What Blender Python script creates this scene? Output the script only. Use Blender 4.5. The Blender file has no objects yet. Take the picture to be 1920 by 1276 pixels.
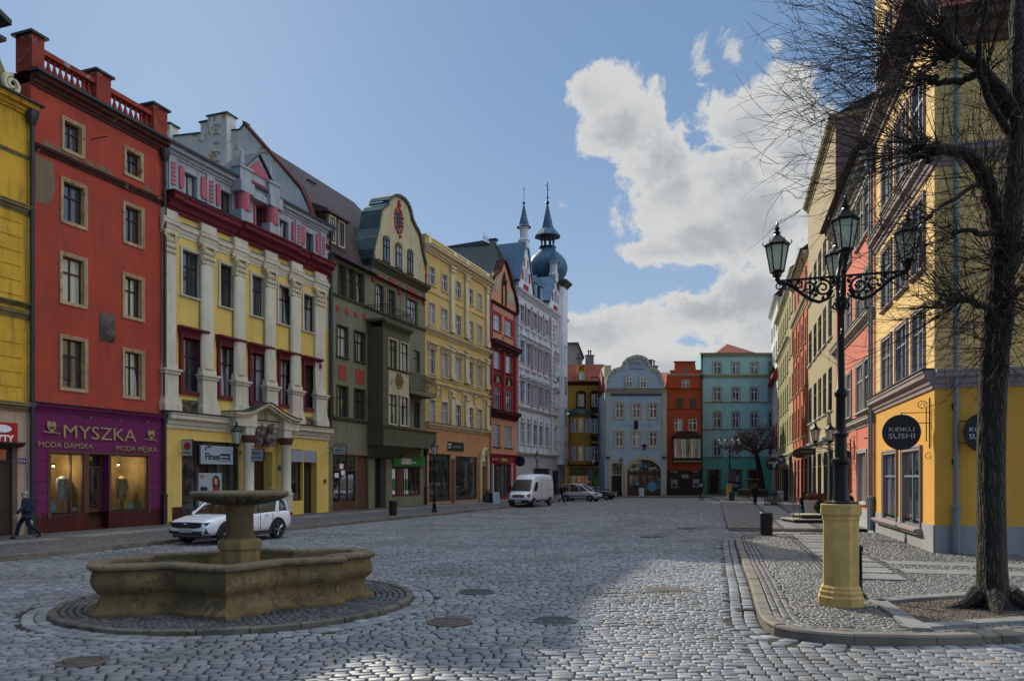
import bpy, math, random
import numpy as np
from math import sin, cos, pi, radians, hypot, atan2, sqrt
from mathutils import Vector, Matrix
SC = bpy.context.scene
COL = SC.collection
random.seed(7)
RNG = np.random.default_rng(7)
# ------------------------------------------------------------------ camera
FO, CX, HZ, CH = 1440.0, 960.0, 894.0, 2.4      # focal length and horizon in photo pixels, eye height
cam_d = bpy.data.cameras.new('camera')
cam_d.lens = 27.0
cam_d.sensor_width = 36.0
cam_d.shift_y = (HZ - 638.0) / 1920.0
cam_d.clip_start = 0.1
cam_d.clip_end = 3000
cam = bpy.data.objects.new('camera', cam_d)
cam.location = (0, 0, CH)
cam.rotation_euler = (radians(90), 0, 0)
COL.objects.link(cam)
SC.camera = cam
# ------------------------------------------------------------------ light
SUN_EL, SUN_AZ = 30.0, -24.5                    # elevation; azimuth from +Y (view direction) towards +X
az, el = radians(SUN_AZ), radians(SUN_EL)
sun_dir = Vector((sin(az) * cos(el), cos(az) * cos(el), sin(el)))
sd = bpy.data.lights.new('sun', 'SUN')
sd.energy = 4.4
sd.angle = radians(0.5)
sd.color = (1.0, 0.90, 0.74)
so = bpy.data.objects.new('sun', sd)
so.rotation_euler = (-sun_dir).to_track_quat('-Z', 'Y').to_euler()
so.location = (0, 0, 60)
COL.objects.link(so)
SC.view_settings.view_transform = 'Standard'
SC.view_settings.look = 'None'
SC.view_settings.exposure = 0.18
SC.view_settings.gamma = 1.0
SC.view_settings.use_curve_mapping = False
SC.cycles.max_bounces = 5
SC.cycles.diffuse_bounces = 3
SC.cycles.transparent_max_bounces = 6
W = bpy.data.worlds.new('World')
SC.world = W
W.use_nodes = True
class NT:
 """tiny helper to wire shader nodes"""
 def __init__(s, nt):
  s.t = nt
 def n(s, typ, **k):
  nd = s.t.nodes.new(typ)
  for a, b in k.items():
   setattr(nd, a, b)
  return nd
 def put(s, sock, val):
  if val is None:
   return
  if isinstance(val, bpy.types.NodeSocket):
   s.t.links.new(val, sock)
  else:
   sock.default_value = val
 def m(s, op, a, b=None, c=None, clamp=False):
  nd = s.n('ShaderNodeMath', operation=op, use_clamp=clamp)
  s.put(nd.inputs[0], a)
  if b is not None:
   s.put(nd.inputs[1], b)
  if c is not None:
   s.put(nd.inputs[2], c)
  return nd.outputs[0]
 def mix(s, f, a, b, mode='MIX'):
  nd = s.n('ShaderNodeMix', data_type='RGBA', blend_type=mode)
  s.put(nd.inputs[0], f)
  s.put(nd.inputs[6], a)
  s.put(nd.inputs[7], b)
  return nd.outputs[2]
 def noise(s, vec, scale, detail=4, rough=0.55, dist=0.0):
  nd = s.n('ShaderNodeTexNoise')
  if vec is not None:
   s.put(nd.inputs['Vector'], vec)
  nd.inputs['Scale'].default_value = scale
  nd.inputs['Detail'].default_value = detail
  nd.inputs['Roughness'].default_value = rough
  nd.inputs['Distortion'].default_value = dist
  return nd.outputs[0]
 def ramp(s, f, a, b, smooth=True):
  nd = s.n('ShaderNodeMapRange')
  if smooth:
   nd.interpolation_type = 'SMOOTHSTEP'
  s.put(nd.inputs[0], f)
  nd.inputs[1].default_value = a
  nd.inputs[2].default_value = b
  return nd.outputs[0]
 def scale(s, vec, sx, sy, sz):
  nd = s.n('ShaderNodeMapping')
  s.put(nd.inputs[0], vec)
  nd.inputs['Scale'].default_value = (sx, sy, sz)
  return nd.outputs[0]
FILL_CLOUD = (16.0, 17.6, 20.0, 1)  # brightness of unseen clouds, added as fill light for shaded walls and ground
def build_world():
 nt = W.node_tree
 nt.nodes.clear()
 h = NT(nt)
 out = h.n('ShaderNodeOutputWorld')
 bg = h.n('ShaderNodeBackground')
 sky = h.n('ShaderNodeTexSky')
 sky.sky_type = 'NISHITA'
 sky.sun_disc = False
 sky.sun_elevation = el
 sky.sun_rotation = az
 sky.altitude = 200
 sky.air_density = 1.0
 sky.dust_density = 0.3
 sky.ozone_density = 2.5
 tc = h.n('ShaderNodeTexCoord').outputs['Generated']
 sep = h.n('ShaderNodeSeparateXYZ')
 h.put(sep.inputs[0], tc)
 A = h.m('ARCTAN2', sep.outputs[0], sep.outputs[1])
 E = h.m('ARCSINE', sep.outputs[2])
 n1 = h.noise(tc, 9.0, 12, 0.66, 0.5)
 n2 = h.noise(tc, 3.5, 6, 0.6)
 n6 = h.noise(tc, 34.0, 6, 0.65, 0.3)
 wob = h.m('ADD', h.m('MULTIPLY', h.m('SUBTRACT', n6, 0.5), 1.1), h.m('ADD', h.m('MULTIPLY', h.m('SUBTRACT', n1, 0.5), 3.3), h.m('MULTIPLY', h.m('SUBTRACT', n2, 0.5), 1.2)))
 blobs = [  # azimuth and elevation of each puff, its half sizes, in photo pixels before conversion
  (1130, 165, 75, 62), (1165, 235, 95, 80), (1235, 300, 105, 75), (1270, 375, 110, 75), (1310, 445, 120, 55),
  (1400, 240, 120, 75), (1475, 190, 60, 55), (1380, 330, 160, 90), (1490, 300, 100, 110), (1450, 420, 150, 75),
  (1240, 470, 90, 26),
  (1100, 630, 120, 45), (1210, 612, 130, 50), (1330, 590, 150, 55), (1430, 560, 110, 60), (1270, 700, 260, 70),
  (1500, 640, 200, 120), (1700, 620, 220, 140), (1010, 690, 120, 40), (1430, 380, 170, 110)]
 dens = None
 for (x, y, a, b) in blobs:
  t = (x - CX) / FO
  A0 = math.atan(t)
  E0 = math.atan((HZ - y) / FO * cos(A0))
  ra = a / FO * cos(A0) ** 2
  rb = b / FO * cos(E0)
  da = h.m('DIVIDE', h.m('SUBTRACT', A, A0), ra)
  db = h.m('DIVIDE', h.m('SUBTRACT', E, E0), rb)
  d = h.m('SUBTRACT', 1.0, h.m('SQRT', h.m('ADD', h.m('MULTIPLY', da, da), h.m('MULTIPLY', db, db))))
  d = h.m('MAXIMUM', d, -1.6)
  dens = d if dens is None else h.m('SMOOTH_MAX', dens, d, 0.25)
 n3 = h.noise(h.scale(tc, 1, 1, 2.2), 1.6, 4, 0.5)
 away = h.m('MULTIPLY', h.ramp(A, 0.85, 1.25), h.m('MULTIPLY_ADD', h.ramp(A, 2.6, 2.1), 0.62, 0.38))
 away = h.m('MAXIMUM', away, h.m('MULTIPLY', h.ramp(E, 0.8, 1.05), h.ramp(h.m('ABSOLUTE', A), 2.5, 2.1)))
 other = h.m('ADD', h.m('MULTIPLY', h.ramp(n3, 0.30, 0.52), h.m('MULTIPLY', away, 3.0)), -1.6)  # added cloud cover outside the view, there to brighten the shade
 dens = h.m('MAXIMUM', h.m('MULTIPLY', dens, 1.35), other)
 dens = h.m('ADD', dens, wob)
 mask = h.ramp(dens, 0.0, 0.36)
 n5 = h.noise(tc, 16.0, 10, 0.7, 0.8)
 for (x, y, a, b) in ((1368, 78, 34, 42), (1312, 120, 26, 62), (1453, 82, 26, 18), (1057, 378, 16, 16)):
  t = (x - CX) / FO
  A0 = math.atan(t); E0 = math.atan((HZ - y) / FO * cos(A0))
  da = h.m('DIVIDE', h.m('SUBTRACT', A, A0), a / FO * cos(A0) ** 2); db = h.m('DIVIDE', h.m('SUBTRACT', E, E0), b / FO * cos(E0))
  r2 = h.m('ADD', h.m('MULTIPLY', da, da), h.m('MULTIPLY', db, db))
  w = h.ramp(h.m('SUBTRACT', n5, h.m('MULTIPLY', r2, 0.13)), 0.46, 0.60)
  mask = h.m('MAXIMUM', mask, h.m('MULTIPLY', w, 0.75))
 n4 = h.noise(h.scale(tc, 1, 1, 1.8), 5.0, 5, 0.55)
 thick = h.m('MULTIPLY', h.ramp(dens, 0.3, 1.3), h.ramp(n4, 0.36, 0.62))
 cc = h.mix(thick, (5.7, 5.75, 5.75, 1), (3.7, 3.95, 4.25, 1))
 cc = h.mix(away, cc, FILL_CLOUD)
 skyc = h.n('ShaderNodeGamma')
 h.put(skyc.inputs[0], sky.outputs[0])
 skyc.inputs[1].default_value = 0.42
 tint = h.mix(1.0, skyc.outputs[0], (1.37, 1.84, 2.42, 1), 'MULTIPLY')
 hz = h.m('MULTIPLY', h.ramp(E, 0.5, 0.0), 0.35)
 tint = h.mix(hz, tint, (5.0, 5.6, 6.3, 1))
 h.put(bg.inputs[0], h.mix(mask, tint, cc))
 bg.inputs[1].default_value = 0.1
 h.t.links.new(bg.outputs[0], out.inputs[0])
build_world()
# ------------------------------------------------------------------ scene helpers
def tag(o, label=None, cat=None, group=None, kind=None):
 if label: o['label'] = label
 if cat: o['category'] = cat
 if group: o['group'] = group
 if kind: o['kind'] = kind
 return o
def empty(name, label, cat, loc=(0, 0, 0), rz=0.0, group=None):
 o = bpy.data.objects.new(name, None)
 o.empty_display_size = 0.3
 o.location = loc
 o.rotation_euler = (0, 0, rz)
 COL.objects.link(o)
 return tag(o, label, cat, group)
def copy_tree(src, loc=None, rz=None, label=None, group=None, scale=None, parent=None):
 c = src.copy()
 COL.objects.link(c)
 if parent is not None:
  c.parent = parent
 if loc is not None: c.location = loc
 if rz is not None: c.rotation_euler = (0, 0, rz)
 if scale is not None: c.scale = (scale, scale, scale)
 if label: c['label'] = label
 if group: c['group'] = group
 for ch in list(src.children):
  copy_tree(ch, parent=c)
 return c
class MB:
 """collects shapes for ONE mesh object"""
 def __init__(s):
  s.v, s.f = [], []
 def add(s, vs, fs):
  b = len(s.v)
  s.v.extend(vs)
  s.f.extend([tuple(b + i for i in f) for f in fs])
  return s
 def box(s, x0, x1, y0, y1, z0, z1):
  if x0 > x1: x0, x1 = x1, x0
  if y0 > y1: y0, y1 = y1, y0
  if z0 > z1: z0, z1 = z1, z0
  return s.add([(x0, y0, z0), (x1, y0, z0), (x1, y1, z0), (x0, y1, z0), (x0, y0, z1), (x1, y0, z1), (x1, y1, z1), (x0, y1, z1)],
      [(0, 3, 2, 1), (4, 5, 6, 7), (0, 1, 5, 4), (1, 2, 6, 5), (2, 3, 7, 6), (3, 0, 4, 7)])
 def prism(s, pts, a0, a1, ax='y'):
  """polygon pts extruded along ax; pts are (x,z) for y, (y,z) for x, (x,y) for z"""
  n = len(pts)
  def P(p, a):
   return (p[0], a, p[1]) if ax == 'y' else (a, p[0], p[1]) if ax == 'x' else (p[0], p[1], a)
  return s.add([P(p, a0) for p in pts] + [P(p, a1) for p in pts],
      [tuple(range(n)), tuple(range(2 * n - 1, n - 1, -1))] + [(i, i + n, (i + 1) % n + n, (i + 1) % n) for i in range(n)])
 def lathe(s, prof, n=16, c=(0, 0, 0), sx=1.0, sy=1.0, rot=0.0):
  vs, fs = [], []
  for (r, z) in prof:
   for k in range(n):
    a = 2 * pi * k / n + rot
    vs.append((c[0] + r * cos(a) * sx, c[1] + r * sin(a) * sy, c[2] + z))
  m = len(prof)
  for i in range(m - 1):
   for k in range(n):
    k2 = (k + 1) % n
    fs.append((i * n + k, i * n + k2, (i + 1) * n + k2, (i + 1) * n + k))
  fs.append(tuple(range(n - 1, -1, -1)))
  fs.append(tuple((m - 1) * n + k for k in range(n)))
  return s.add(vs, fs)
 def tube(s, path, rad, n=6, cap=True):
  path = [Vector(p) for p in path]
  if not isinstance(rad, (list, tuple)):
   rad = [rad] * len(path)
  vs, fs = [], []
  ref = None
  for i, p in enumerate(path):
   t = (path[min(i + 1, len(path) - 1)] - path[max(i - 1, 0)])
   if t.length < 1e-9: t = Vector((0, 0, 1))
   t.normalize()
   if ref is None:
    ref = Vector((0, 0, 1)) if abs(t.z) < 0.9 else Vector((1, 0, 0))
   a = t.cross(ref)
   if a.length < 1e-6:
    a = t.cross(Vector((0.3, 1, 0.2)))
   a.normalize()
   b = a.cross(t)
   ref = b
   for k in range(n):
    an = 2 * pi * k / n
    vs.append(tuple(p + (a * cos(an) + b * sin(an)) * rad[i]))
  for i in range(len(path) - 1):
   for k in range(n):
    k2 = (k + 1) % n
    fs.append((i * n + k, i * n + k2, (i + 1) * n + k2, (i + 1) * n + k))
  if cap:
   fs.append(tuple(range(n - 1, -1, -1)))
   fs.append(tuple((len(path) - 1) * n + k for k in range(n)))
  return s.add(vs, fs)
 def sphere(s, c, r, n=10, m=6, sx=1, sy=1, sz=1):
  prof = [(r * sin(pi * i / m) + 1e-4, -r * cos(pi * i / m) * sz) for i in range(m + 1)]
  return s.lathe(prof, n, c, sx, sy)
 def build(s, name, mat, parent=None, smooth=False, bevel=0, loc=None):
  me = bpy.data.meshes.new(name)
  me.from_pydata([tuple(v) for v in s.v], [], s.f)
  me.materials.append(mat)
  if smooth:
   me.shade_smooth()
   me.set_sharp_from_angle(angle=radians(38))
  me.update()
  o = bpy.data.objects.new(name, me)
  COL.objects.link(o)
  if parent is not None:
   o.parent = parent
  if loc is not None:
   o.location = loc
  if bevel:
   b = o.modifiers.new('bevel', 'BEVEL')
   b.width = bevel
   b.segments = 2
   b.limit_method = 'ANGLE'
  return o
def np_mesh(name, V, F, mat, parent=None, smooth=False):
 """V (n,3), F (m,k) numpy arrays -> mesh object"""
 me = bpy.data.meshes.new(name)
 k = F.shape[1]
 me.vertices.add(len(V))
 me.vertices.foreach_set('co', V.astype(np.float32).ravel())
 me.loops.add(F.size)
 me.loops.foreach_set('vertex_index', F.astype(np.int32).ravel())
 me.polygons.add(len(F))
 me.polygons.foreach_set('loop_start', np.arange(0, F.size, k, dtype=np.int32))
 me.update(calc_edges=True)
 if smooth:
  me.shade_smooth()
 me.materials.append(mat)
 o = bpy.data.objects.new(name, me)
 COL.objects.link(o)
 if parent is not None:
  o.parent = parent
 return o
_dg = None
def text_obj(txt, size, mat, parent, loc, rot, depth=0.01, name='lettering', ax='LEFT', sx=1.0, bold=0.0, spacing=1.0):
 cu = bpy.data.curves.new(name, 'FONT')
 cu.body = txt
 cu.size = size
 cu.extrude = depth
 cu.align_x = ax
 cu.offset = bold
 cu.space_character = spacing
 cu.resolution_u = 3
 t = bpy.data.objects.new('tmp', cu)
 COL.objects.link(t)
 dg = bpy.context.evaluated_depsgraph_get()
 me = bpy.data.meshes.new_from_object(t.evaluated_get(dg))
 bpy.data.objects.remove(t)
 me.materials.clear()
 me.materials.append(mat)
 o = bpy.data.objects.new(name, me)
 COL.objects.link(o)
 o.parent = parent
 o.location = loc
 o.rotation_euler = rot
 o.scale = (sx, 1, 1)
 return o
def at(x, y, Z):
 return Vector(((x - CX) / FO * Z, Z, CH + (HZ - y) / FO * Z))
def gx(x, Z):
 return (x - CX) / FO * Z
# ------------------------------------------------------------------ materials
MATS = {}
def newmat(name):
 m = bpy.data.materials.new(name)
 m.use_nodes = True
 nt = m.node_tree
 return m, NT(nt), nt.nodes['Principled BSDF']
def srgb(hexs):
 c = [int(hexs[i:i + 2], 16) / 255 for i in (0, 2, 4)]
 return tuple((x / 12.92 if x <= 0.04045 else ((x + 0.055) / 1.055) ** 2.4) for x in c) + (1,)
def surf(name, col, rough=0.85, var=0.22, sc=0.7, bump=0.15, bsc=40.0, metal=0.0, patch=None, streak=0.25, spec=0.3, grain=0.25, bdist=0.01):
 """weathered plaster, stone, paint: cloudy tone, streaks of dirt, patches of another colour, fine grain"""
 if name in MATS: return MATS[name]
 m, h, p = newmat(name)
 if isinstance(col, str): col = srgb(col)
 tc = h.n('ShaderNodeTexCoord').outputs['Object']
 n1 = h.noise(tc, sc, 6, 0.62)
 c = h.mix(h.ramp(n1, 0.3, 0.7, False), tuple(x * (1 - var) for x in col[:3]) + (1,), tuple(min(1, x * (1 + var)) for x in col[:3]) + (1,))
 if grain:
  g = h.noise(tc, 38.0, 3, 0.7)
  c = h.mix(h.m('MULTIPLY', h.ramp(g, 0.35, 0.65, False), grain), c, tuple(x * 0.55 for x in col[:3]) + (1,))
 if streak:
  s1 = h.noise(h.scale(tc, 3.0, 3.0, 0.22), 1.3, 5, 0.65)
  c = h.mix(h.m('MULTIPLY', h.ramp(s1, 0.47, 0.72), min(.8, streak * 1.5)), c, (0.06, 0.055, 0.046, 1))
  s2 = h.noise(h.scale(tc, 1, 1, 0.8), 0.55, 7, 0.72, 0.4)
  c = h.mix(h.m('MULTIPLY', h.ramp(s2, 0.56, 0.60), streak * 0.5), c, tuple(min(1, x * 1.25 + .03) for x in col[:3]) + (1,))
 if patch:
  pc, amt, psc = patch
  if isinstance(pc, str): pc = srgb(pc)
  n3 = h.noise(tc, psc, 7, 0.68, 0.6)
  c = h.mix(h.ramp(n3, 1 - amt - 0.02, 1 - amt + 0.02), c, pc)
 h.put(p.inputs['Base Color'], c)
 p.inputs['Roughness'].default_value = rough
 p.inputs['Metallic'].default_value = metal
 p.inputs['Specular IOR Level'].default_value = spec
 if bump:
  b = h.n('ShaderNodeBump')
  b.inputs['Strength'].default_value = bump
  b.inputs['Distance'].default_value = bdist
  h.put(b.inputs['Height'], h.noise(tc, bsc, 4, 0.6))
  h.t.links.new(b.outputs[0], p.inputs['Normal'])
 MATS[name] = m
 return m
def plain(name, col, rough=0.5, metal=0.0, spec=0.5, emit=0.0, coat=0.0, alpha=None, trans=0.0):
 if name in MATS: return MATS[name]
 m, h, p = newmat(name)
 if isinstance(col, str): col = srgb(col)
 tc = h.n('ShaderNodeTexCoord').outputs['Object']
 n = h.noise(tc, 5.0, 5, 0.6)
 h.put(p.inputs['Base Color'], h.mix(n, tuple(x * 0.8 for x in col[:3]) + (1,), tuple(min(1, x * 1.15) for x in col[:3]) + (1,)))
 h.put(p.inputs['Roughness'], h.m('ADD', h.m('MULTIPLY', n, 0.16), max(0.02, rough - 0.08)))
 p.inputs['Metallic'].default_value = metal
 p.inputs['Specular IOR Level'].default_value = spec
 p.inputs['Coat Weight'].default_value = coat
 p.inputs['Transmission Weight'].default_value = trans
 if emit:
  p.inputs['Emission Color'].default_value = col
  p.inputs['Emission Strength'].default_value = emit
 MATS[name] = m
 return m
def pane_mat(name='window_glass', curtain=0.5, tintc=(0.03, 0.035, 0.04, 1)):
 """window glass over a dim room: every window gets its own room tone or curtain"""
 if name in MATS: return MATS[name]
 m, h, p = newmat(name)
 oi = h.n('ShaderNodeObjectInfo').outputs['Random']
 tc = h.n('ShaderNodeTexCoord').outputs['Object']
 sep = h.n('ShaderNodeSeparateXYZ')
 h.put(sep.inputs[0], tc)
 folds = h.m('SINE', h.m('ADD', h.m('MULTIPLY', sep.outputs[0], 55.0), h.m('MULTIPLY', h.noise(tc, 3, 2), 9.0)))
 cur = h.mix(h.m('MULTIPLY_ADD', folds, 0.25, 0.5), (0.24, 0.235, 0.22, 1), (0.55, 0.54, 0.51, 1))
 room = h.mix(h.ramp(h.noise(tc, 1.7, 3, 0.6), 0.4, 0.7), tintc, (0.085, 0.07, 0.055, 1))
 w = h.noise(h.scale(tc, 2.2, 1, 0.12), 1.0, 1, 0.4)
 cm = h.m('MULTIPLY', h.m('GREATER_THAN', w, 0.47), h.m('LESS_THAN', oi, curtain))
 h.put(p.inputs['Base Color'], h.mix(cm, room, cur))
 p.inputs['Roughness'].default_value = 0.06
 p.inputs['Specular IOR Level'].default_value = 0.9
 p.inputs['Coat Weight'].default_value = 1.0
 p.inputs['Coat IOR'].default_value = 2.1
 p.inputs['Coat Roughness'].default_value = 0.02
 b = h.n('ShaderNodeBump')
 b.inputs['Strength'].default_value = 0.05
 b.inputs['Distance'].default_value = 0.02
 h.put(b.inputs['Height'], h.noise(tc, 1.5, 2))
 h.t.links.new(b.outputs[0], p.inputs['Normal'])
 MATS[name] = m
 return m
def tiles(name, col, col2, sx=0.22, sz=0.16, rough=0.8, spec=0.3, strength=0.7):
 """overlapping roof tiles or slates: rows along local z, columns along local x"""
 if name in MATS: return MATS[name]
 m, h, p = newmat(name)
 if isinstance(col, str): col = srgb(col)
 if isinstance(col2, str): col2 = srgb(col2)
 tc = h.n('ShaderNodeTexCoord').outputs['Object']
 sep = h.n('ShaderNodeSeparateXYZ')
 h.put(sep.inputs[0], tc)
 cmb = h.n('ShaderNodeCombineXYZ')
 h.put(cmb.inputs[0], h.m('DIVIDE', h.m('ADD', sep.outputs[0], sep.outputs[1]), sx))
 h.put(cmb.inputs[1], h.m('DIVIDE', sep.outputs[2], sz))
 br = h.n('ShaderNodeTexBrick')
 h.put(br.inputs['Vector'], cmb.outputs[0])
 br.inputs['Color1'].default_value = col
 br.inputs['Color2'].default_value = col2
 br.inputs['Mortar'].default_value = tuple(x * 0.35 for x in col[:3]) + (1,)
 br.inputs['Scale'].default_value = 1.0
 br.inputs['Mortar Size'].default_value = 0.07
 br.inputs['Brick Width'].default_value = 1.0
 br.inputs['Row Height'].default_value = 1.0
 n = h.noise(tc, 0.8, 5, 0.6)
 c = h.mix(h.m('MULTIPLY', h.ramp(n, 0.4, 0.75), 0.55), br.outputs[0], tuple(x * 0.4 for x in col[:3]) + (1,))
 h.put(p.inputs['Base Color'], c)
 p.inputs['Roughness'].default_value = rough
 p.inputs['Specular IOR Level'].default_value = spec
 fr = h.m('FRACT', h.m('DIVIDE', sep.outputs[2], sz))
 b = h.n('ShaderNodeBump')
 b.inputs['Strength'].default_value = strength
 b.inputs['Distance'].default_value = 0.03
 h.put(b.inputs['Height'], h.m('SUBTRACT', 1.0, fr))
 h.t.links.new(b.outputs[0], p.inputs['Normal'])
 MATS[name] = m
 return m
def wood(name, col, rough=0.6):
 if name in MATS: return MATS[name]
 m, h, p = newmat(name)
 if isinstance(col, str): col = srgb(col)
 tc = h.n('ShaderNodeTexCoord').outputs['Object']
 n = h.noise(h.scale(tc, 9, 9, 0.7), 3.0, 5, 0.6)
 h.put(p.inputs['Base Color'], h.mix(n, tuple(x * 0.6 for x in col[:3]) + (1,), tuple(min(1, x * 1.4) for x in col[:3]) + (1,)))
 p.inputs['Roughness'].default_value = rough
 MATS[name] = m
 return m
GLASS = pane_mat()
SHOPGLASS = pane_mat('shop_glass', 0.0, (0.012, 0.014, 0.016, 1))
IRON = plain('black_iron', (0.012, 0.013, 0.014, 1), 0.42, 0.6)
ZINC = plain('grey_zinc', (0.10, 0.115, 0.135, 1), 0.5, 0.5)
DARKMETAL = plain('dark_sheet_metal', (0.035, 0.038, 0.042, 1), 0.5, 0.4)
WHITEPAINT = plain('white_paint', (0.62, 0.64, 0.66, 1), 0.45)
DARKWOOD = wood('dark_brown_wood', (0.035, 0.018, 0.012, 1))
BROWNWOOD = wood('brown_wood', (0.09, 0.035, 0.018, 1))
BLACK = plain('matt_black', (0.01, 0.01, 0.012, 1), 0.6)
# ------------------------------------------------------------------ ground
def inpoly(P, poly):
 x, y = P[:, 0], P[:, 1]
 c = np.zeros(len(P), bool)
 n = len(poly)
 for i in range(n):
  x1, y1 = poly[i]
  x2, y2 = poly[(i + 1) % n]
  if y1 == y2: continue
  k = ((y1 > y) != (y2 > y)) & (x < (x2 - x1) * (y - y1) / (y2 - y1) + x1)
  c ^= k
 return c
def stone_mat(name, c1, c2, c3, rough=0.5):
 if name in MATS: return MATS[name]
 m, h, p = newmat(name)
 g = h.n('ShaderNodeNewGeometry')
 rnd = g.outputs['Random Per Island']
 cr = h.n('ShaderNodeValToRGB')
 e = cr.color_ramp.elements
 e[0].position = 0.0; e[0].color = c1
 e[1].position = 0.97; e[1].color = c2
 k = e.new(0.55); k.color = tuple((a + b) / 2 for a, b in zip(c1, c2))
 k2 = e.new(0.985); k2.color = c3
 h.put(cr.inputs[0], rnd)
 pos = g.outputs['Position']
 n = h.noise(pos, 22, 4, 0.7)
 n2 = h.noise(pos, 0.35, 4, 0.6)
 c = h.mix(h.m('MULTIPLY', h.ramp(n, 0.35, 0.7, False), 0.45), cr.outputs[0], tuple(x * 0.5 for x in c1[:3]) + (1,))
 c = h.mix(h.m('MULTIPLY', h.ramp(n2, 0.42, 0.68), 0.45), c, (0.045, 0.043, 0.038, 1))
 n3 = h.noise(pos, 1.1, 6, 0.7)
 c = h.mix(h.m('MULTIPLY', h.ramp(n3, 0.56, 0.66), 0.5), c, (0.20, 0.18, 0.14, 1))
 h.put(p.inputs['Base Color'], c)
 h.put(p.inputs['Roughness'], h.m('MULTIPLY_ADD', n, 0.25, rough - 0.12))
 p.inputs['Specular IOR Level'].default_value = 0.45
 b = h.n('ShaderNodeBump')
 b.inputs['Strength'].default_value = 0.5
 b.inputs['Distance'].default_value = 0.012
 h.put(b.inputs['Height'], h.noise(pos, 14, 5, 0.65))
 h.t.links.new(b.outputs[0], p.inputs['Normal'])
 MATS[name] = m
 return m
def setts_mat(name, sx, sy, c1, c2, joint, rot=0.0):
 """small stone setts as a shader for the far part of the paving"""
 if name in MATS: return MATS[name]
 m, h, p = newmat(name)
 pos = h.n('ShaderNodeNewGeometry').outputs['Position']
 mp = h.n('ShaderNodeMapping')
 h.put(mp.inputs[0], pos)
 mp.inputs['Rotation'].default_value = (0, 0, rot)
 mp.inputs['Scale'].default_value = (1 / sx, 1 / sy, 0)
 def vor(feat):
  v = h.n('ShaderNodeTexVoronoi', feature=feat)
  h.put(v.inputs['Vector'], mp.outputs[0])
  v.inputs['Scale'].default_value = 1.0
  v.inputs['Randomness'].default_value = 0.62
  return v
 v1, v2 = vor('F1'), vor('DISTANCE_TO_EDGE')
 sepc = h.n('ShaderNodeSeparateColor')
 h.put(sepc.inputs[0], v1.outputs['Color'])
 c = h.mix(sepc.outputs[0], c1, c2)
 n2 = h.noise(pos, 0.35, 4, 0.6)
 c = h.mix(h.m('MULTIPLY', h.ramp(n2, 0.42, 0.7), 0.3), c, (0.03, 0.03, 0.028, 1))
 e = h.ramp(v2.outputs[0], 0.02, 0.16)
 h.put(p.inputs['Base Color'], h.mix(e, joint, c))
 h.put(p.inputs['Roughness'], h.m('MULTIPLY_ADD', e, -0.3, 0.85))
 b = h.n('ShaderNodeBump')
 b.inputs['Strength'].default_value = 0.9
 b.inputs['Distance'].default_value = 0.03
 h.put(b.inputs['Height'], h.m('ADD', h.ramp(v2.outputs[0], 0.0, 0.3), h.m('MULTIPLY', h.noise(pos, 20, 3), 0.25)))
 h.t.links.new(b.outputs[0], p.inputs['Normal'])
 MATS[name] = m
 return m
COBBLE = stone_mat('cobble_stone', (0.13, 0.142, 0.155, 1), (0.27, 0.285, 0.29, 1), (0.26, 0.22, 0.19, 1), 0.6)
SETT = stone_mat('pavement_sett', (0.10, 0.10, 0.095, 1), (0.20, 0.197, 0.183, 1), (0.28, 0.21, 0.16, 1), 0.55)
DARKSETT = stone_mat('dark_basalt_sett', (0.035, 0.037, 0.042, 1), (0.085, 0.088, 0.09, 1), (0.12, 0.10, 0.08, 1), 0.55)
JOINT = surf('sand_and_moss_joint', (0.035, 0.032, 0.022, 1), 0.95, 0.4, 1.2, 0.4, 60, patch=((0.03, 0.04, 0.012, 1), 0.40, 0.6), streak=0)
FARSETT = setts_mat('far_cobbles', 0.24, 0.18, (0.15, 0.158, 0.168, 1), (0.30, 0.30, 0.29, 1), (0.02, 0.02, 0.017, 1), 0.1)
PAVESETT = setts_mat('left_pavement_setts', 0.12, 0.12, (0.12, 0.123, 0.128, 1), (0.22, 0.218, 0.21, 1), (0.03, 0.03, 0.028, 1), 0.35)
GRANITE = surf('granite_slab', (0.22, 0.22, 0.208, 1), 0.7, 0.25, 1.3, 0.25, 90, streak=0, grain=0.5, patch=((0.12, 0.12, 0.11, 1), 0.36, 1.4))
KERB = surf('granite_kerb', (0.19, 0.17, 0.135, 1), 0.75, 0.3, 1.5, 0.4, 60, streak=0, grain=0.5, patch=((0.10, 0.09, 0.07, 1), 0.42, 2.0))
GRAVEL = surf('brown_gravel', (0.16, 0.12, 0.085, 1), 0.95, 0.4, 3.0, 1.0, 45, streak=0, grain=0.8, bdist=0.03, patch=((0.07, 0.05, 0.035, 1), 0.45, 4))
R_KERB = [(23.5, 92), (21.2, 78.5), (9.75, 34.6)]
N_KERB = [(12.8, 31.6), (9.6, 30.4), (8.75, 29.9), (8.4, 29.0), (7.55, 25.8), (6.6, 22.2), (5.85, 19.3), (5.15, 16.6), (4.3, 13.5), (4.02, 12.4), (4.02, 11.8),
   (4.2, 11.45), (4.55, 11.22), (5.1, 11.05), (5.93, 10.97), (7.4, 11.12), (9.5, 11.6), (14, 12.9), (20, 14.8)]
NEAR_PAVE = N_KERB + [(20, 26), (14.9, 31.6)]
FAR_PAVE = R_KERB + [(14.0, 33.9), (16.0, 33.9), (16.3, 35), (36, 106), (36, 112), (30, 96)]
L_KERB = [(-32, -24), (-20.9, 5), (-14.6, 21.9), (-12.5, 27.9), (-8.6, 38.8), (-6.2, 44.5), (-3.0, 52.5), (-0.45, 59.6), (3.2, 70), (7.6, 84), (9.5, 88.5), (24, 91.5)]
FC = (-5.2, 14.9)      # centre of the round kerb of the fountain
FR = 3.25
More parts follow.
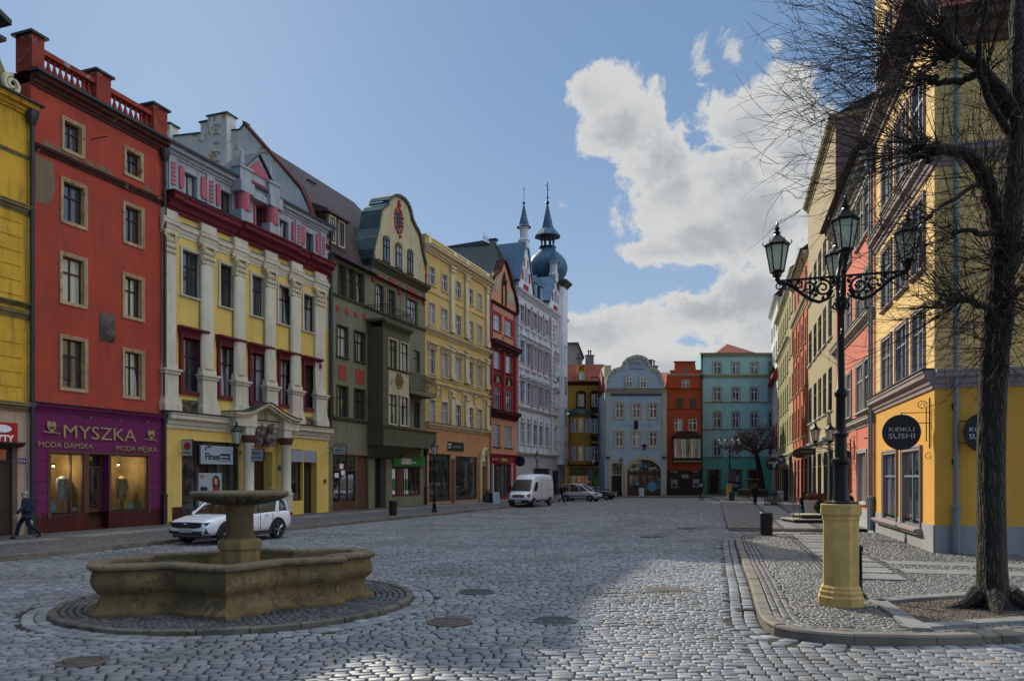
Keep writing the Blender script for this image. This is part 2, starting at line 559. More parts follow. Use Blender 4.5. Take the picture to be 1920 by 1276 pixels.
def smooth_line(pts, it=1):
 for _ in range(it):
  q = [pts[0]]
  for a, b in zip(pts[:-1], pts[1:]):
   q.append((a[0] * .75 + b[0] * .25, a[1] * .75 + b[1] * .25))
   q.append((a[0] * .25 + b[0] * .75, a[1] * .25 + b[1] * .75))
  q.append(pts[-1])
  pts = q
 return pts
N_KERB_S = smooth_line(N_KERB, 2)
NEAR_PAVE_S = N_KERB_S + [(20, 26), (14.9, 31.6)]
def stones(C, DU, DV, A, H, gap, name, mat, parent=None, seed=1, extra=0.0):
 """one mesh of separate worn stones. C centres, DU/DV half sizes, A angle, H height of the top"""
 r = np.random.default_rng(seed)
 n = len(C)
 hu, hv = DU - gap, DV - gap
 cs = np.array([(-1, -1), (1, -1), (1, 1), (-1, 1)], float)
 ju = 1 + r.uniform(-0.10, 0.06, (n, 4)); jv = 1 + r.uniform(-0.14, 0.06, (n, 4))
 ca, sa = np.cos(A)[:, None], np.sin(A)[:, None]
 tilt = r.normal(0, 0.03, (n, 2))
 hh = H + r.normal(0, 0.005, n)
 V = np.zeros((n, 3, 4, 3))
 for k, (sc_in, dz) in enumerate(((0.0, -0.05), (0.003, -0.009), (0.013, 0.0))):
  lu = cs[None, :, 0] * np.maximum(hu[:, None] * ju - sc_in, 0.01)
  lv = cs[None, :, 1] * np.maximum(hv[:, None] * jv - sc_in, 0.01)
  V[:, k, :, 0] = C[:, 0, None] + lu * ca - lv * sa
  V[:, k, :, 1] = C[:, 1, None] + lu * sa + lv * ca
  V[:, k, :, 2] = (hh + dz)[:, None] + (lu * tilt[:, :1] + lv * tilt[:, 1:]) * (k > 0)
 base = (np.arange(n) * 12)[:, None, None]
 q = []
 for k in (0, 1):
  for i in range(4):
   j = (i + 1) % 4
   q.append((k * 4 + i, k * 4 + j, k * 4 + 4 + j, k * 4 + 4 + i))
 q.append((8, 9, 10, 11))
 F = base + np.array(q)[None]
 return np_mesh(name, V.reshape(-1, 3), F.reshape(-1, 4), mat, parent, smooth=True)
def rows(s0, s1, t0, t1, th, l0, l1, seed):
 """running-bond courses in a straight (s,t) frame: course j at t, stones of varied length along s"""
 r = np.random.default_rng(seed)
 C, U, Vv = [], [], []
 t = t0
 while t < t1:
  h = th * r.uniform(0.85, 1.15)
  n = int((s1 - s0) / ((l0 + l1) / 2)) + 4
  L = r.uniform(l0, l1, n)
  e = s0 - r.uniform(0, l1) + np.concatenate([[0], np.cumsum(L)])
  mid = (e[:-1] + e[1:]) / 2
  C.append(np.stack([mid, np.full(n, t + h / 2)], 1))
  U.append(L / 2)
  Vv.append(np.full(n, h / 2))
  t += h
 return np.concatenate(C), np.concatenate(U), np.concatenate(Vv)
def along(pts, off, L, w, seed, close=False):
 """a course of stones laid along a line; off = distance to the left of the line"""
 r = np.random.default_rng(seed)
 P = np.array(pts, float)
 seg = np.hypot(*(P[1:] - P[:-1]).T)
 cum = np.concatenate([[0], np.cumsum(seg)])
 s = 0.0
 C, U, A = [], [], []
 while s < cum[-1]:
  l = L * r.uniform(0.8, 1.25)
  m = min(s + l / 2, cum[-1] - 1e-4)
  i = np.searchsorted(cum, m, 'right') - 1
  i = min(i, len(seg) - 1)
  f = (m - cum[i]) / seg[i]
  d = (P[i + 1] - P[i]) / seg[i]
  C.append(P[i] + d * seg[i] * f + np.array([-d[1], d[0]]) * off)
  A.append(atan2(d[1], d[0])); U.append(l / 2)
  s += l
 n = len(C)
 return np.array(C), np.array(U), np.full(n, w / 2), np.array(A)
def build_ground():
 g = MB().add([(-1500, -200, -0.12), (1500, -200, -0.12), (1500, 2500, -0.12), (-1500, 2500, -0.12)], [(0, 1, 2, 3)]).build('ground', JOINT)
 tag(g, kind='structure')
 b = MB().add([(-60, -25, -0.035), (60, -25, -0.035), (60, 52, -0.035), (-60, 52, -0.035)], [(0, 1, 2, 3)]).build('road_bed', JOINT)
 tag(b, kind='structure')
 f = MB().add([(-60, 50, -0.004), (60, 50, -0.004), (60, 140, -0.004), (-60, 140, -0.004)], [(0, 1, 2, 3)]).build('far_road', FARSETT)
 tag(f, kind='structure')
 # ---- cobbled road, stone by stone
 C, U, V = rows(-26, 22, 5.5, 50.2, 0.138, 0.12, 0.30, 11)
 x, y = C[:, 0].copy(), C[:, 1].copy()
 def warp(x, y):
  return y + 0.55 * np.sin(x * 0.16 + y * 0.05) + 0.12 * np.sin(x * 0.7 + y * 0.33) + 0.05 * np.sin(x * 1.9 - y * 0.9) + 0.06 * x
 yy = warp(x, y)
 A = np.arctan2(warp(x + 0.1, y) - warp(x - 0.1, y), 0.2)
 P = np.stack([x, yy], 1)
 vis = (np.abs(P[:, 0] - 0) < 0.72 * P[:, 1] + 2.5)
 lk = np.array([np.interp(v, [p[1] for p in L_KERB], [p[0] for p in L_KERB]) for v in P[:, 1]])
 keep = vis & (P[:, 0] > lk + 0.1)
 dF = np.hypot(P[:, 0] - FC[0], P[:, 1] - FC[1])
 keep &= dF > FR + 0.47
 npv = np.array(NEAR_PAVE_S)
 keep &= ~inpoly(P, NEAR_PAVE_S) & ~inpoly(P, FAR_PAVE)
 zone = lambda P: (P[:, 1] < 11.6 + 0.0 * P[:, 0]) & (P[:, 0] > 1.6 + (P[:, 1] - 6) * 0.35)
 keep &= ~zone(P)
 def dist_line(P, line):
  d = np.full(len(P), 1e9)
  for a, b2 in zip(line[:-1], line[1:]):
   a, b2 = np.array(a), np.array(b2)
   t = np.clip(((P - a) @ (b2 - a)) / ((b2 - a) @ (b2 - a)), 0, 1)
   d = np.minimum(d, np.hypot(*(P - (a + t[:, None] * (b2 - a))).T))
  return d
 dk = dist_line(P, N_KERB_S)
 keep &= dk > 0.5
 Cs, Us, Vs, As = [P[keep]], [U[keep]], [V[keep]], [A[keep]]
 C2, U2, V2 = rows(5.0, 14.5, 0, 26, 0.19, 0.12, 0.26, 12)      # here s runs towards the viewer
 a2 = radians(-8)
 X = C2[:, 1] - 2.5
 Y = C2[:, 0]
 X = X + 0.22 * (Y - 9) + 0.10 * np.sin(Y * 0.9 + X * 0.3)
 P2 = np.stack([X, Y], 1)
 k2 = zone(P2) & ~inpoly(P2, NEAR_PAVE_S) & (np.abs(X) < 0.75 * Y + 2.5) & (dist_line(P2, N_KERB_S) > 0.42)
 Cs.append(P2[k2]); Us.append(U2[k2]); Vs.append(V2[k2])
 As.append(np.full(k2.sum(), atan2(1.0, 0.22)) + 0.08 * np.cos(Y[k2] * 0.9))
 for off, sd2 in ((0.12, 21), (0.34, 22)):
  for line in (N_KERB_S,):
   c, u, v, a = along(line, -off, 0.28, 0.22, sd2)
   Cs.append(c); Us.append(u); Vs.append(v); As.append(a)
 for q in range(2):                                              # rings of stones round the fountain's kerb
  rr = FR + 0.11 + q * 0.2
  n = int(2 * pi * rr / 0.27)
  t = np.linspace(0, 2 * pi, n, endpoint=False)
  Cs.append(np.stack([FC[0] + rr * np.cos(t), FC[1] + rr * np.sin(t)], 1))
  Us.append(np.full(n, 0.14)); Vs.append(np.full(n, 0.108)); As.append(t + pi / 2)
 Cc = np.concatenate(Cs); Uu = np.concatenate(Us); Vv = np.concatenate(Vs); Aa = np.concatenate(As)
 gapn = 0.011
 o = stones(Cc, Uu, Vv, Aa, np.zeros(len(Cc)), gapn, 'road', COBBLE, seed=3)
 me = o.data
 co = np.empty(len(me.vertices) * 3, np.float32)
 me.vertices.foreach_get('co', co)
 co = co.reshape(-1, 3)
 co[:, 2] += 0.012 * np.sin(co[:, 0] * 0.9 + 1.0) * np.sin(co[:, 1] * 0.7) - 0.006
 me.vertices.foreach_set('co', co.ravel())
 tag(o, kind='structure')
 # ---- island of dark setts round the fountain, with its kerb ring
 n = 96
 ring = [(FR, -0.1), (FR, 0.06), (FR - 0.025, 0.08), (FR - 0.12, 0.08), (FR - 0.14, 0.06), (FR - 0.14, -0.1)]
 kb = MB()
 r = random.Random(5)
 cuts = 26
 for i in range(cuts):
  a0, a1 = 2 * pi * i / cuts + 0.003, 2 * pi * (i + 1) / cuts - 0.003
  dz, dr = r.uniform(-0.006, 0.006), r.uniform(-0.012, 0.012)
  m = 6
  vs, fs = [], []
  for k in range(m + 1):
   a = a0 + (a1 - a0) * k / m
   for (rr, z) in ring:
    vs.append((FC[0] + (rr + dr) * cos(a), FC[1] + (rr + dr) * sin(a), z + dz))
  q = len(ring)
  for k in range(m):
   for j in range(q - 1):
    fs.append((k * q + j, k * q + j + 1, (k + 1) * q + j + 1, (k + 1) * q + j))
  fs += [tuple(range(q)), tuple(m * q + j for j in range(q - 1, -1, -1))]
  kb.add(vs, fs)
 tag(kb.build('fountain_kerb', surf('dark_worn_kerb', (0.13, 0.115, 0.09, 1), 0.8, 0.4, 2, 0.5, 50, streak=0, grain=.5, patch=((0.06, 0.055, 0.045, 1), .45, 3)), smooth=True), kind='structure')
 disc = MB()
 disc.lathe([(FR - 0.13, -0.1), (FR - 0.13, 0.035)], 64, (FC[0], FC[1], 0))
 tag(disc.build('fountain_island', JOINT), kind='structure')
 Cs, Us, Vs, As = [], [], [], []
 rr = FR - 0.21
 while rr > 1.2:
  n = int(2 * pi * rr / 0.125)
  t = np.linspace(0, 2 * pi, n, endpoint=False) + rr * 3
  Cs.append(np.stack([FC[0] + rr * np.cos(t), FC[1] + rr * np.sin(t)], 1))
  Us.append(np.full(n, 0.062)); Vs.append(np.full(n, 0.058)); As.append(t + pi / 2)
  rr -= 0.118
 Cc = np.concatenate(Cs)
 tag(stones(Cc, np.concatenate(Us), np.concatenate(Vs), np.concatenate(As), np.full(len(Cc), 0.06), 0.006, 'island_setts', DARKSETT, seed=4), kind='structure')
 # ---- kerb stones
 def kerb(name, line, top, w, L, seed, side=1):
  r = random.Random(seed)
  P = [Vector(p) for p in line]
  m = MB()
  cum = [0]
  for a, b2 in zip(P[:-1], P[1:]): cum.append(cum[-1] + (b2 - a).length)
  def pt(s):
   for i in range(len(P) - 1):
    if s <= cum[i + 1] or i == len(P) - 2:
     d = (P[i + 1] - P[i]).normalized()
     return P[i] + d * (s - cum[i]), d
  s = 0
  while s < cum[-1]:
   l = min(L * r.uniform(0.75, 1.2), cum[-1] - s)
   if l < 0.1: break
   dz = r.uniform(-0.008, 0.008)
   k = max(1, int(l / 0.35))
   vs, fs = [], []
   for j in range(k + 1):
    p, d = pt(s + 0.006 + (l - 0.012) * j / k)
    nn = Vector((-d.y, d.x)) * side
    for (o2, z) in ((0, -0.1), (0, top - 0.03), (0.025, top), (w, top), (w, -0.1)):
     q = p + nn * o2
     vs.append((q.x, q.y, z + (dz if z > 0 else 0)))
   for j in range(k):
    for i in range(4):
     fs.append((j * 5 + i, j * 5 + i + 1, (j + 1) * 5 + i + 1, (j + 1) * 5 + i))
   fs += [(0, 1, 2, 3, 4), tuple(k * 5 + i for i in (4, 3, 2, 1, 0))]
   m.add(vs, fs)
   s += l
  o = m.build(name, KERB, smooth=True)
  return tag(o, kind='structure')
 kerb('kerb', N_KERB_S, 0.135, 0.2, 1.05, 2, 1)
 kerb('kerb', R_KERB, 0.13, 0.18, 1.0, 3, 1)
 kerb('kerb', [(9.75, 34.6), (10.2, 34.0), (14.0, 33.9)], 0.10, 0.15, 1.0, 6, 1)
 kerb('kerb', smooth_line(L_KERB, 1), 0.13, 0.16, 1.1, 4, 1)
 # ---- pavements
 lp = [(-60, -25)] + L_KERB + [(24, 120), (-60, 120)]
 tag(MB().add([(p[0], p[1], 0.121) for p in lp], [tuple(range(len(lp)))]).build('left_pavement', PAVESETT), kind='structure')
 tag(MB().add([(p[0], p[1], 0.118) for p in FAR_PAVE], [tuple(range(len(FAR_PAVE)))]).build('far_pavement', setts_mat('right_pavement_setts', 0.12, 0.12, (0.15, 0.15, 0.14, 1), (0.27, 0.265, 0.24, 1), (0.04, 0.04, 0.035, 1), 0.35)), kind='structure')
 npv2 = [(p[0], p[1], 0.09) for p in NEAR_PAVE_S]
 tag(MB().add(npv2, [tuple(range(len(npv2)))]).build('near_pavement', JOINT), kind='structure')
 d = Vector((0.268, 0.963))
 C, U, V = rows(-22, 26, -12, 14, 0.105, 0.08, 0.13, 31)
 ang = radians(15.5)
 X = C[:, 0] * cos(ang) - C[:, 1] * sin(ang)
 Yv = C[:, 0] * sin(ang) + C[:, 1] * cos(ang)
 P = np.stack([X + 9.5, Yv + 20 + 0.12 * np.sin(X * 1.7)], 1)
 A = ang + 0.2 * np.cos(P[:, 0] * 1.7)
 bed = [(6.57, 14.15), (5.95, 11.42), (12.4, 13.3), (12.6, 16.4)]      # tree bed
 P2 = P
 slabx = lambda P: np.zeros(len(P), bool)
 base = np.array((12.76, 23.2)); dd = np.array((0.268, 0.963)); nn = np.array((0.963, -0.268))
 rel = P - base
 off = rel @ nn; al = rel @ dd
 strip = (off > -3.75) & (off < -1.95) & (al > -7.2)
 cross = (al > -5.6) & (al < -2.9) & (off > -1.95)
 keep = inpoly(P, NEAR_PAVE_S) & (dist_line(P, N_KERB_S) > 0.27) & ~strip & ~inpoly(P, bed) & (off < 7)
 keep &= ~(cross & (((al + 5.6) % 1.9) < 1.0))
 keep &= ~((off > -0.02) & (al > 0)) | (al < 0)
 dk = dist_line(P, N_KERB_S)
 lines = dk < 0.62
 ok = keep & ~lines
 tag(stones(P[ok], U[ok], V[ok], A[ok], np.full(ok.sum(), 0.118), 0.006, 'pavement_setts', SETT, seed=8), kind='structure')
 Cs = []
 for q, o2 in enumerate((0.29, 0.41, 0.53)):
  c, u, v, a = along(N_KERB_S, o2, 0.17, 0.115, 40 + q)
  Cs.append((c, u, v, a))
 cc = [np.concatenate([k[i] for k in Cs]) for i in range(4)]
 tag(stones(cc[0], cc[1], cc[2], cc[3], np.full(len(cc[0]), 0.12), 0.005, 'kerbside_setts', SETT, seed=9), kind='structure')
 sl, dk2 = MB(), ([], [], [], [])
 r = random.Random(9)
 t = -7.0
 def pt2(o2, a):
  p = base + nn * o2 + dd * a
  return (p[0], p[1])
 while t < 70:
  L = 1.05
  z = 0.122 + r.uniform(-0.003, 0.003)
  q = [pt2(-3.5, t + 0.02), pt2(-2.2, t + 0.02), pt2(-2.2, t + L), pt2(-3.5, t + L)]
  if not (6.9 < t < 10.6):
   sl.prism(q, 0.0, z, 'z')
  t += L + 0.24
 for (a0, a1) in ((-5.55, -4.62), (-3.65, -2.72)):
  u = -1.9
  while u < 9:
   w = r.uniform(0.8, 1.3)
   sl.prism([pt2(u + 0.01, a0), pt2(u + w - 0.01, a0), pt2(u + w - 0.01, a1), pt2(u + 0.01, a1)], 0.0, 0.121 + r.uniform(-0.002, 0.003), 'z')
   u += w
 tag(sl.build('pavement_slabs', GRANITE, bevel=0.006), kind='structure')
 Cn, Un, Vn, An = [], [], [], []
 aang = atan2(dd[1], dd[0])
 for o2 in (-3.69, -3.58, -2.12, -2.01):
  a = np.arange(-7.2, 8.2, 0.115)
  c = base + nn * o2 + dd[None] * a[:, None]
  Cn.append(c); Un.append(np.full(len(a), 0.056)); Vn.append(np.full(len(a), 0.054)); An.append(np.full(len(a), aang))
 t = -7.0
 while t < 8:
  for a in (t + 1.11, t + 1.22):
   o2 = np.arange(-3.46, -2.2, 0.115)
   c = base + nn[None] * o2[:, None] + dd * a
   Cn.append(c); Un.append(np.full(len(o2), 0.056)); Vn.append(np.full(len(o2), 0.054)); An.append(np.full(len(o2), aang))
  t += 1.29
 Cn, Un, Vn, An = map(np.concatenate, (Cn, Un, Vn, An))
 ok = inpoly(Cn, NEAR_PAVE_S)
 tag(stones(Cn[ok], Un[ok], Vn[ok], An[ok], np.full(ok.sum(), 0.119), 0.005, 'dark_sett_bands', DARKSETT, seed=10), kind='structure')
 for o2 in (-3.75, -2.17):
  q = [pt2(o2, 10.8), pt2(o2 + 0.24, 10.8), pt2(o2 + 0.24, 68), pt2(o2, 68)]
  tag(MB().prism(q, 0.02, 0.1225, 'z').build('dark_band', surf('dark_band_setts', (0.06, 0.06, 0.062, 1), 0.7, 0.3, 2, 0.8, 30, streak=0, grain=0.6)), kind='structure')
 ls = MB()
 r = random.Random(3)
 b0 = np.array((-29.9, 0.0)); dl = np.array((0.328, 0.945)); nl = np.array((0.945, -0.328))
 t = 18.0
 while t < 95:
  L = r.uniform(1.2, 2.0)
  for o2, w in ((2.0, 1.3),):
   p = [b0 + dl * t + nl * o2, b0 + dl * (t + L) + nl * o2, b0 + dl * (t + L) + nl * (o2 + w), b0 + dl * t + nl * (o2 + w)]
   ls.prism([tuple(q) for q in p], 0.02, 0.126 + r.uniform(-0.002, 0.002), 'z')
  t += L + r.choice([0.05, 0.05, 1.1])
 tag(ls.build('left_pavement_slabs', GRANITE, bevel=0.006), kind='structure')
 bm = MB()
 B = [Vector(p) for p in bed]
 g = MB().add([(p.x, p.y, 0.115) for p in B], [(0, 1, 2, 3)]).build('tree_bed_gravel', GRAVEL)
 tag(g, kind='structure')
 cen = sum(B, Vector((0, 0))) / 4
 for i in range(4):
  a, b2 = B[i], B[(i + 1) % 4]
  dv = (b2 - a).normalized(); nv = Vector((-dv.y, dv.x))
  if (cen - a).dot(nv) < 0: nv = -nv
  L = (b2 - a).length
  k = max(1, round(L / 0.62))
  for j in range(k):
   p0, p1 = a + dv * (L * j / k + 0.006), a + dv * (L * (j + 1) / k - 0.006)
   q0, q1 = p0 - nv * 0.0, p1 - nv * 0.0
   bm.prism([tuple(q0), tuple(q1), tuple(p1 + nv * 0.28), tuple(p0 + nv * 0.28)], 0.03, 0.165 + 0.004 * ((j * 7) % 3), 'z')
 tag(bm.build('tree_bed_border', GRANITE, bevel=0.008), kind='structure')
 n = 9000
 rr = np.random.default_rng(5)
 P = np.stack([rr.uniform(5.9, 12.6, n), rr.uniform(11.4, 16.6, n)], 1)
 P = P[inpoly(P, bed)]
 n = len(P)
 sz = rr.uniform(0.007, 0.019, n)
 a = rr.uniform(0, pi, n)
 o = stones(P, sz, sz * rr.uniform(0.6, 1, n), a, np.full(n, 0.118) + sz * 0.7, 0.0, 'loose_gravel', stone_mat('gravel_stone', (0.10, 0.075, 0.055, 1), (0.26, 0.21, 0.16, 1), (0.35, 0.3, 0.25, 1), 0.8), seed=12)
 tag(o, kind='stuff')
build_ground()
def cover(name, label, x, y, kind, r=0.32, col='iron'):
 e = empty(name, label, 'drain cover', (x, y, 0.0))
 m = MB()
 mat = IRON if col == 'iron' else surf('rusty_iron', (0.085, 0.068, 0.055, 1), 0.7, 0.4, 6, 0.4, 30, streak=0)
 gm = surf('worn_cast_iron', (0.085, 0.088, 0.09, 1), 0.45, 0.3, 6, 0.3, 60, metal=0.6, streak=0) if col == 'iron' else mat
 if kind == 'round':
  MB().lathe([(r + 0.08, -0.06), (r + 0.08, 0.006), (r + 0.05, 0.014), (r, 0.014), (r, -0.02)], 40).build('rim', gm, e, True)
  m.lathe([(r - 0.01, -0.06), (r - 0.01, 0.004)], 40)
  m.build('lid', mat, e)
  g = MB()
  for i in range(-5, 6):
   w = sqrt(max(0, (r - 0.02) ** 2 - (i * r / 6) ** 2))
   g.box(i * r / 6 - 0.014, i * r / 6 + 0.014, -w, w, 0.0, 0.013)
  g.build('grating', gm, e)
 else:
  m.box(-r - 0.06, r + 0.06, -r * 0.7, r * 0.7, -0.05, 0.006)
  m.build('frame', gm, e)
  g = MB()
  for i in range(-5, 6):
   g.box(i * r / 5.5 - 0.02, i * r / 5.5 + 0.02, -r * 0.6, r * 0.6, 0.005, 0.014)
  g.build('grating', mat, e)
 return e
cover('drain_cover', 'round slotted iron drain cover in the cobbles between fountain and lamp pedestal', gx(1040, 12.85), 12.85, 'round', 0.3)
cover('manhole_cover', 'rusty brown round manhole cover nearest the right side of the fountain kerb', gx(842, 12.75), 12.75, 'round', 0.3, 'rust')
cover('manhole_cover', 'dark round manhole cover in the cobbles behind the rusty brown one', gx(893, 16.1), 16.1, 'round', 0.3)
cover('manhole_cover', 'worn rusty drain cover in the cobbles in front of the fountain', gx(155, 10.0), 10.0, 'round', 0.24, 'rust')
cover('manhole_cover', 'square stone-framed hatch in sunlit cobbles left of the right kerb', gx(1255, 16.4), 16.4, 'square', 0.45, 'rust')
cover('drain_cover', 'slotted gutter drain beside the right kerb left of lamp pedestal', gx(1405, 13.9), 13.9, 'square', 0.2)
cover('manhole_cover', 'dark flat cover in the road nearest the far kerb end', gx(1292, 36), 36, 'square', 0.5)
cover('manhole_cover', 'dark flat cover in the road left of the one at the kerb end', gx(1222, 31), 31, 'square', 0.4)
# ------------------------------------------------------------------ house kit
class House:
 """a facade plane between two ground points; local x along it, local -y out into the street, z up"""
 def __init__(s, name, label, x0, z0, x1, z1, group='town houses round the market square', X=None):
  if X is None:
   P0 = Vector((gx(x0, z0), z0)); P1 = Vector((gx(x1, z1), z1))
  else:
   P0, P1 = Vector(X[0]), Vector(X[1])
  s.o = P0
  s.W = (P1 - P0).length
  s.d = (P1 - P0) / s.W
  s.nrm = Vector((s.d.y, -s.d.x))
  s.rz = atan2(s.d.y, s.d.x)
  s.root = empty(name, label, 'house', (P0.x, P0.y, 0), s.rz, group)
  s.open = []
  s.sections = []
 def u(s, x, n=0.0):
  k = (x - CX) / FO
  o = s.o + s.nrm * n
  return (k * o.y - o.x) / (s.d.x - k * s.d.y)
 def v(s, x, y, n=0.0):
  uu = s.u(x, n)
  return CH + (HZ - y) / FO * (s.o.y + s.nrm.y * n + uu * s.d.y)
 def world(s, u, n=0.0, v=0.0):
  p = s.o + s.d * u + s.nrm * n
  return Vector((p.x, p.y, v))
 def bx(s, m, u0, u1, v0, v1, n0, n1):
  m.box(u0, u1, -n1, -n0, v0, v1)
  return m
 def part(s, name, mat, *boxes, parent=None, bevel=0):
  m = MB()
  for b in boxes: s.bx(m, *b)
  return m.build(name, mat, parent or s.root, bevel=bevel)
 def prof(s, name, mat, pts, u0, u1, parent=None):
  """profile of (n outwards, v) points extruded along the facade"""
  m = MB().prism([(-n, v) for n, v in pts], u0, u1, 'x')
  return m.build(name, mat, parent or s.root)
 def cornice(s, v, h, p, mat, u0=None, u1=None, name='cornice', base=0.0):
  u0 = -0.0 if u0 is None else u0
  u1 = s.W if u1 is None else u1
  pts = [(base - 0.05, v), (base + p * .18, v), (base + p * .22, v + h * .22), (base + p * .38, v + h * .26), (base + p * .5, v + h * .5), (base + p * .88, v + h * .62), (base + p * .88, v + h * .86), (base + p, v + h * .9), (base + p, v + h), (base - 0.05, v + h + 0.03)]
  return s.prof(name, mat, pts, u0, u1)
 def wall(s, v0, v1, mat, depth=9.0, name='wall', u0=0.0, u1=None, n=0.0):
  """a solid block with its street face pierced by the openings that fall in it"""
  u1 = s.W if u1 is None else u1
  ops = [(max(a, u0), min(b, u1), max(c, v0), min(d, v1), r) for a, b, c, d, r in s.open if a < u1 - .01 and b > u0 + .01 and c < v1 - .01 and d > v0 + .01]
  us = sorted({round(x, 4) for o in ops for x in o[:2]} | {u0, u1})
  vs = sorted({round(x, 4) for o in ops for x in o[2:4]} | {v0, v1})
  V, F, idx = [], [], {}
  def vid(a, b):
   k = (a, b)
   if k not in idx:
    idx[k] = len(V); V.append((a, -n, b))
   return idx[k]
  for i in range(len(us) - 1):
   for j in range(len(vs) - 1):
    cu, cv = (us[i] + us[i + 1]) / 2, (vs[j] + vs[j + 1]) / 2
    if any(o[0] < cu < o[1] and o[2] < cv < o[3] for o in ops): continue
    F.append((vid(us[i], vs[j]), vid(us[i + 1], vs[j]), vid(us[i + 1], vs[j + 1]), vid(us[i], vs[j + 1])))
  m = MB(); m.add(V, F)
  for (a, b, c, d, r) in ops:
   r += 0.05
   y0, y1 = -n, -n + r
   q = [(a, y0, c), (b, y0, c), (b, y0, d), (a, y0, d), (a, y1, c), (b, y1, c), (b, y1, d), (a, y1, d)]
   m.add(q, [(0, 4, 5, 1), (1, 5, 6, 2), (2, 6, 7, 3), (3, 7, 4, 0)])
  D = depth
  m.add([(u0, -n, v0), (u0, D, v0), (u0, D, v1), (u0, -n, v1), (u1, -n, v0), (u1, D, v0), (u1, D, v1), (u1, -n, v1)],
    [(0, 3, 2, 1), (4, 5, 6, 7), (3, 7, 6, 2), (1, 2, 6, 5)])
  return m.build(name, mat, s.root)
 # ---- windows
 def window(s, u0, u1, v0, v1, fr=None, sur=None, sw=0.13, sill=None, r=0.2, mull='cross', arch=False, hood=None, n=0.0, cut=True, glass=None, fw=0.055, sp=0.05, name='window'):
  """frame with its bars; sub-parts pane, surround, sill, hood"""
  fr = fr or WHITEPAINT
  if cut: s.open.append((u0, u1, v0, v1, r))
  b = -r + n if cut else n + 0.03
  w, h = u1 - u0, v1 - v0
  m = MB()
  f0, f1 = b, b + 0.06
  s.bx(m, u0, u0 + fw, v0, v1, f0, f1); s.bx(m, u1 - fw, u1, v0, v1, f0, f1)
  s.bx(m, u0 + fw, u1 - fw, v0, v0 + fw, f0, f1); s.bx(m, u0 + fw, u1 - fw, v1 - fw, v1, f0, f1)
  uc = (u0 + u1) / 2
  tr = v0 + h * 0.66
  if mull in ('cross', 'T', 'bars', 'six'):
   s.bx(m, uc - fw * .62, uc + fw * .62, v0 + fw, (v1 - fw) if mull != 'T' else tr - fw * .5, f0, f1 + 0.012)
   s.bx(m, u0 + fw, u1 - fw, tr - fw * .6, tr + fw * .6, f0, f1 + 0.02)
  if mull in ('two',):
   s.bx(m, uc - fw * .6, uc + fw * .6, v0 + fw, v1 - fw, f0, f1 + 0.01)
  if mull in ('bars', 'six'):
   for q in ((0.33,) if mull == 'bars' else (0.22, 0.44, 0.83)):
    vv = v0 + h * q
    s.bx(m, u0 + fw, u1 - fw, vv - 0.014, vv + 0.014, f0 + .02, f1 - 0.005)
  if mull == 'three':
   for q in (1 / 3, 2 / 3):
    uu = u0 + w * q
    s.bx(m, uu - fw * .5, uu + fw * .5, v0 + fw, v1 - fw, f0, f1 + 0.01)
   s.bx(m, u0 + fw, u1 - fw, tr - fw * .5, tr + fw * .5, f0, f1 + 0.02)
  o = m.build(name, fr, s.root)
  m = MB()
  s.bx(m, u0 + 0.01, u1 - 0.01, v0 + 0.01, v1 - 0.01, f0 - 0.02, f0 + 0.022)
  m.build('pane', glass or GLASS, o)
  if sur:
   m = MB()
   a, c = n - 0.02, n + sp
   s.bx(m, u0 - sw, u0, v0 - (0 if sill else sw), v1 + sw, a, c); s.bx(m, u1, u1 + sw, v0 - (0 if sill else sw), v1 + sw, a, c)
   s.bx(m, u0, u1, v1, v1 + sw, a, c)
   if not sill: s.bx(m, u0, u1, v0 - sw, v0, a, c)
   s.bx(m, u0 - sw, u0 - sw * .6, v0 - (0 if sill else sw), v1 + sw, c - .01, c + 0.025); s.bx(m, u1 + sw * .6, u1 + sw, v0 - (0 if sill else sw), v1 + sw, c - .01, c + 0.025)
   s.bx(m, u0 - sw * .6, u1 + sw * .6, v1 + sw * .6, v1 + sw, c - .01, c + 0.025)
   if cut and r > .12:
    q = .018
    for (a2, b2, c2, d2) in ((u0, u0 + q, v0, v1), (u1 - q, u1, v0, v1), (u0 + q, u1 - q, v1 - q, v1), (u0 + q, u1 - q, v0, v0 + q)):
     s.bx(m, a2, b2, c2, d2, f1 + .03, n - .021)
   if arch:
    k = 8
    pts = [(u0 - sw * .5, v1)] + [(uc - (w / 2 + sw * .5) * cos(pi * i / k), v1 + sw + (w * .28) * sin(pi * i / k)) for i in range(k + 1)] + [(u1 + sw * .5, v1)]
    m.prism([(p[0], p[1]) for p in pts], -(n + 0.03), -(n + 0.10), 'y')
   m.build('surround', sur, o)
  if sill:
   m = MB()
   m.prism([(-(n - 0.03), v0), (-(n + 0.13), v0 - 0.02), (-(n + 0.13), v0 - 0.08), (-(n + 0.05), v0 - 0.12), (-(n - 0.03), v0 - 0.12)], u0 - sw - 0.06, u1 + sw + 0.06, 'x')
   m.build('sill', sill, o)
  if hood:
   hm, hh, hp = hood
   vv = v1 + (sw if sur else 0)
   m = MB().prism([(-(n - 0.02), vv), (-(n + hp * .3), vv), (-(n + hp * .5), vv + hh * .5), (-(n + hp), vv + hh * .65), (-(n + hp), vv + hh), (-(n - 0.02), vv + hh * 1.15)], u0 - sw - 0.1, u1 + sw + 0.1, 'x')
   s.bx(m, u0 - sw - .04, u0 - sw + .1, vv - .28, vv, n, n + hp * .6); s.bx(m, u1 + sw - .1, u1 + sw + .04, vv - .28, vv, n, n + hp * .6)
   m.build('hood', hm, o)
  return o
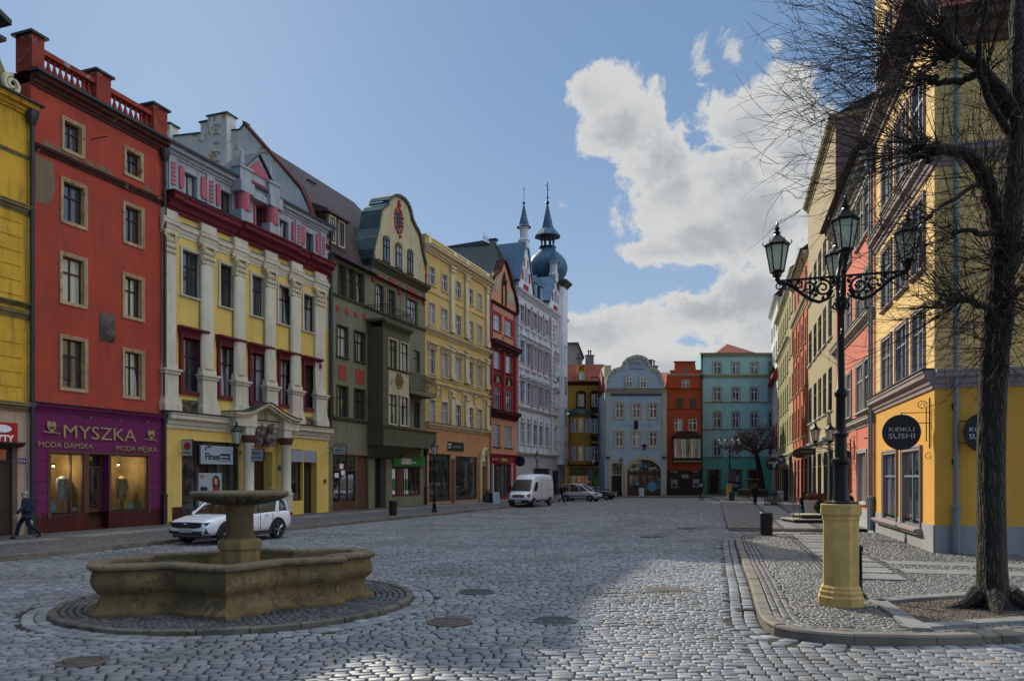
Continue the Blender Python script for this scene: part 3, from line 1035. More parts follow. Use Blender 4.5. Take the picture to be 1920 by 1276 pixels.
 def row(s, cols, xr, yt, yb, inset=0.0, n=0.0, **k):
  """windows at the given photo columns; their height is read off at column xr"""
  v1, v0 = s.v(xr, yt, n), s.v(xr, yb, n)
  for (a, b) in cols:
   s.window(s.u(a, n) + inset, s.u(b, n) - inset, v0 + inset, v1 - inset, n=n, **k)
 def rowm(s, us, w, v0, v1, **k):
  for uc in us:
   s.window(uc - w / 2, uc + w / 2, v0, v1, **k)
 def door(s, u0, u1, v1, mat=None, r=0.25, leaf=2, light=True, v0=0.12, name='door', n=0.0):
  mat = mat or DARKWOOD
  s.open.append((u0, u1, v0, v1, r))
  m = MB()
  b = n - r
  s.bx(m, u0, u1, v0, v1, b - 0.03, b + 0.02)
  top = v1 - (0.55 if light else 0.06)
  for k in range(leaf):
   a, c = u0 + (u1 - u0) * k / leaf + 0.04, u0 + (u1 - u0) * (k + 1) / leaf - 0.04
   for (p0, p1) in ((v0 + 0.1, v0 + 0.85), (v0 + 0.95, top - 0.1)):
    s.bx(m, a + .05, c - .05, p0, p1, b + 0.015, b + 0.045)
  s.bx(m, u0, u0 + 0.07, v0, v1, b, b + 0.07); s.bx(m, u1 - 0.07, u1, v0, v1, b, b + 0.07)
  s.bx(m, u0, u1, v1 - 0.07, v1, b, b + 0.07)
  if light: s.bx(m, u0, u1, top - 0.04, top + 0.05, b, b + 0.075)
  o = m.build(name, mat, s.root)
  if light:
   m = MB(); s.bx(m, u0 + .08, u1 - .08, top + .05, v1 - .08, b + .03, b + .04); m.build('pane', SHOPGLASS, o)
  m = MB()
  uc = (u0 + u1) / 2 + 0.07
  m.tube([(uc, -(b + .05), 1.15), (uc, -(b + .1), 1.15), (uc + .12, -(b + .1), 1.15)], 0.014, 6)
  m.build('handle', plain('brass', (0.35, 0.25, 0.09, 1), 0.35, 0.9), o)
  return o
 def shopfront(s, u0, u1, v0, v1, fr=None, bars=(), r=0.25, trans=None, low=0.45, n=0.0, name='shop_window', glass=None, fw=0.07, cut=True):
  """large glazed front: frame, glass behind, dado below"""
  fr = fr or DARKMETAL
  if cut: s.open.append((u0, u1, v0, v1, r))
  b = n - r
  m = MB()
  s.bx(m, u0, u0 + fw, v0, v1, b, b + .09); s.bx(m, u1 - fw, u1, v0, v1, b, b + .09)
  s.bx(m, u0 + fw, u1 - fw, v1 - fw, v1, b, b + .09); s.bx(m, u0 + fw, u1 - fw, v0, v0 + low, b, b + .09)
  for q in bars:
   uu = u0 + (u1 - u0) * q
   s.bx(m, uu - fw * .45, uu + fw * .45, v0 + low, v1 - fw, b, b + .095)
  if trans:
   vv = v0 + (v1 - v0) * trans
   s.bx(m, u0 + fw, u1 - fw, vv - .035, vv + .035, b, b + .1)
  o = m.build(name, fr, s.root)
  m = MB(); s.bx(m, u0 + .02, u1 - .02, v0 + low - .02, v1 - .03, b - .02, b + .03)
  m.build('pane', glass or SHOPGLASS, o)
  return o
 def text(s, txt, x0, x1, ybase, size=None, mat=None, n=0.06, parent=None, name='lettering', hpx=None, bold=0.0, depth=0.012, v=None, u0=None, u1=None):
  """lettering fitted between photo columns x0..x1 with cap height hpx photo pixels at x0"""
  a = s.u(x0, n) if u0 is None else u0
  c = s.u(x1, n) if u1 is None else u1
  vv = s.v(x0, ybase, n) if v is None else v
  cap = size if size else (s.v(x0, ybase - hpx, n) - s.v(x0, ybase, n))
  o = text_obj(txt, cap / 0.73, mat, parent or s.root, (a, -n, vv), (pi / 2, 0, 0), depth, name, bold=bold)
  xs = [q.co.x for q in o.data.vertices]
  w = (max(xs) - min(xs)) or 1
  sc = (c - a) / w
  o.scale = (sc, 1, 1)
  o.location.x = a - min(xs) * sc
  return o
 def downpipe(s, u, v1, mat=None, n=0.12, head=True, v0=0.15, r=0.06):
  m = MB()
  m.tube([(u, -n, v0), (u, -n, v1)], r, 10)
  for k in range(int((v1 - v0) / 2.2)):
   vv = v0 + 1 + k * 2.2
   m.lathe([(r + .018, vv), (r + .018, vv + .05)], 10, (u, -n, 0))
  if head:
   m.lathe([(r, v1 - .5), (r + .05, v1 - .4), (r + .14, v1 - .15), (r + .15, v1 + .1), (r + .05, v1 + .12)], 8, (u, -n, 0))
  m.lathe([(r + .04, v0), (r + .04, v0 + 1.3), (r + .07, v0 + 1.32), (r + .07, v0 + 1.42), (r, v0 + 1.45)], 10, (u, -n, 0))
  return m.build('downpipe', mat or ZINC, s.root, True)
 def roof(s, pts, mat, u0=None, u1=None, name='roof'):
  """closed profile of (depth behind the facade, v)"""
  m = MB().prism([(p[0], p[1]) for p in pts], 0.0 if u0 is None else u0, s.W if u1 is None else u1, 'x')
  return m.build(name, mat, s.root)
 def chimney(s, u, dep, v0, v1, w=0.7, d=0.7, mat=None, pots=0, cap=True):
  m = MB().box(u - w / 2, u + w / 2, dep - d / 2, dep + d / 2, v0, v1)
  o = m.build('chimney', mat, s.root)
  if cap:
   MB().box(u - w / 2 - .1, u + w / 2 + .1, dep - d / 2 - .1, dep + d / 2 + .1, v1, v1 + .1).build('cap', DARKMETAL, o)
  for k in range(pots):
   uu = u + (k - (pots - 1) / 2) * .3
   MB().lathe([(.09, v1 + .08), (.09, v1 + .6), (.13, v1 + .62), (.13, v1 + .8), (.03, v1 + .86)], 8, (uu, dep, 0)).build('pot', DARKMETAL, o)
  return o
def railing(h, u0, u1, v0, v1, n0, n1, mat, name='railing', step=0.13, parent=None):
 """iron balcony railing round a slab that stands out from the facade between n0 and n1"""
 m = MB()
 for (a, b, c, d) in ((u0, n0, u0, n1), (u0, n1, u1, n1), (u1, n1, u1, n0)):
  L = hypot(c - a, d - b)
  for vv in (v0 + .05, v1 - .16, v1):
   m.tube([(a, -b, vv), (c, -d, vv)], 0.018 if vv < v1 else 0.026, 5)
  k = max(1, int(L / step))
  for i in range(k + 1):
   t = i / k
   x, y = a + (c - a) * t, b + (d - b) * t
   m.tube([(x, -y, v0), (x, -y, v1 + (0.07 if i % 4 == 0 else 0))], 0.011, 4)
 return m.build(name, mat, parent or h.root)
def scroll(m, c, r, turns=1.6, axis='xz', sx=1, sz=1, rad=0.012, start=0.0, nseg=26, y=0.0):
 """spiral of round iron bar in a vertical plane"""
 pts, rs = [], []
 for i in range(nseg + 1):
  t = i / nseg
  a = start + turns * 2 * pi * t
  rr = r * (1 - t) ** 0.8 + r * 0.12
  dx, dz = cos(a) * rr * sx, sin(a) * rr * sz
  pts.append((c[0] + dx, c[1], c[2] + dz) if axis == 'xz' else (c[0], c[1] + dx, c[2] + dz))
  rs.append(rad * (1 - 0.3 * t))
 m.tube(pts, rs, 5)
def sculpt(m, u0, u1, v0, v1, n0, n1, seed, nx=10, nz=12):
 """carved relief: a lumpy height field"""
 r = random.Random(seed)
 bl = [(r.uniform(.15, .85), r.uniform(.15, .9), r.uniform(.08, .22), r.uniform(.3, 1)) for _ in range(9)]
 def H(a, b):
  z = 0
  for (p, q, w, hh) in bl:
   z = max(z, hh * math.exp(-((a - p) ** 2 + (b - q) ** 2) / (2 * w * w)))
  e = min(a, 1 - a, b, 1 - b)
  return n0 + (n1 - n0) * z * min(1, e * 7)
 vs, fs = [], []
 for i in range(nx + 1):
  for j in range(nz + 1):
   a, b = i / nx, j / nz
   vs.append((u0 + (u1 - u0) * a, -H(a, b), v0 + (v1 - v0) * b))
 for i in range(nx):
  for j in range(nz):
   fs.append((i * (nz + 1) + j, (i + 1) * (nz + 1) + j, (i + 1) * (nz + 1) + j + 1, i * (nz + 1) + j + 1))
 m.add(vs, fs)
STONE = surf('weathered_sandstone', (0.30, 0.25, 0.16, 1), 0.85, 0.3, 1.6, 0.5, 30, patch=((0.10, 0.09, 0.07, 1), 0.42, 2.2), streak=0.4)
CREAM = surf('cream_stucco', srgb('cfc6a4'), 0.85, 0.15, 1.0, 0.2, 40, streak=0.35)
SLATE = tiles('dark_slate', (0.045, 0.05, 0.06, 1), (0.07, 0.078, 0.09, 1), 0.3, 0.22, 0.55, 0.4)
BROWNTILE = tiles('dark_brown_roof_tiles', (0.06, 0.038, 0.038, 1), (0.085, 0.05, 0.045, 1), 0.2, 0.18, 0.7)
REDTILE = tiles('red_roof_tiles', (0.30, 0.075, 0.035, 1), (0.22, 0.05, 0.03, 1), 0.24, 0.3, 0.75)
COPPER = surf('green_copper', srgb('39514f'), 0.55, 0.3, 1.2, 0.2, 20, metal=0.3, patch=((0.03, 0.05, 0.06, 1), 0.4, 1.5))
BLUESLATE = tiles('blue_grey_slate', (0.035, 0.10, 0.17, 1), (0.06, 0.15, 0.24, 1), 0.34, 0.3, 0.6, 0.35)
BLUEMETAL = surf('blue_zinc_sheet', (0.06, 0.13, 0.21, 1), 0.45, 0.2, 1, 0.1, 20, metal=0.4)
# ================================================================== left row
LB = [(-400, 13.6), (58, 30.7), (309, 37.3), (616, 50.2), (797, 63.4), (918, 76.3), (968, 83.4), (1060, 100.8)]
def LX(i):
 return (gx(LB[i][0], LB[i][1]), LB[i][1])
# ---- yellow house cut off by the left edge
def house_a():
 P1 = Vector(LX(1)); d = Vector((0.328, 0.945)).normalized()
 h = House('yellow_town_house', 'yellow rusticated house cut by the left picture edge with carved gable and red sign', 0, 0, 0, 0, X=((P1 - d * 17), P1))
 Y = surf('ochre_yellow_plaster', srgb('d0a436'), 0.9, 0.2, 0.9, 0.25, 30, patch=(srgb('8a7a4a'), 0.34, 0.8), streak=0.4)
 PK = surf('pale_peach_plaster', srgb('b49a84'), 0.9, 0.18, 0.9, 0.2, 30, streak=0.35)
 T = surf('old_grey_moulding', srgb('837755'), 0.9, 0.3, 1.4, 0.4, 30, streak=0.5)
 E = h.v(40, 213)
 g1 = h.v(50, 768)
 W = h.W
 for uc in (W - 3.4, W - 6.2, W - 9.2, W - 12.2, W - 15):
  for (a, b) in ((g1 + 0.9, g1 + 2.9), (g1 + 4.2, g1 + 6.2), (g1 + 7.6, g1 + 9.4), (g1 + 10.6, g1 + 12.0)):
   if b < E - 0.5: h.window(uc - .5, uc + .5, a, b, fr=DARKWOOD, sur=T, sill=T)
 h.door(h.u(-34), h.u(33), h.v(33, 838), DARKWOOD, 0.35, 2)
 h.wall(g1, E, Y, 10)
 h.wall(0, g1, PK, 10, 'ground_floor_wall')
 m = MB()
 u1 = h.u(40)
 v = g1 + 0.3
 while v < h.v(40, 620):
  h.bx(m, 0.2, u1, v, v + 0.52, -0.01, 0.035); v += 0.57
 v = h.v(40, 555)
 while v < h.v(40, 415):
  h.bx(m, 0.2, u1, v, v + 0.52, -0.01, 0.035); v += 0.57
 m.build('rustication', Y, h.root)
 for (y, hh, p) in ((772, .35, .3), (600, .3, .22), (578, .16, .28), (405, .35, .3), (300, .15, .1)):
  h.cornice(h.v(50, y), hh, p, T, name='string_course')
 h.cornice(E, .36, .5, Y)
 h.part('gutter', DARKMETAL, (-0.1, W + .15, E + .38, E + .45, -0.1, .6))
 m = MB()
 gu = W
 b = E + .45
 pts = [(gu - .35, b), (gu - .5, b + .4), (gu - .9, b + .75), (gu - 1.2, b + 1.3), (gu - 1.3, b + 2.0), (gu - 1.35, b + 2.4), (gu - 1.35, b + 2.7), (gu - 5.5, b + 4.2), (gu - 9.5, b + 2.7), (gu - 9.5, b + 2.2), (gu - 10, b + 1.4), (gu - 11, b)]
 m.prism(pts, 0.1, 0.75, 'y')
 gb = m.build('gable', T, h.root)
 m = MB()
 for (q0, q1) in zip(pts[5:9], pts[6:10]):
  pass
 m.prism([(gu - 1.0, b + 2.65), (gu - 1.0, b + 2.85), (gu - 5.5, b + 4.5), (gu - 9.9, b + 2.9), (gu - 9.9, b + 2.7), (gu - 5.5, b + 4.2)], -.25, .9, 'y')
 m.box(gu - 9.8, gu - 1.1, -.1, .8, b + 2.0, b + 2.15)
 m.build('cornice', DARKMETAL, gb)
 m = MB()
 scroll(m, (gu - .8, -.0, b + .5), .34, 1.7, rad=.11, start=pi / 2)
 m.build('volute', CREAM, gb, True)
 h.roof([(.7, E + .5), (5, E + 4.2), (10, E + .5)], BROWNTILE)
 RED = plain('red_sign_paint', srgb('a5131a'), 0.4)
 WH = plain('white_lettering', (0.75, 0.75, 0.75, 1), 0.5)
 a, c = h.u(-62), h.u(30)
 vt, vb = h.v(30, 793), h.v(30, 834)
 sg = h.part('sign_board', RED, (a, c, vb, vt, .04, .09))
 h.text('KREDYTY', -52, 26, 826, mat=WH, n=.1, parent=sg, hpx=15, bold=.012)
 m = MB().lathe([(.01, 0), (.3, 0), (.3, .02), (.01, .02)], 20)
 o = m.build('oval', WH, sg); o.rotation_euler = (pi / 2, 0, 0); o.scale = (1.15, .5, 1); o.location = (h.u(2), -.09, h.v(2, 803))
 BL = plain('enamel_blue', srgb('1b2c66'), 0.3)
 n1 = h.part('house_number', BL, (h.u(34), h.u(40.5), h.v(40, 867), h.v(40, 858), .03, .05), (h.u(41), h.u(47.5), h.v(47, 868), h.v(47, 859), .03, .05))
 h.text('13', 35.2, 39.8, 865.5, mat=WH, n=.055, parent=n1, hpx=5.5)
 h.text('14', 42.2, 46.8, 866.5, mat=WH, n=.055, parent=n1, hpx=5.5)
 m = MB()
 h.prof('door_lintel', DARKWOOD, [(-.02, h.v(33, 838)), (.12, h.v(33, 838)), (.3, h.v(33, 832)), (.3, h.v(33, 829)), (-.02, h.v(33, 828))], h.u(-40), h.u(38))
 h.downpipe(W - .12, E + .1, DARKMETAL, .22, r=.09)
 return h
HA = house_a()
# ---- red house with the purple shop
def house_red():
 h = House('red_town_house', 'red four-window house with balustrade on top and purple clothes shop below', 0, 0, 0, 0, X=(LX(1), LX(2)))
 R = surf('brick_red_plaster', srgb('a84634'), 0.9, 0.16, 0.5, 0.3, 50, streak=0.3, patch=(srgb('9a5a44'), .33, 1.1))
 S = surf('worn_cream_stone', srgb('b59a74'), 0.85, 0.25, 2.0, 0.4, 30, patch=(srgb('7a6248'), 0.4, 2.5))
 PU = surf('purple_paint', srgb('6b1f52'), 0.7, 0.1, 0.7, 0.1, 40, streak=0.1)
 MR = surf('maroon_dado', srgb('4a1a17'), 0.6, 0.15, 0.8, 0.1, 40)
 DK = surf('dirty_dark_moulding', srgb('4d2a24'), 0.9, 0.35, 2.0, 0.5, 30, patch=(srgb('8f8266'), 0.36, 1.6))
 E = h.v(61, 155)
 sh = h.v(63, 757)
 cw1, cw2 = (113, 163), (230, 269)
 k = dict(fr=DARKWOOD, sur=S, sw=.14, r=.26, mull='cross')
 for (a, yt, yb) in (((114, 158), 215, 281), ((112, 163), 329, 416), ((110, 163), 469, 568), ((110, 163.5), 625, 731)):
  h.row([a], a[0], yt, yb, inset=.15, **k)
 for (a, yt, yb) in (((231, 268), 271, 327), ((229, 269), 375, 455), ((228, 269.5), 508.5, 595), ((228, 270), 650, 746)):
  h.row([a], a[0], yt, yb, inset=.15, **k)
 vt = h.v(94, 848); vb = h.v(94, 967)
 a0, a1, d0, d1, b0, b1 = h.u(94), h.u(158), h.u(166), h.u(204), h.u(207), h.u(277)
 for (p, q) in ((a0, a1), (b0, b1)):
  h.open.append((p, q, vb, vt, 1.6))
 h.open.append((d0, d1, .14, vt, .5))
 h.wall(sh, E, R, 10)
 h.wall(0.85, sh, PU, 10, 'shop_wall')
 h.wall(0, 0.85, MR, 10, 'dado')
 CLEAR = plain('clear_shop_glass', (0.9, 0.95, 0.95, 1), 0.04, 0, 0.5, trans=1.0)
 mt = MATS['clear_shop_glass']
 nt = mt.node_tree; hh = NT(nt)
 nt.nodes.clear()
 out = hh.n('ShaderNodeOutputMaterial'); tr = hh.n('ShaderNodeBsdfTransparent'); gl = hh.n('ShaderNodeBsdfGlossy'); mx = hh.n('ShaderNodeMixShader'); fr = hh.n('ShaderNodeLayerWeight')
 tr.inputs[0].default_value = (.82, .86, .85, 1); gl.inputs['Roughness'].default_value = .03; fr.inputs[0].default_value = .3
 nt.links.new(hh.m('MULTIPLY_ADD', hh.m('POWER', fr.outputs[1], 2.5), 0.5, 0.06), mx.inputs[0]); nt.links.new(tr.outputs[0], mx.inputs[1]); nt.links.new(gl.outputs[0], mx.inputs[2]); nt.links.new(mx.outputs[0], out.inputs[0])
 INT = surf('shop_interior', srgb('8a7650'), 0.9, 0.3, 1.2, 0, 30, streak=0)
 for (p, q) in ((a0, a1), (b0, b1)):
  h.shopfront(p, q, vb, vt, BROWNWOOD, (.62,) if p == a0 else (), .12, None, .05, glass=CLEAR, cut=False)
  m = MB()
  h.bx(m, p, q, vb - .02, vt + .02, -1.7, -1.62)
  h.bx(m, p, q, vb - .04, vb, -1.65, -.05)
  h.bx(m, p, p + .03, vb, vt, -1.62, -.16); h.bx(m, q - .03, q, vb, vt, -1.62, -.16); h.bx(m, p + .03, q - .03, vt - .03, vt, -1.62, -.16)
  m.build('interior', INT, h.root)
 h.door(d0, d1, vt - .02, BROWNWOOD, .5, 1, True, .14)
 h.open.pop()
 m = MB(); h.bx(m, d0 + .22, d1 - .22, 1.1, 2.9, -.46, -.44); m.build('door_pane', SHOPGLASS, h.root)
 h.part('shop_frame', BROWNWOOD, (a1 - .02, d0 + .01, .86, vt, -.01, .03), (d1 - .01, b0 + .02, .86, vt, -.01, .03), (a0 - .12, a0, vb - .1, vt, -.01, .04), (b1, b1 + .12, vb - .1, vt, -.01, .04), (a0 - .12, b1 + .12, vt - .01, vt + .1, -.01, .05))
 for (p, q) in ((0.05, a0 - .13), (b1 + .13, h.W - .05)):
  m = MB(); v = 0.95
  while v < vt - .1:
   h.bx(m, p, q, v, v + .40, -.01, .02); v += .43
  m.build('rustication', PU, h.root)
 h.cornice(sh - .25, .3, .22, PU, name='shop_cornice')
 h.part('flashing', DARKMETAL, (0, h.W, sh + .06, sh + .1, -.02, .27))
 for x in (158, 214, 265):
  m = MB().tube([(h.u(x), 0, h.v(x, 782 + (x - 158) * .08)), (h.u(x), -.3, h.v(x, 781 + (x - 158) * .08))], .02, 6)
  m.sphere((h.u(x), -.34, h.v(x, 783 + (x - 158) * .08)), .06)
  m.build('sign_spotlight', ZINC, h.root)
 GOLD = plain('gold_lettering', srgb('a8946c'), 0.4, 0.3)
 h.text('MYSZKA', 119, 255, 820, mat=GOLD, n=.05, hpx=26, depth=.018, bold=.0, name='shop_name')
 h.text('MODA DAMSKA', 72, 174, 837, mat=GOLD, n=.05, hpx=11, depth=.012)
 h.text('MODA MĘSKA', 218, 294, 844, mat=GOLD, n=.05, hpx=10, depth=.012)
 for x, y in ((94, 800), (281, 815)):                      # owl sitting on a twig
  uc, vc = h.u(x), h.v(x, y)
  m = MB()
  pts = [(0, -.22), (.13, -.12), (.19, .05), (.17, .2), (.08, .24), (0, .15), (-.08, .24), (-.17, .2), (-.19, .05), (-.13, -.12)]
  m.prism([(uc + p[0] * 1.1, vc + p[1]) for p in pts], -.05, -.09, 'y')
  m.tube([(uc - .38, -.07, vc - .2), (uc - .1, -.09, vc - .24), (uc + .15, -.09, vc - .22), (uc + .4, -.07, vc - .27)], .025, 6)
  o = m.build('emblem', GOLD, h.root)
  m = MB()
  for s2 in (-1, 1):
   m.lathe([(.055, 0), (.055, .012)], 12, (0, 0, 0))
  m = MB()
  for s2 in (-1, 1):
   m.tube([(uc + s2 * .062 + .052 * cos(t), -.1, vc - .03 + .052 * sin(t)) for t in [i * pi / 5 for i in range(11)]], .016, 4)
  m.build('eyes', BLACK, o)
 bnd = h.v(67, 283)
 h.cornice(bnd, .28, .2, DK, name='string_course')
 h.cornice(E - .1, .5, .4, DK)
 h.part('gutter', DARKMETAL, (-.1, h.W + .1, E + .38, E + .5, -.05, .5))
 T0 = E + .5
 ptop = h.v(179, 134)
 rail = h.v(79, 91)
 piers = [(h.u(63) - .15, h.u(80)), (h.u(178), h.u(205)), (h.u(285), h.u(311))]
 BR = surf('red_pier_plaster', srgb('8e3a2c'), 0.9, 0.25, 1.5, 0.4, 40, patch=(srgb('8f8478'), 0.4, 1.8))
 bl = h.part('balustrade', BR, (0, h.W, T0, T0 + .14, -.55, .1))
 h.part('rail', BR, (piers[0][1], piers[1][0], rail - .2, rail, -.42, .02), (piers[1][1], piers[2][0], rail - .2, rail, -.42, .02), parent=bl)
 for i, (p, q) in enumerate(piers):
  tv = ptop
  o = h.part('pier', BR, (p, q, T0, tv, -.8, .1), parent=bl)
 for p, q in piers: h.part('pier_cap', DARKMETAL, (p - .12, q + .12, ptop, ptop + .1, -.92, .22), parent=bl)
 z0 = T0 + .14; hh2 = rail - .2 - z0
 prof = [(.09, 0), (.09, .06 * hh2), (.05, .1 * hh2), (.06, .18 * hh2), (.115, .36 * hh2), (.09, .5 * hh2), (.045, .72 * hh2), (.05, .84 * hh2), (.08, .9 * hh2), (.08, hh2)]
 src = None
 for (a, b, nb) in ((piers[0][1], piers[1][0], 9), (piers[1][1], piers[2][0], 8)):
  for i in range(nb):
   uu = a + (b - a) * (i + .5) / nb
   if src is None:
    src = MB().lathe(prof, 10).build('baluster', BR, h.root, True)
    src.location = (uu, .2, z0)
   else:
    c = src.copy(); COL.objects.link(c); c.location = (uu, .2, z0)
 m = MB(); uc, vc = h.u(200), h.v(200, 614)
 sculpt(m, uc - .38, uc + .42, vc - .62, vc + .62, .02, .28, 4)
 h.part('carved_shield', surf('dark_carving', (0.10, 0.085, 0.07, 1), .9), (uc - .33, uc + .37, vc - .55, vc + .55, 0, .05))
 m.build('carved_relief', MATS['dark_carving'], h.root, True)
 pm = surf('bare_grey_render', srgb('7b6a52'), 0.95, 0.15, 2, 0.4, 40)
 r = random.Random(2)
 pu = [(66, 290), (100, 305), (101, 330), (103, 352), (99, 372), (88, 384), (76, 381), (66, 376)]
 MB().prism([(h.u(x), h.v(x, y)) for x, y in pu], -.012, 0, 'y').build('bare_plaster', pm, h.root)
 r = random.Random(8)
 for i in range(22):
  m = MB(); x = r.uniform(84, 298)
  uu = h.u(x); vv = bnd + .3 + r.uniform(0, .25)
  k2 = r.randint(5, 8)
  m.prism([(uu + r.uniform(.08, .3) * cos(2 * pi * j / k2), vv + r.uniform(.05, .22) * sin(2 * pi * j / k2)) for j in range(k2)], -.008 - i * .0004, 0, 'y')
  m.build('flaked_plaster', pm, h.root)
 h.roof([(.6, E + .45), (5, E + 1.2), (10, E + .45)], DARKMETAL)
 h.downpipe(h.W - .18, E - .1, DARKMETAL, .18, r=.08)
 h.part('flue_pole', IRON, (h.u(172) - .015, h.u(172) + .015, h.v(172, 262) , h.v(172, 262) + .03, 0, .9))
 return h
HRED = house_red()
# ---- yellow baroque house with white pilasters
def house_baroque():
 h = House('baroque_town_house', 'yellow house with tall white pilasters, dark red cornice and grey and pink attic', 0, 0, 0, 0, X=(LX(2), LX(3)))
 Y = surf('warm_yellow_plaster', srgb('dcbf66'), 0.9, 0.1, 0.6, 0.2, 40, streak=0.12)
 WH = surf('off_white_stucco', srgb('cfc8b2'), 0.85, 0.12, 0.9, 0.2, 40, streak=0.2)
 RD = surf('dark_red_moulding', srgb('6e2430'), 0.8, 0.15, 1, 0.15, 40, streak=0.15)
 GR = surf('blue_grey_attic', srgb('a2a8ae'), 0.85, 0.1, 0.8, 0.15, 40, streak=0.3)
 PK = surf('pink_stucco', srgb('b5606c'), 0.85, 0.12, 1.2, 0.2, 40)
 AT0, AT1 = h.v(313, 361), h.v(321, 290)
 Eb = h.v(313, 394)            # underside of the red cornice
 lg = h.v(310, 772)            # ledge above the ground floor
 W = h.W
 DW = plain('near_black_frames', (0.02, 0.02, 0.022, 1), 0.5)
 RW = plain('dark_red_frames', srgb('35141a'), 0.5)
 tall = [(337, 380), (408.6, 442.5), (468, 499), (519, 553.7), (566, 593.6)]
 h.row(tall, 337, 458, 556, inset=.16, fr=DW, sur=WH, sw=.16, sill=WH, r=.3, mull='cross', name='tall_window')
 red = [(335, 380), (406, 450), (465, 504), (519.5, 554.5), (566, 596.5)]
 h.row(red, 335, 622, 738, inset=.2, fr=RW, sur=RD, sw=.2, r=.28, mull='cross', hood=(RD, .3, .4), sp=.12, name='red_framed_window')
 att = [(346.5, 370), (414, 435.5), (524, 541), (574, 588)]
 h.row(att, 346.5, 321, 370, inset=.0, fr=plain('dark_green_frames', srgb('20302c'), .5), r=.3, mull='two', name='attic_window')
 h.row([(479, 497.5)], 479, 383, 427, inset=.0, fr=DW, sur=PK, sw=.16, r=.3, mull='two', name='attic_window')
 s0, s1 = h.u(341), h.u(448)
 h.shopfront(s0, s1, .3, h.v(341, 824), DARKMETAL, (.28, .4, .86), .3, None, .5)
 h.door(h.u(476), h.u(511), h.v(476, 845), DARKWOOD, .7, 2, True)
 r0, r1 = h.u(544), h.u(594)
 h.shopfront(r0, r0 + (r1 - r0) * .47, .95, h.v(544, 841), DARKWOOD, (), .3, .72, .1)
 h.door(r0 + (r1 - r0) * .5, r1, h.v(560, 846), DARKWOOD, .5, 2, False)
 h.wall(lg, Eb + .2, Y, 11)
 h.wall(0, lg, Y, 11, 'ground_floor_wall')
 h.wall(AT0 - .1, AT1, GR, 3, 'attic_wall')
 h.cornice(lg - .75, .75, .45, WH, name='ledge')
 h.part('ledge_flashing', DARKMETAL, (-.02, W + .1, lg + .03, lg + .07, 0, .52))
 pil = [(310, 332), (381, 405), (443, 464), (501, 520), (549, 567), (595, 613)]
 caps = h.v(313, 434)
 for i, (a, b) in enumerate(pil):
  u0, u1 = h.u(a, .3), h.u(b, .3)
  uc, w = (u0 + u1) / 2, (u1 - u0)
  if i in (0,): uc += .08
  pt = h.v(308, 690) if i == 0 else h.v(382, 703)
  n1 = .22 if i in (0, 5) else .28
  m = MB()
  for (v0, v1, e) in ((lg + .07, lg + .42, .17), (lg + .42, lg + .7, .1), (lg + .7, pt - .25, .05), (pt - .25, pt - .1, .12), (pt - .1, pt, .2)):
   h.bx(m, uc - w / 2 - e, uc + w / 2 + e, v0, v1, -.02, n1 + e)
  m.prism([(uc - w / 2 - .17, lg + .42), (uc + w / 2 + .17, lg + .42), (uc + w / 2 + .06, lg + .75), (uc - w / 2 - .06, lg + .75)], -n1 - .12, 0, 'y')
  o = m.build('pilaster', WH, h.root)
  m = MB()
  h.bx(m, uc - w / 2 - .05, uc + w / 2 + .05, pt, pt + .22, 0, n1 + .02)
  h.bx(m, uc - w / 2 - .02, uc + w / 2 + .02, pt + .22, pt + .34, 0, n1 - .02)
  if i in (1, 2, 3, 4):
   m.lathe([(w * .5, pt + .3), (w * .49, caps - 1.1), (w * .46, caps - 1.05)], 20, (uc, -n1 * .5, 0), sy=.45)
  else:
   h.bx(m, uc - w / 2, uc + w / 2, pt + .34, caps - 1.05, 0, n1 - .06)
  m.build('shaft', WH, o, True)
  m = MB()          # leafy capital
  h.bx(m, uc - w / 2 - .1, uc + w / 2 + .1, caps - .14, caps, 0, n1 + .1)
  h.bx(m, uc - w / 2 + .02, uc + w / 2 - .02, caps - 1.05, caps - .14, 0, n1 - .08)
  for row_ in range(3):
   for k in range(4):
    a2 = (k + .5 + (row_ % 2) * .25) / 4.2
    m.sphere((uc - w / 2 + w * a2, -(n1 - .04), caps - .95 + row_ * .28), .1 + .01 * row_, 8, 6, 1, .9, 1.3)
  for s2 in (-1, 1):
   scroll(m, (uc + s2 * w * .42, -(n1 + .06), caps - .28), .14, 1.4, rad=.045, sx=s2)
  m.build('capital', CREAM, o, True)
  h.part('entablature_block', WH, (uc - w / 2 - .08, uc + w / 2 + .08, caps + .62, Eb, 0, n1), parent=o)
  h.cornice(caps, .62, .2, WH, uc - w / 2 - .16, uc + w / 2 + .16, name='entablature_break', base=n1 - .1)
 h.cornice(caps, .6, .22, WH, name='architrave')
 h.part('architrave_flashing', DARKMETAL, (0, W, caps + .62, caps + .65, 0, .24))
 h.cornice(Eb, AT0 - Eb, .6, RD)
 h.cornice(Eb - .02, AT0 - Eb + .03, .85, RD, h.u(440), h.u(545), name='cornice_projection')
 for (a, b) in ((309, 334), (595, 618)):
  h.cornice(Eb - .02, AT0 - Eb + .03, .75, RD, max(.0, h.u(a, 1)), min(W + .05, h.u(b, .3)), name='cornice_projection')
 h.part('cornice_flashing', DARKMETAL, (-.05, W + .12, AT0 + .02, AT0 + .06, 0, .64))
 h.cornice(AT1 - .1, .45, .4, GR, name='attic_cornice')
 h.part('gutter', DARKMETAL, (-.05, W + .15, AT1 + .36, AT1 + .5, -.1, .5))
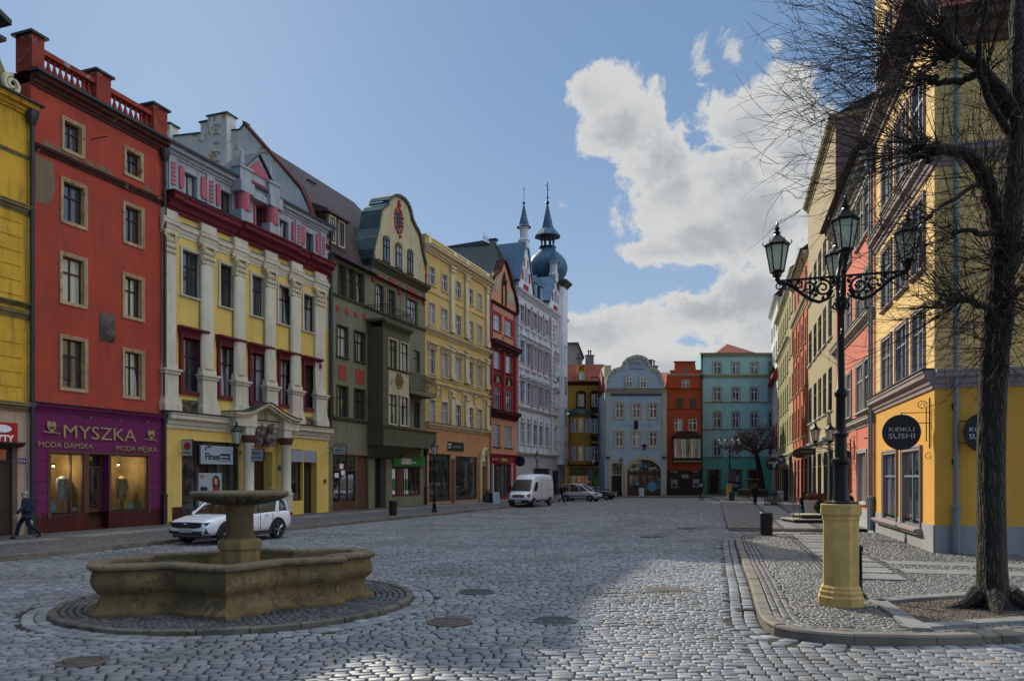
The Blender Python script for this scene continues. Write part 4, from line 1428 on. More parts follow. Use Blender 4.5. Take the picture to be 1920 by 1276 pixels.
 for (a, b) in ((318, 326), (389, 396.5), (555, 561), (601, 606.5)):
  u0, u1 = h.u(a), h.u(b)
  h.part('attic_pilaster', GR, (u0 - .12, u1 + .12, AT0 + .05, AT1 - .1, 0, .1))
  m = MB()
  v = AT0 + .45
  while v < AT1 - .35:
   m.prism([(u0, v), (u1, v + .05), (u1, v + .16), (u0, v + .11)], -.16, -.08, 'y'); v += .2
  m.build('pink_swag', PK, h.root)
 for (a, b, c) in ((334, 344, 1), (375, 387, 1), (404, 411.5, 1), (440, 448, 1), (546, 552, 1), (564, 571, 1), (591.5, 598.5, 1)):
  u0, u1 = h.u(a), h.u(b)
  uc, w = (u0 + u1) / 2, (u1 - u0) * .85
  va, vb = AT0 + .5, AT1 - .3
  k = 6
  pts = [(uc + w / 2 * cos(pi * i / k), vb - w / 2 + w / 2 * sin(pi * i / k)) for i in range(k + 1)] + [(uc - w / 2 * cos(pi * i / k), va + w / 2 - w / 2 * sin(pi * i / k)) for i in range(k + 1)]
  m = MB().prism(pts, -.09, 0, 'y')
  m.build('pink_cartouche', PK, h.root)
 e0, e1 = h.u(449, .5), h.u(523, .5)
 base_v = AT0 + .06
 top_v = h.v(468, 330, .5)
 o = h.part('aedicule', GR, (e0, e0 + .95, base_v, base_v + .6, 0, .62), (e1 - .95, e1, base_v, base_v + .6, 0, .62), (e0 - .02, e1 + .02, AT1 - .3, AT1 + .05, 0, .5), (e0 - .1, e0 + 1.0, AT1 - .32, AT1 + .3, 0, .7), (e1 - 1.0, e1 + .1, AT1 - .32, AT1 + .3, 0, .7),
    (e0 + .1, e1 - .1, AT1 + .05, AT1 + 1.0, -.3, .35), (e0, e0 + .9, AT1 + .3, AT1 + 1.0, 0, .55), (e1 - .9, e1, AT1 + .3, AT1 + 1.0, 0, .55), (e0 - .08, e0 + .98, AT1 + 1.0, AT1 + 1.12, -.1, .63), (e1 - .98, e1 + .08, AT1 + 1.0, AT1 + 1.12, -.1, .63))
 for uc in (e0 + .47, e1 - .47):
  MB().lathe([(.36, base_v + .6), (.36, AT1 - .3)], 18, (uc, -.36, 0)).build('column', PK, o, True)
  MB().lathe([(.16, AT1 + 1.12), (.2, AT1 + 1.2), (.12, AT1 + 1.28), (.16, AT1 + 1.35), (.09, AT1 + 2.05), (.02, AT1 + 2.15)], 8, (uc, -.25, 0)).build('finial', GR, o)
 um = (e0 + e1) / 2
 ax = h.v(493, 297, .35)
 hw = 1.25
 MB().prism([(um - hw, AT1 + 1.0), (um + hw, AT1 + 1.0), (um, ax)], -.36, .8, 'y').build('pediment', GR, o)
 MB().prism([(um - hw + .3, AT1 + 1.1), (um + hw - .3, AT1 + 1.1), (um, ax - .3)], -.42, -.35, 'y').build('pediment_field', PK, o)
 m = MB()
 for s2 in (-1, 1):
  m.prism([(um + s2 * (hw + .1), AT1 + .94), (um + s2 * (hw + .1), AT1 + 1.04), (um, ax + .14), (um, ax + .02)], -.52, 1.3, 'y')
 m.build('pediment_roof', SLATE, o)
 m = MB()
 for i in range(7):
  m.sphere((um + (i - 3) * .18, -.4, AT1 + .6), .1, 8, 6)
 m.build('garland', PK, o, True)
 h.roof([(.2, AT1 + .4), (5.5, AT1 + 2.6), (11, AT1 + .4)], DARKMETAL)
 v0, v1 = h.v(470, 818), h.v(500, 756, .6)
 portal = h.part('portal', WH, (h.u(437, .6), h.u(470, .6) + .3, h.v(470, 800, .6), h.v(470, 772, .6), 0, .8))
 h.part('portal_pier', WH, (h.u(528, .6), h.u(556, .6), h.v(470, 800, .6), h.v(470, 772, .6), 0, .8))
 for (a, b) in ((458, 474), (529, 543)):
  uc = (h.u(a, .6) + h.u(b, .6)) / 2
  rr = (h.u(b, .6) - h.u(a, .6)) * .42
  vt = h.v(466, 816, .6)
  MB().lathe([(rr * 1.35, .12), (rr * 1.35, 1.3), (rr * 1.5, 1.32), (rr * 1.5, 1.45), (rr * 1.1, 1.5), (rr * 1.2, 1.62), (rr, 1.72), (rr, vt - .4), (rr * 1.1, vt - .35)], 18, (uc, -.6, 0)).build('column', WH, portal, True)
  MB().lathe([(rr * 1.1, vt - .4), (rr * 1.45, vt - .12), (rr * 1.5, vt), (rr * 1.2, vt + .02)], 12, (uc, -.6, 0)).build('capital', BROWNWOOD, portal, True)
  h.part('column_block', WH, (uc - rr * 1.2, uc + rr * 1.2, vt, h.v(466, 786, .6), 0, .75), parent=portal)
 c0, c1, cm = h.u(436, .8), h.u(560, .8), h.u(499, .8)
 ve, vp = h.v(466, 774, .8), h.v(499, 754, .8)
 curve = [(c0, ve), (c0 + (cm - c0) * .35, ve + .03), (c0 + (cm - c0) * .6, ve + (vp - ve) * .35), (cm - .5, vp - .2), (cm, vp), (cm + .5, vp - .15), (cm + (c1 - cm) * .45, ve + (vp - ve) * .3), (cm + (c1 - cm) * .75, ve), (c1, ve - .05)]
 curve = smooth_line(curve, 2)
 m = MB()
 for (a, b) in zip(curve[:-1], curve[1:]):
  m.prism([(a[0], a[1] - .28), (b[0], b[1] - .28), (b[0], b[1]), (a[0], a[1])], -.9, 0, 'y')
  m.prism([(a[0], a[1] - .14), (b[0], b[1] - .14), (b[0], b[1]), (a[0], a[1])], -1.05, -.9, 'y')
 m.build('swung_pediment', CREAM, portal)
 m = MB()
 for (a, b) in zip(curve[:-1], curve[1:]):
  m.prism([(a[0], a[1]), (b[0], b[1]), (b[0], b[1] + .05), (a[0], a[1] + .05)], -1.1, 0, 'y')
 m.build('pediment_flashing', DARKMETAL, portal)
 fld = [(c0 + .5, ve - .9)] + [(p[0], p[1] - .25) for p in curve if c0 + .5 < p[0] < c1 - .5] + [(c1 - .5, ve - .9)]
 MB().prism(fld, -.25, 0, 'y').build('pediment_field', CREAM, portal)
 uc, vc = h.u(498, .3), h.v(498, 812, .3)
 m = MB(); sculpt(m, uc - .75, uc + .75, vc - .75, vc + .75, .28, .6, 12, 14, 14)
 m.build('carved_arms', surf('painted_carving', (0.12, 0.07, 0.05, 1), 0.8, 0.5, 3, 0.5, 20, patch=((0.22, 0.21, 0.2, 1), .47, 2.5)), portal, True)
 m = MB(); m.sphere((uc + .1, -.62, vc + .2), .2, 12, 8, .8, .8, 1.25); m.lathe([(.3, -.55), (.38, -.3), (.12, -.02), (.1, .05)], 12, (uc + .08, -.5, vc)); m.sphere((uc + .1, -.57, vc + .38), .21, 12, 8, .95, .8, .7)
 m.build('carved_head', MATS['painted_carving'], portal, True)
 for (a, b, y0, y1, s3) in ((341, 372, 748, 777, 3), (571, 588, 780, 802, 5)):
  m = MB(); sculpt(m, h.u(a), h.u(b), h.v(a, y1), h.v(a, y0), .03, .25, s3)
  m.build('carved_panel', surf('gold_dark_carving', (0.18, 0.12, 0.04, 1), .8, .5, 3, .4, 20, patch=((0.04, 0.035, 0.03, 1), .5, 3)), h.root, True)
 NAVY = plain('navy_lettering', srgb('14223f'), .5)
 PALE = plain('pale_sign_board', srgb('9aa7ad'), .5)
 WHT = plain('white_lettering', (0.75, 0.75, 0.75, 1), 0.5)
 sb = h.part('sign_board', PALE, (h.u(375.5), h.u(436), h.v(375, 869), h.v(375, 834), -.05, .04))
 h.text('Fines', 385, 412, 861, mat=NAVY, n=.05, parent=sb, hpx=14, bold=.006)
 bb = h.part('sign_label', NAVY, (h.u(412), h.u(430), h.v(412, 864), h.v(412, 850), .04, .05), parent=sb)
 h.text('operator', 413.5, 428.5, 857, mat=WHT, n=.055, parent=bb, hpx=4)
 h.text('bankowy', 413.5, 428.5, 863, mat=WHT, n=.055, parent=bb, hpx=4)
 m = MB().tube([(h.u(390) + .3 * cos(t), -.06, h.v(390, 850) + .38 * sin(t)) for t in [pi * .35 + i * .22 for i in range(8)]], .03, 5)
 m.build('swoosh', NAVY, sb)
 ps = h.part('poster', PALE, (h.u(378), h.u(421), .75, h.v(378, 886), -.3, -.18))
 REDP = plain('poster_red', srgb('8f1f24'), .6); SKIN = plain('poster_skin', srgb('b08a72'), .6); HAIR = plain('poster_hair', srgb('3a1512'), .6)
 def flat(name, mt, pts, n, par):
  return MB().prism([(h.u(x), h.v(x, y)) for x, y in pts], -n, -n + .006, 'y').build(name, mt, par)
 flat('printed_jacket', REDP, [(402, 928), (404, 915), (411, 911), (417, 916), (419, 928)], -.168, ps)
 flat('printed_hair', HAIR, [(404, 914), (403, 897), (408, 890), (413, 892), (417, 900), (417, 914)], -.172, ps)
 flat('printed_face', SKIN, [(406.5, 906), (406, 898), (409.5, 895), (413, 899), (412.5, 907), (409.5, 910)], -.164, ps)
 flat('printed_block', NAVY, [(381, 925), (381, 911), (394, 913), (394, 926)], -.17, ps)
 flat('printed_block', plain('poster_orange', srgb('b5652a'), .6), [(380, 895), (380, 889), (388, 890), (388, 896)], -.17, ps)
 h.part('white_blind', plain('dirty_white_blind', srgb('8d939c'), .7), (r0 + .1, r0 + (r1 - r0) * .47, h.v(544, 865), h.v(544, 842), -.2, .02), (r0 + (r1 - r0) * .5, r1 - .1, h.v(544, 865), h.v(544, 842), -.2, .02))
 h.part('red_box', plain('red_box_paint', srgb('8d1a1a'), .5), (h.u(607), h.u(609.5), h.v(607, 905), h.v(607, 898), .0, .1))
 n1 = h.part('house_number', plain('enamel_blue', srgb('1b2c66'), 0.3), (h.u(522), h.u(527.5), h.v(522, 881), h.v(522, 872), .03, .05))
 h.part('dado', surf('maroon_dado', srgb('4a1a17')), (h.u(323), h.u(340), .12, h.v(330, 950), 0, .05))
 h.downpipe(W - .05, AT1 + .2, DARKMETAL, .2, r=.07, v0=lg)
 return h
HB = house_baroque()
# ---- olive house: left wing with mansard roof, right wing with swept gable and bay
def house_olive():
 h = House('olive_town_house', 'olive green house with brown mansard roof, swept cream gable and projecting bay', 0, 0, 0, 0, X=(LX(3), LX(4)))
 G = surf('olive_grey_plaster', srgb('7a7860'), 0.9, 0.12, 0.8, 0.25, 40, streak=0.3)
 G2 = surf('darker_olive_plaster', srgb('585743'), 0.9, 0.12, 0.8, 0.25, 40, streak=0.3)
 CR = surf('stained_cream_gable', srgb('b5ab88'), 0.9, 0.15, 1.0, 0.25, 30, patch=(srgb('7d7860'), 0.38, 1.2), streak=0.3)
 RD = plain('vermilion_ornament', srgb('9a3c30'), .8)
 W = h.W
 DG = plain('green_grey_frames', srgb('2b3a34'), .5)
 BW = plain('brown_frames', srgb('2e1c18'), .5)
 EL = h.v(619, 478)
 us = h.u(697)
 sl = surf('olive_sill', srgb('4b4a3a'))
 h.row([(634.5, 648), (651, 664.5), (667, 681)], 634.5, 494, 551, fr=DG, sur=G2, sw=.1, r=.3, mull='T')
 h.row([(632, 651), (664.5, 683)], 632, 609, 666, fr=BW, sur=G2, sw=.08, sill=sl, r=.2)
 h.row([(632, 651), (664.5, 683)], 632, 722, 783, fr=BW, sur=G2, sw=.08, r=.2)
 for (a, b) in ((634.5, 649), (666.5, 682)):
  h.part('red_panel', RD, (h.u(a), h.u(b), h.v(a, 710) if a < 640 else h.v(a, 717), h.v(a, 683) if a < 640 else h.v(a, 691), 0, .03))
 for (a, b, y0, y1) in ((630, 636.5, 572, 581), (647, 653, 578, 588), (664, 670, 584, 593), (680, 686, 589, 598)):
  h.part('red_tile', RD, (h.u(a), h.u(b), h.v(a, y1), h.v(a, y0), 0, .04))
 cg = h.v(698, 497)            # cornice under the gable
 h.row([(704, 719), (727.5, 741), (763, 782)], 704, 530, 580, fr=BW, sur=G, sw=.12, r=.2)
 for (a, b, y0, y1) in ((706, 719, 511, 524), (728, 741, 520, 534), (763, 782, 538, 554)):
  h.part('red_panel', RD, (h.u(a), h.u(b), h.v(a, y1), h.v(a, y0), 0, .04))
 for (x, y) in ((698.5, 518), (748, 543), (794, 563)):
  m = MB(); uc, vc = h.u(x), h.v(x, y)
  for k in range(8):
   m.sphere((uc + .16 * cos(k * pi / 4), -.05, vc + .34 * sin(k * pi / 4)), .09, 7, 5)
  m.sphere((uc, -.06, vc), .12, 8, 6, 1, .6, 3.4)
  m.build('red_rosette', RD, h.root, True)
 h.row([(776, 787.5)], 776, 655, 697, fr=BW, r=.2)
 h.row([(776, 787.5)], 776, 752, 801, fr=BW, r=.2)
 gt = h.v(618, 784)
 h.shopfront(h.u(624), h.u(668), .15, h.v(624, 850), BROWNWOOD, (.33, .66), .15, .72, .6)
 h.door(h.u(669), h.u(691), h.v(669, 853), BROWNWOOD, .2, 1, False)
 h.door(h.u(703), h.u(724), h.v(703, 853), BLACK, .6, 2, False)
 h.shopfront(h.u(735), h.u(788), .9, h.v(735, 874), BROWNWOOD, (.26, .5, .68, .84), .15, None, .12)
 h.door(h.u(745), h.u(759), h.v(745, 874), BROWNWOOD, .12, 1, False)
 h.open.pop()
 h.wall(gt, EL, G, 12, u1=us)
 h.wall(gt, cg, G, 12, u0=us, name='right_wing_wall')
 h.wall(0, gt, G, 12, 'ground_floor_wall')
 h.cornice(gt - .1, .3, .2, G2, 0, h.u(694), name='string_course')
 h.cornice(h.v(618, 552), .22, .15, G2, 0, W, name='string_course')
 nb = 1.25
 b0, b1 = h.u(718, nb), h.u(768, nb)
 bt = h.v(718, 611, nb)
 bb = h.v(718, 803, nb)
 cols = [(728.5, 744), (750.5, 765)]
 h.open = []
 h.row(cols, 728.5, 634, 688, n=nb, fr=BW, sur=CREAM, sw=.08, sill=sl, r=.14)
 h.row(cols, 728.5, 738, 793, n=nb, fr=BW, sur=CREAM, sw=.08, r=.14)
 h.wall(bb, bt, G2, .1, 'bay', b0, b1, nb)
 h.part('bay_panel', CR, (h.u(728, nb), h.u(766, nb), h.v(728, 736, nb), h.v(728, 692, nb), nb, nb + .03))
 m = MB(); uc, vc = h.u(747.5, nb), h.v(747.5, 714, nb)
 m.tube([(uc + .52 * cos(t), -nb - .05, vc + .52 * sin(t)) for t in [i * pi / 10 for i in range(21)]], .05, 5)
 sculpt(m, uc - .4, uc + .4, vc - .4, vc + .6, nb + .03, nb + .22, 6)
 m.build('medallion', surf('ochre_carving', (0.16, 0.11, 0.05, 1), .8, .4, 3), h.root, True)
 p1 = min(h.u(816, nb), W + .15)
 q0, q1 = h.v(718, 834, nb), bb
 h.part('bay_parapet', G2, (b0 - .05, p1, q0, q1, 0, nb + .08))
 h.cornice(q1, .22, .15, G2, b0 - .05, p1, name='parapet_ledge', base=nb + .05)
 h.prof('bay_soffit', G2, [(0, q0 - .9), (.3, q0 - .8), (nb - .1, q0 - .12), (nb + .05, q0), (0, q0)], b0 + .1, h.u(775, nb))
 bs = h.v(693, 604, nb + .3)
 f1 = h.u(771, nb + .3)
 h.cornice(bt, .35, .35, G2, b0 - .05, b1 + .05, name='bay_cornice', base=nb)
 h.part('balcony_floor', G2, (b0 - .3, f1, bt + .35, bt + .5, 0, nb + .35))
 railing(h, b0 - .28, f1 - .02, bt + .5, bt + 1.5, 0.05, nb + .33, plain('rusty_red_iron', srgb('3d1e20'), .6, .4), step=.2)
 v2 = h.v(776, 738, nb)
 h.part('balcony_floor', surf('worn_concrete', srgb('6d6755')), (b1, p1, v2, v2 + .3, 0, nb + .05))
 railing(h, b1 + .02, p1 - .02, v2 + .3, h.v(776, 700, nb), 0.05, nb + .03, IRON, step=.15)
 g0, g1 = us, W
 h.cornice(cg - .1, .5, .55, G2, g0 - .05, g1 + .1)
 gb = cg + .42
 def P(x, y): return (h.u(x), h.v(x, y))
 right = [(803, 541), (801, 520), (796, 497), (790, 470), (786, 445), (783, 436), (776, 424), (770, 411), (769, 402), (764, 386), (757, 376), (748, 370), (740, 368.5)]
 left = [(731, 373), (727, 379), (727, 386), (723, 387), (718, 391), (713, 398), (711, 412), (709, 430), (703, 450), (699, 470), (698, 488)]
 R = [(P(*p)[0], max(gb, P(*p)[1])) for p in right]
 Lp = [(P(*p)[0], max(gb, P(*p)[1])) for p in left]
 outl = [(g1, gb)] + [p for p in R if p[0] < g1] + Lp + [(g0, gb)]
 outl = outl[::-1]
 MB().prism(outl, 0, .5, 'y').build('gable', CR, h.root)
 m = MB()
 core = outl[1:-1]
 for (a, b) in zip(core[:-1], core[1:]):
  dx, dz = b[0] - a[0], b[1] - a[1]
  L = hypot(dx, dz) or 1
  nx, nz = -dz / L * .14, dx / L * .14
  m.prism([a, b, (b[0] + nx, b[1] + nz), (a[0] + nx, a[1] + nz)], -.18, .15, 'y')
 m.build('gable_moulding', G2, h.root)
 m = MB()
 for (a, b) in zip(core[:-1], core[1:]):
  dx, dz = b[0] - a[0], b[1] - a[1]
  L = hypot(dx, dz) or 1
  nx, nz = -dz / L * .2, dx / L * .2
  m.prism([(a[0] + nx * .6, a[1] + nz * .6), (b[0] + nx * .6, b[1] + nz * .6), (b[0] + nx, b[1] + nz), (a[0] + nx, a[1] + nz)], -.2, 1.5, 'y')
 m.build('copper_capping', COPPER, h.root)
 DW = plain('near_black_frames', (0.02, 0.02, 0.022, 1), 0.5)
 for (a, b, y0, y1) in ((718.5, 729, 446, 487), (742, 752, 459, 500), (764, 773, 471, 510)):
  h.window(h.u(a), h.u(b), h.v(a, y1), h.v(a, y0), fr=DW, sur=G2, sw=.05, sill=sl, cut=False, n=.0, arch=True, mull='cross')
 uc, vc = h.u(747), h.v(747, 413)
 m = MB()
 for k in range(18):
  t = 2 * pi * k / 18
  m.sphere((uc + .62 * cos(t), -.05, vc + .92 * sin(t)), .13 + .03 * (k % 2), 7, 5, 1, .6, 1)
 m.sphere((uc, -.06, vc + 1.15), .2, 8, 6); m.sphere((uc, -.06, vc + 1.42), .14, 8, 6); m.sphere((uc + .2, -.06, vc - 1.2), .13, 8, 6)
 m.build('red_wreath', RD, h.root, True)
 m = MB().lathe([(.01, 0), (.5, 0), (.5, .02), (.01, .02)], 24)
 o = m.build('oval_window', BLACK, h.root); o.rotation_euler = (pi / 2, 0, 0); o.scale = (.85, 1.35, 1); o.location = (uc, -.02, vc)
 for x, y0, y1 in ((702, 445, 482), (799, 497, 535)):
  m = MB()
  uu = h.u(min(x, 799))
  v = h.v(x, y1)
  while v < h.v(x, y0):
   m.sphere((uu - .08, -.05, v), .1 + .03 * sin(v * 9), 7, 5, 1, .6, 1.3); v += .2
  m.build('red_festoon', RD, h.root, True)
 rv = h.v(560, 300) if False else 25.9
 prof = [(-.35, EL - .05), (.6, EL + .55), (1.6, EL + 3.0), (2.1, EL + 4.0), (6.6, 25.8), (11.5, 21.5), (12, EL)]
 h.roof(prof, BROWNTILE, .12, W - .25)
 h.part('gutter', DARKMETAL, (0, us, EL - .02, EL + .1, 0, .48))
 m = MB().prism([(0, 12), (0, EL + .3), (.6, EL + 1.0), (1.5, EL + 3.3), (2.0, EL + 4.3), (6.4, 26.4), (6.9, 26.0), (9.6, 26.25), (13.5, 26.5), (13.5, 12)], -.25, .12, 'x')
 m.build('party_wall', surf('peeling_white_wall', srgb('c9c8c2'), .95, .15, .6, .4, 30, patch=(srgb('a09266'), .42, .6), streak=.15), h.root)
 m = MB()
 cp = [(-.1, EL + .3), (.55, EL + 1.0), (1.45, EL + 3.4), (1.95, EL + 4.4), (6.6, 26.4)]
 for a, b in zip(cp[:-1], cp[1:]):
  m.prism([a, b, (b[0], b[1] + .22), (a[0], a[1] + .22)], -.32, .2, 'x')
 m.build('verge_tiles', surf('red_brick_verge', srgb('5a2a22'), .9, .3, 5), h.root)
 m = MB(); m.prism([(6.4, 26.4), (6.9, 26.0), (9.6, 26.25), (13.6, 26.5), (13.6, 26.6), (9.6, 26.35), (6.9, 26.1), (6.4, 26.52)], -.32, .2, 'x'); m.build('wall_coping', DARKMETAL, h.root)
 CH2 = MATS['peeling_white_wall']
 h.chimney(-.3, 8.35, 20.5, 27.05, .9, 1.6, CH2)
 h.chimney(-.2, 9.6, 20.5, 26.85, .7, .7, CH2)
 h.chimney(-.2, 13.2, 20, 27.2, .8, 1.2, CH2)
 m = MB()
 for k in range(7): m.tube([(-.76, 8.15, 22.6 + k * .62), (-.95, 8.2, 22.6 + k * .62), (-.95, 8.5, 22.6 + k * .62), (-.76, 8.55, 22.6 + k * .62)], .03, 4)
 m.build('climbing_irons', IRON, h.root)
 d0, d1 = h.u(633), h.u(664)
 w1 = [(h.u(636) + .1, h.u(643)), (h.u(650) + .1, h.u(657.5))]
 dv0, dv1 = h.v(640, 450), h.v(640, 403)
 h.part('dormer', BROWNTILE, (d0 - .2, d1 + .2, dv0 - 1.4, dv1 + .15, -3.4, -.75))
 h.roof([(.5, dv1 + .1), (.55, dv1 + .3), (5.2, dv1 + 2.2), (5.2, dv1 + .2)], BROWNTILE, d0 - .4, d1 + .4, 'dormer_roof')
 for (a, b) in ((635, 645), (652, 661.5)):
  h.window(h.u(a) + .05, h.u(b) - .05, dv0, dv1 - .1, fr=BW, sur=CREAM, sw=.12, cut=False, n=-.74, mull='bars', name='dormer_window')
 MB().lathe([(.6, 23), (.6, 24.3), (.75, 24.35), (.05, 24.95)], 4, (h.u(697), 5.5, 0), rot=pi / 4).build('roof_turret', SLATE, h.root)
 GRN = plain('bank_green', srgb('1f7a35'), .45)
 WHT = plain('white_lettering', (0.75, 0.75, 0.75, 1), 0.5)
 NAVY = plain('navy_lettering', srgb('14223f'), .5)
 sb = h.part('sign_board', GRN, (h.u(735), h.u(793), h.v(735, 872), h.v(735, 854), .02, .2))
 h.part('sign_label', WHT, (h.u(753, .2), h.u(771, .2), h.v(753, 869, .2), h.v(753, 859, .2), .2, .215), parent=sb)
 h.text('V E L O', 754.5, 769.5, 867.3, mat=NAVY, n=.22, parent=sb, hpx=6.3)
 h.text('BANK', 773, 781, 868.3, mat=WHT, n=.21, parent=sb, hpx=4)
 for x in (736.5, 760):
  ps = h.part('poster', WHT, (h.u(x), h.u(x + 6.5), h.v(x, 926), h.v(x, 878), -.13, -.1))
  h.part('printed_block', GRN, (h.u(x) + .03, h.u(x + 6.5) - .03, h.v(x, 919), h.v(x, 897), -.1, -.09), parent=ps)
 for (x, y) in ((638, 878), (629, 895), (641, 890)):
  h.part('notice', WHT, (h.u(x), h.u(x + 7), h.v(x, y), h.v(x, y - 9), -.07, -.05))
 h.downpipe(W - .1, 4.6, DARKMETAL, .15, r=.08)
 h.downpipe(.15, EL, DARKMETAL, .15, r=.07, v0=gt)
 return h
HO = house_olive()
# ---- pale yellow house of five bays
def house_yellow5():
 h = House('pale_yellow_town_house', 'pale yellow five-bay house with stucco pilasters above a dark shopfront', 0, 0, 0, 0, X=(LX(4), LX(5)))
 Y = surf('pale_yellow_plaster', srgb('ceb06c'), 0.9, 0.1, 0.8, 0.2, 40, streak=0.15)
 C = surf('yellow_cream_stucco', srgb('cfc29c'), 0.88, 0.14, 1.0, 0.3, 40, streak=0.25)
 PE = surf('orange_peach_plaster', srgb('b8855e'), .9, .1, .8, .2, 40, streak=.15)
 W = h.W
 E = h.v(797, 470)
 cols = [(804, 815), (828, 838.5), (854.5, 864), (877.5, 886.5), (895, 903)]
 wf = plain('bright_white_frames', srgb('c2c8ce'), .5)
 k = dict(fr=wf, sur=C, sw=.16, sill=C, r=.16, mull='cross')
 h.row(cols, 804, 498, 531, **k)
 h.row(cols, 804, 566, 606, **k)
 h.row(cols, 804, 652, 699, hood=(C, .35, .35), **k)
 h.row(cols, 804, 748, 799, arch=True, **k)
 gl = h.v(802, 800)
 dk = plain('anthracite_shopfront', (0.03, 0.034, 0.042, 1), .5)
 h.shopfront(h.u(804), h.u(845), .3, h.v(804, 849), dk, (.33, .66), .2, .86, .35)
 h.shopfront(h.u(854), h.u(895), .3, h.v(854, 854), dk, (.33, .66), .2, .86, .35)
 h.door(h.u(846), h.u(853), h.v(846, 860), BLACK, .4, 1, True)
 h.door(h.u(899), h.u(911), h.v(899, 873), plain('tan_door', srgb('80664a'), .6), .3, 1, False)
 h.wall(gl, E, Y, 11)
 h.wall(0, gl, PE, 11, 'ground_floor_wall')
 for (a, b) in ((798, 802), (817, 826), (840, 850), (867, 875), (888, 893), (905, 914)):
  m = MB(); v = gl + .5
  while v < h.v(804, 715):
   h.bx(m, max(0, h.u(a)), h.u(b), v, v + .4, -.01, .04); v += .46
  m.build('rustication', Y, h.root)
 h.cornice(gl, .35, .35, C, name='ledge'); h.part('ledge_flashing', DARKMETAL, (0, W, gl + .38, gl + .41, 0, .38))
 h.cornice(h.v(802, 720), .3, .25, C, name='string_course')
 h.cornice(h.v(802, 708), .16, .15, C, name='string_course')
 h.cornice(h.v(798, 622), .45, .4, C, name='string_course')
 h.cornice(h.v(798, 545), .14, .12, C, name='string_course')
 h.cornice(E, .6, .8, C)
 h.part('parapet', Y, (0, W, E + .6, h.v(797, 441), -.5, .05))
 h.part('parapet_coping', C, (-.02, W, h.v(797, 441), h.v(797, 441) + .14, -.58, .14))
 for x in (800, 848, 872, 908):
  h.part('parapet_pier', C, (h.u(x), h.u(x + 6), E + .6, h.v(797, 441) + .05, -.1, .16))
 for (a, b) in ((842.5, 849.5), (870, 876), (909, 914.5)):
  u0, u1 = h.u(a), h.u(b)
  for (v0, v1) in ((h.v(798, 605), E), (h.v(802, 700), h.v(798, 630)), (gl + .4, h.v(802, 722))):
   o = h.part('pilaster', C, (u0, u1, v0, v1, 0, .22), (u0 - .08, u1 + .08, v0, v0 + .5, 0, .3), (u0 - .1, u1 + .1, v1 - .25, v1 - .1, 0, .34))
   m = MB()
   for q in range(3): m.sphere((u0 + (u1 - u0) * (q + .5) / 3, -.24, v1 - .5), .14, 7, 5, 1, .8, 1.5)
   m.build('capital', C, o, True)
 m = MB()
 for (a, b) in ((800, 803), (817, 820), (824, 827), (840, 843), (866, 868), (888, 890), (905, 907)):
  uc = (h.u(a) + h.u(b)) / 2; vv = h.v(802, 728)
  h.bx(m, uc - .12, uc + .12, vv - .5, vv + .35, 0, .14); m.sphere((uc, -.16, vv + .2), .13, 6, 5)
 m.build('console_row', C, h.root)
 h.part('roof_box', surf('grey_render', srgb('70726e'), .9), (h.u(812), h.u(834), E, h.v(812, 446), -2.6, -1.6))
 h.roof([(.5, E + .6), (5.5, E + 2.4), (11, E + .6)], DARKMETAL)
 sb = h.part('sign_board', BLACK, (h.u(839), h.u(868), h.v(839, 843), h.v(839, 827), .02, .1))
 WHT = plain('white_lettering', (0.75, 0.75, 0.75, 1), 0.5)
 h.text('BIG', 841, 846, 834, mat=WHT, n=.11, parent=sb, hpx=4)
 h.text('CITY', 841, 846, 840, mat=WHT, n=.11, parent=sb, hpx=4)
 h.text('ODZIEŻOWY', 849, 866, 838.5, mat=plain('grey_lettering', srgb('8d939c'), .5), n=.11, parent=sb, hpx=3.6)
 uc = h.u(905.5); vt = h.v(905, 868)
 m = MB()
 for s2 in (-1, 1):
  m.tube([(uc + s2 * .95, -.15, .15), (uc + s2 * .95, -.15, vt), (uc + s2 * .75, -.2, vt + .8), (uc + s2 * .2, -.25, vt + 1.35), (uc, -.25, vt + 1.4)], .17, 6)
 m.build('portal', C, h.root)
 m = MB(); sculpt(m, uc - .45, uc + .45, vt, vt + 1.1, .03, .3, 3); m.build('carved_arms', C, h.root, True)
 h.downpipe(W - .1, E, ZINC, .15, r=.06)
 return h
HY = house_yellow5()
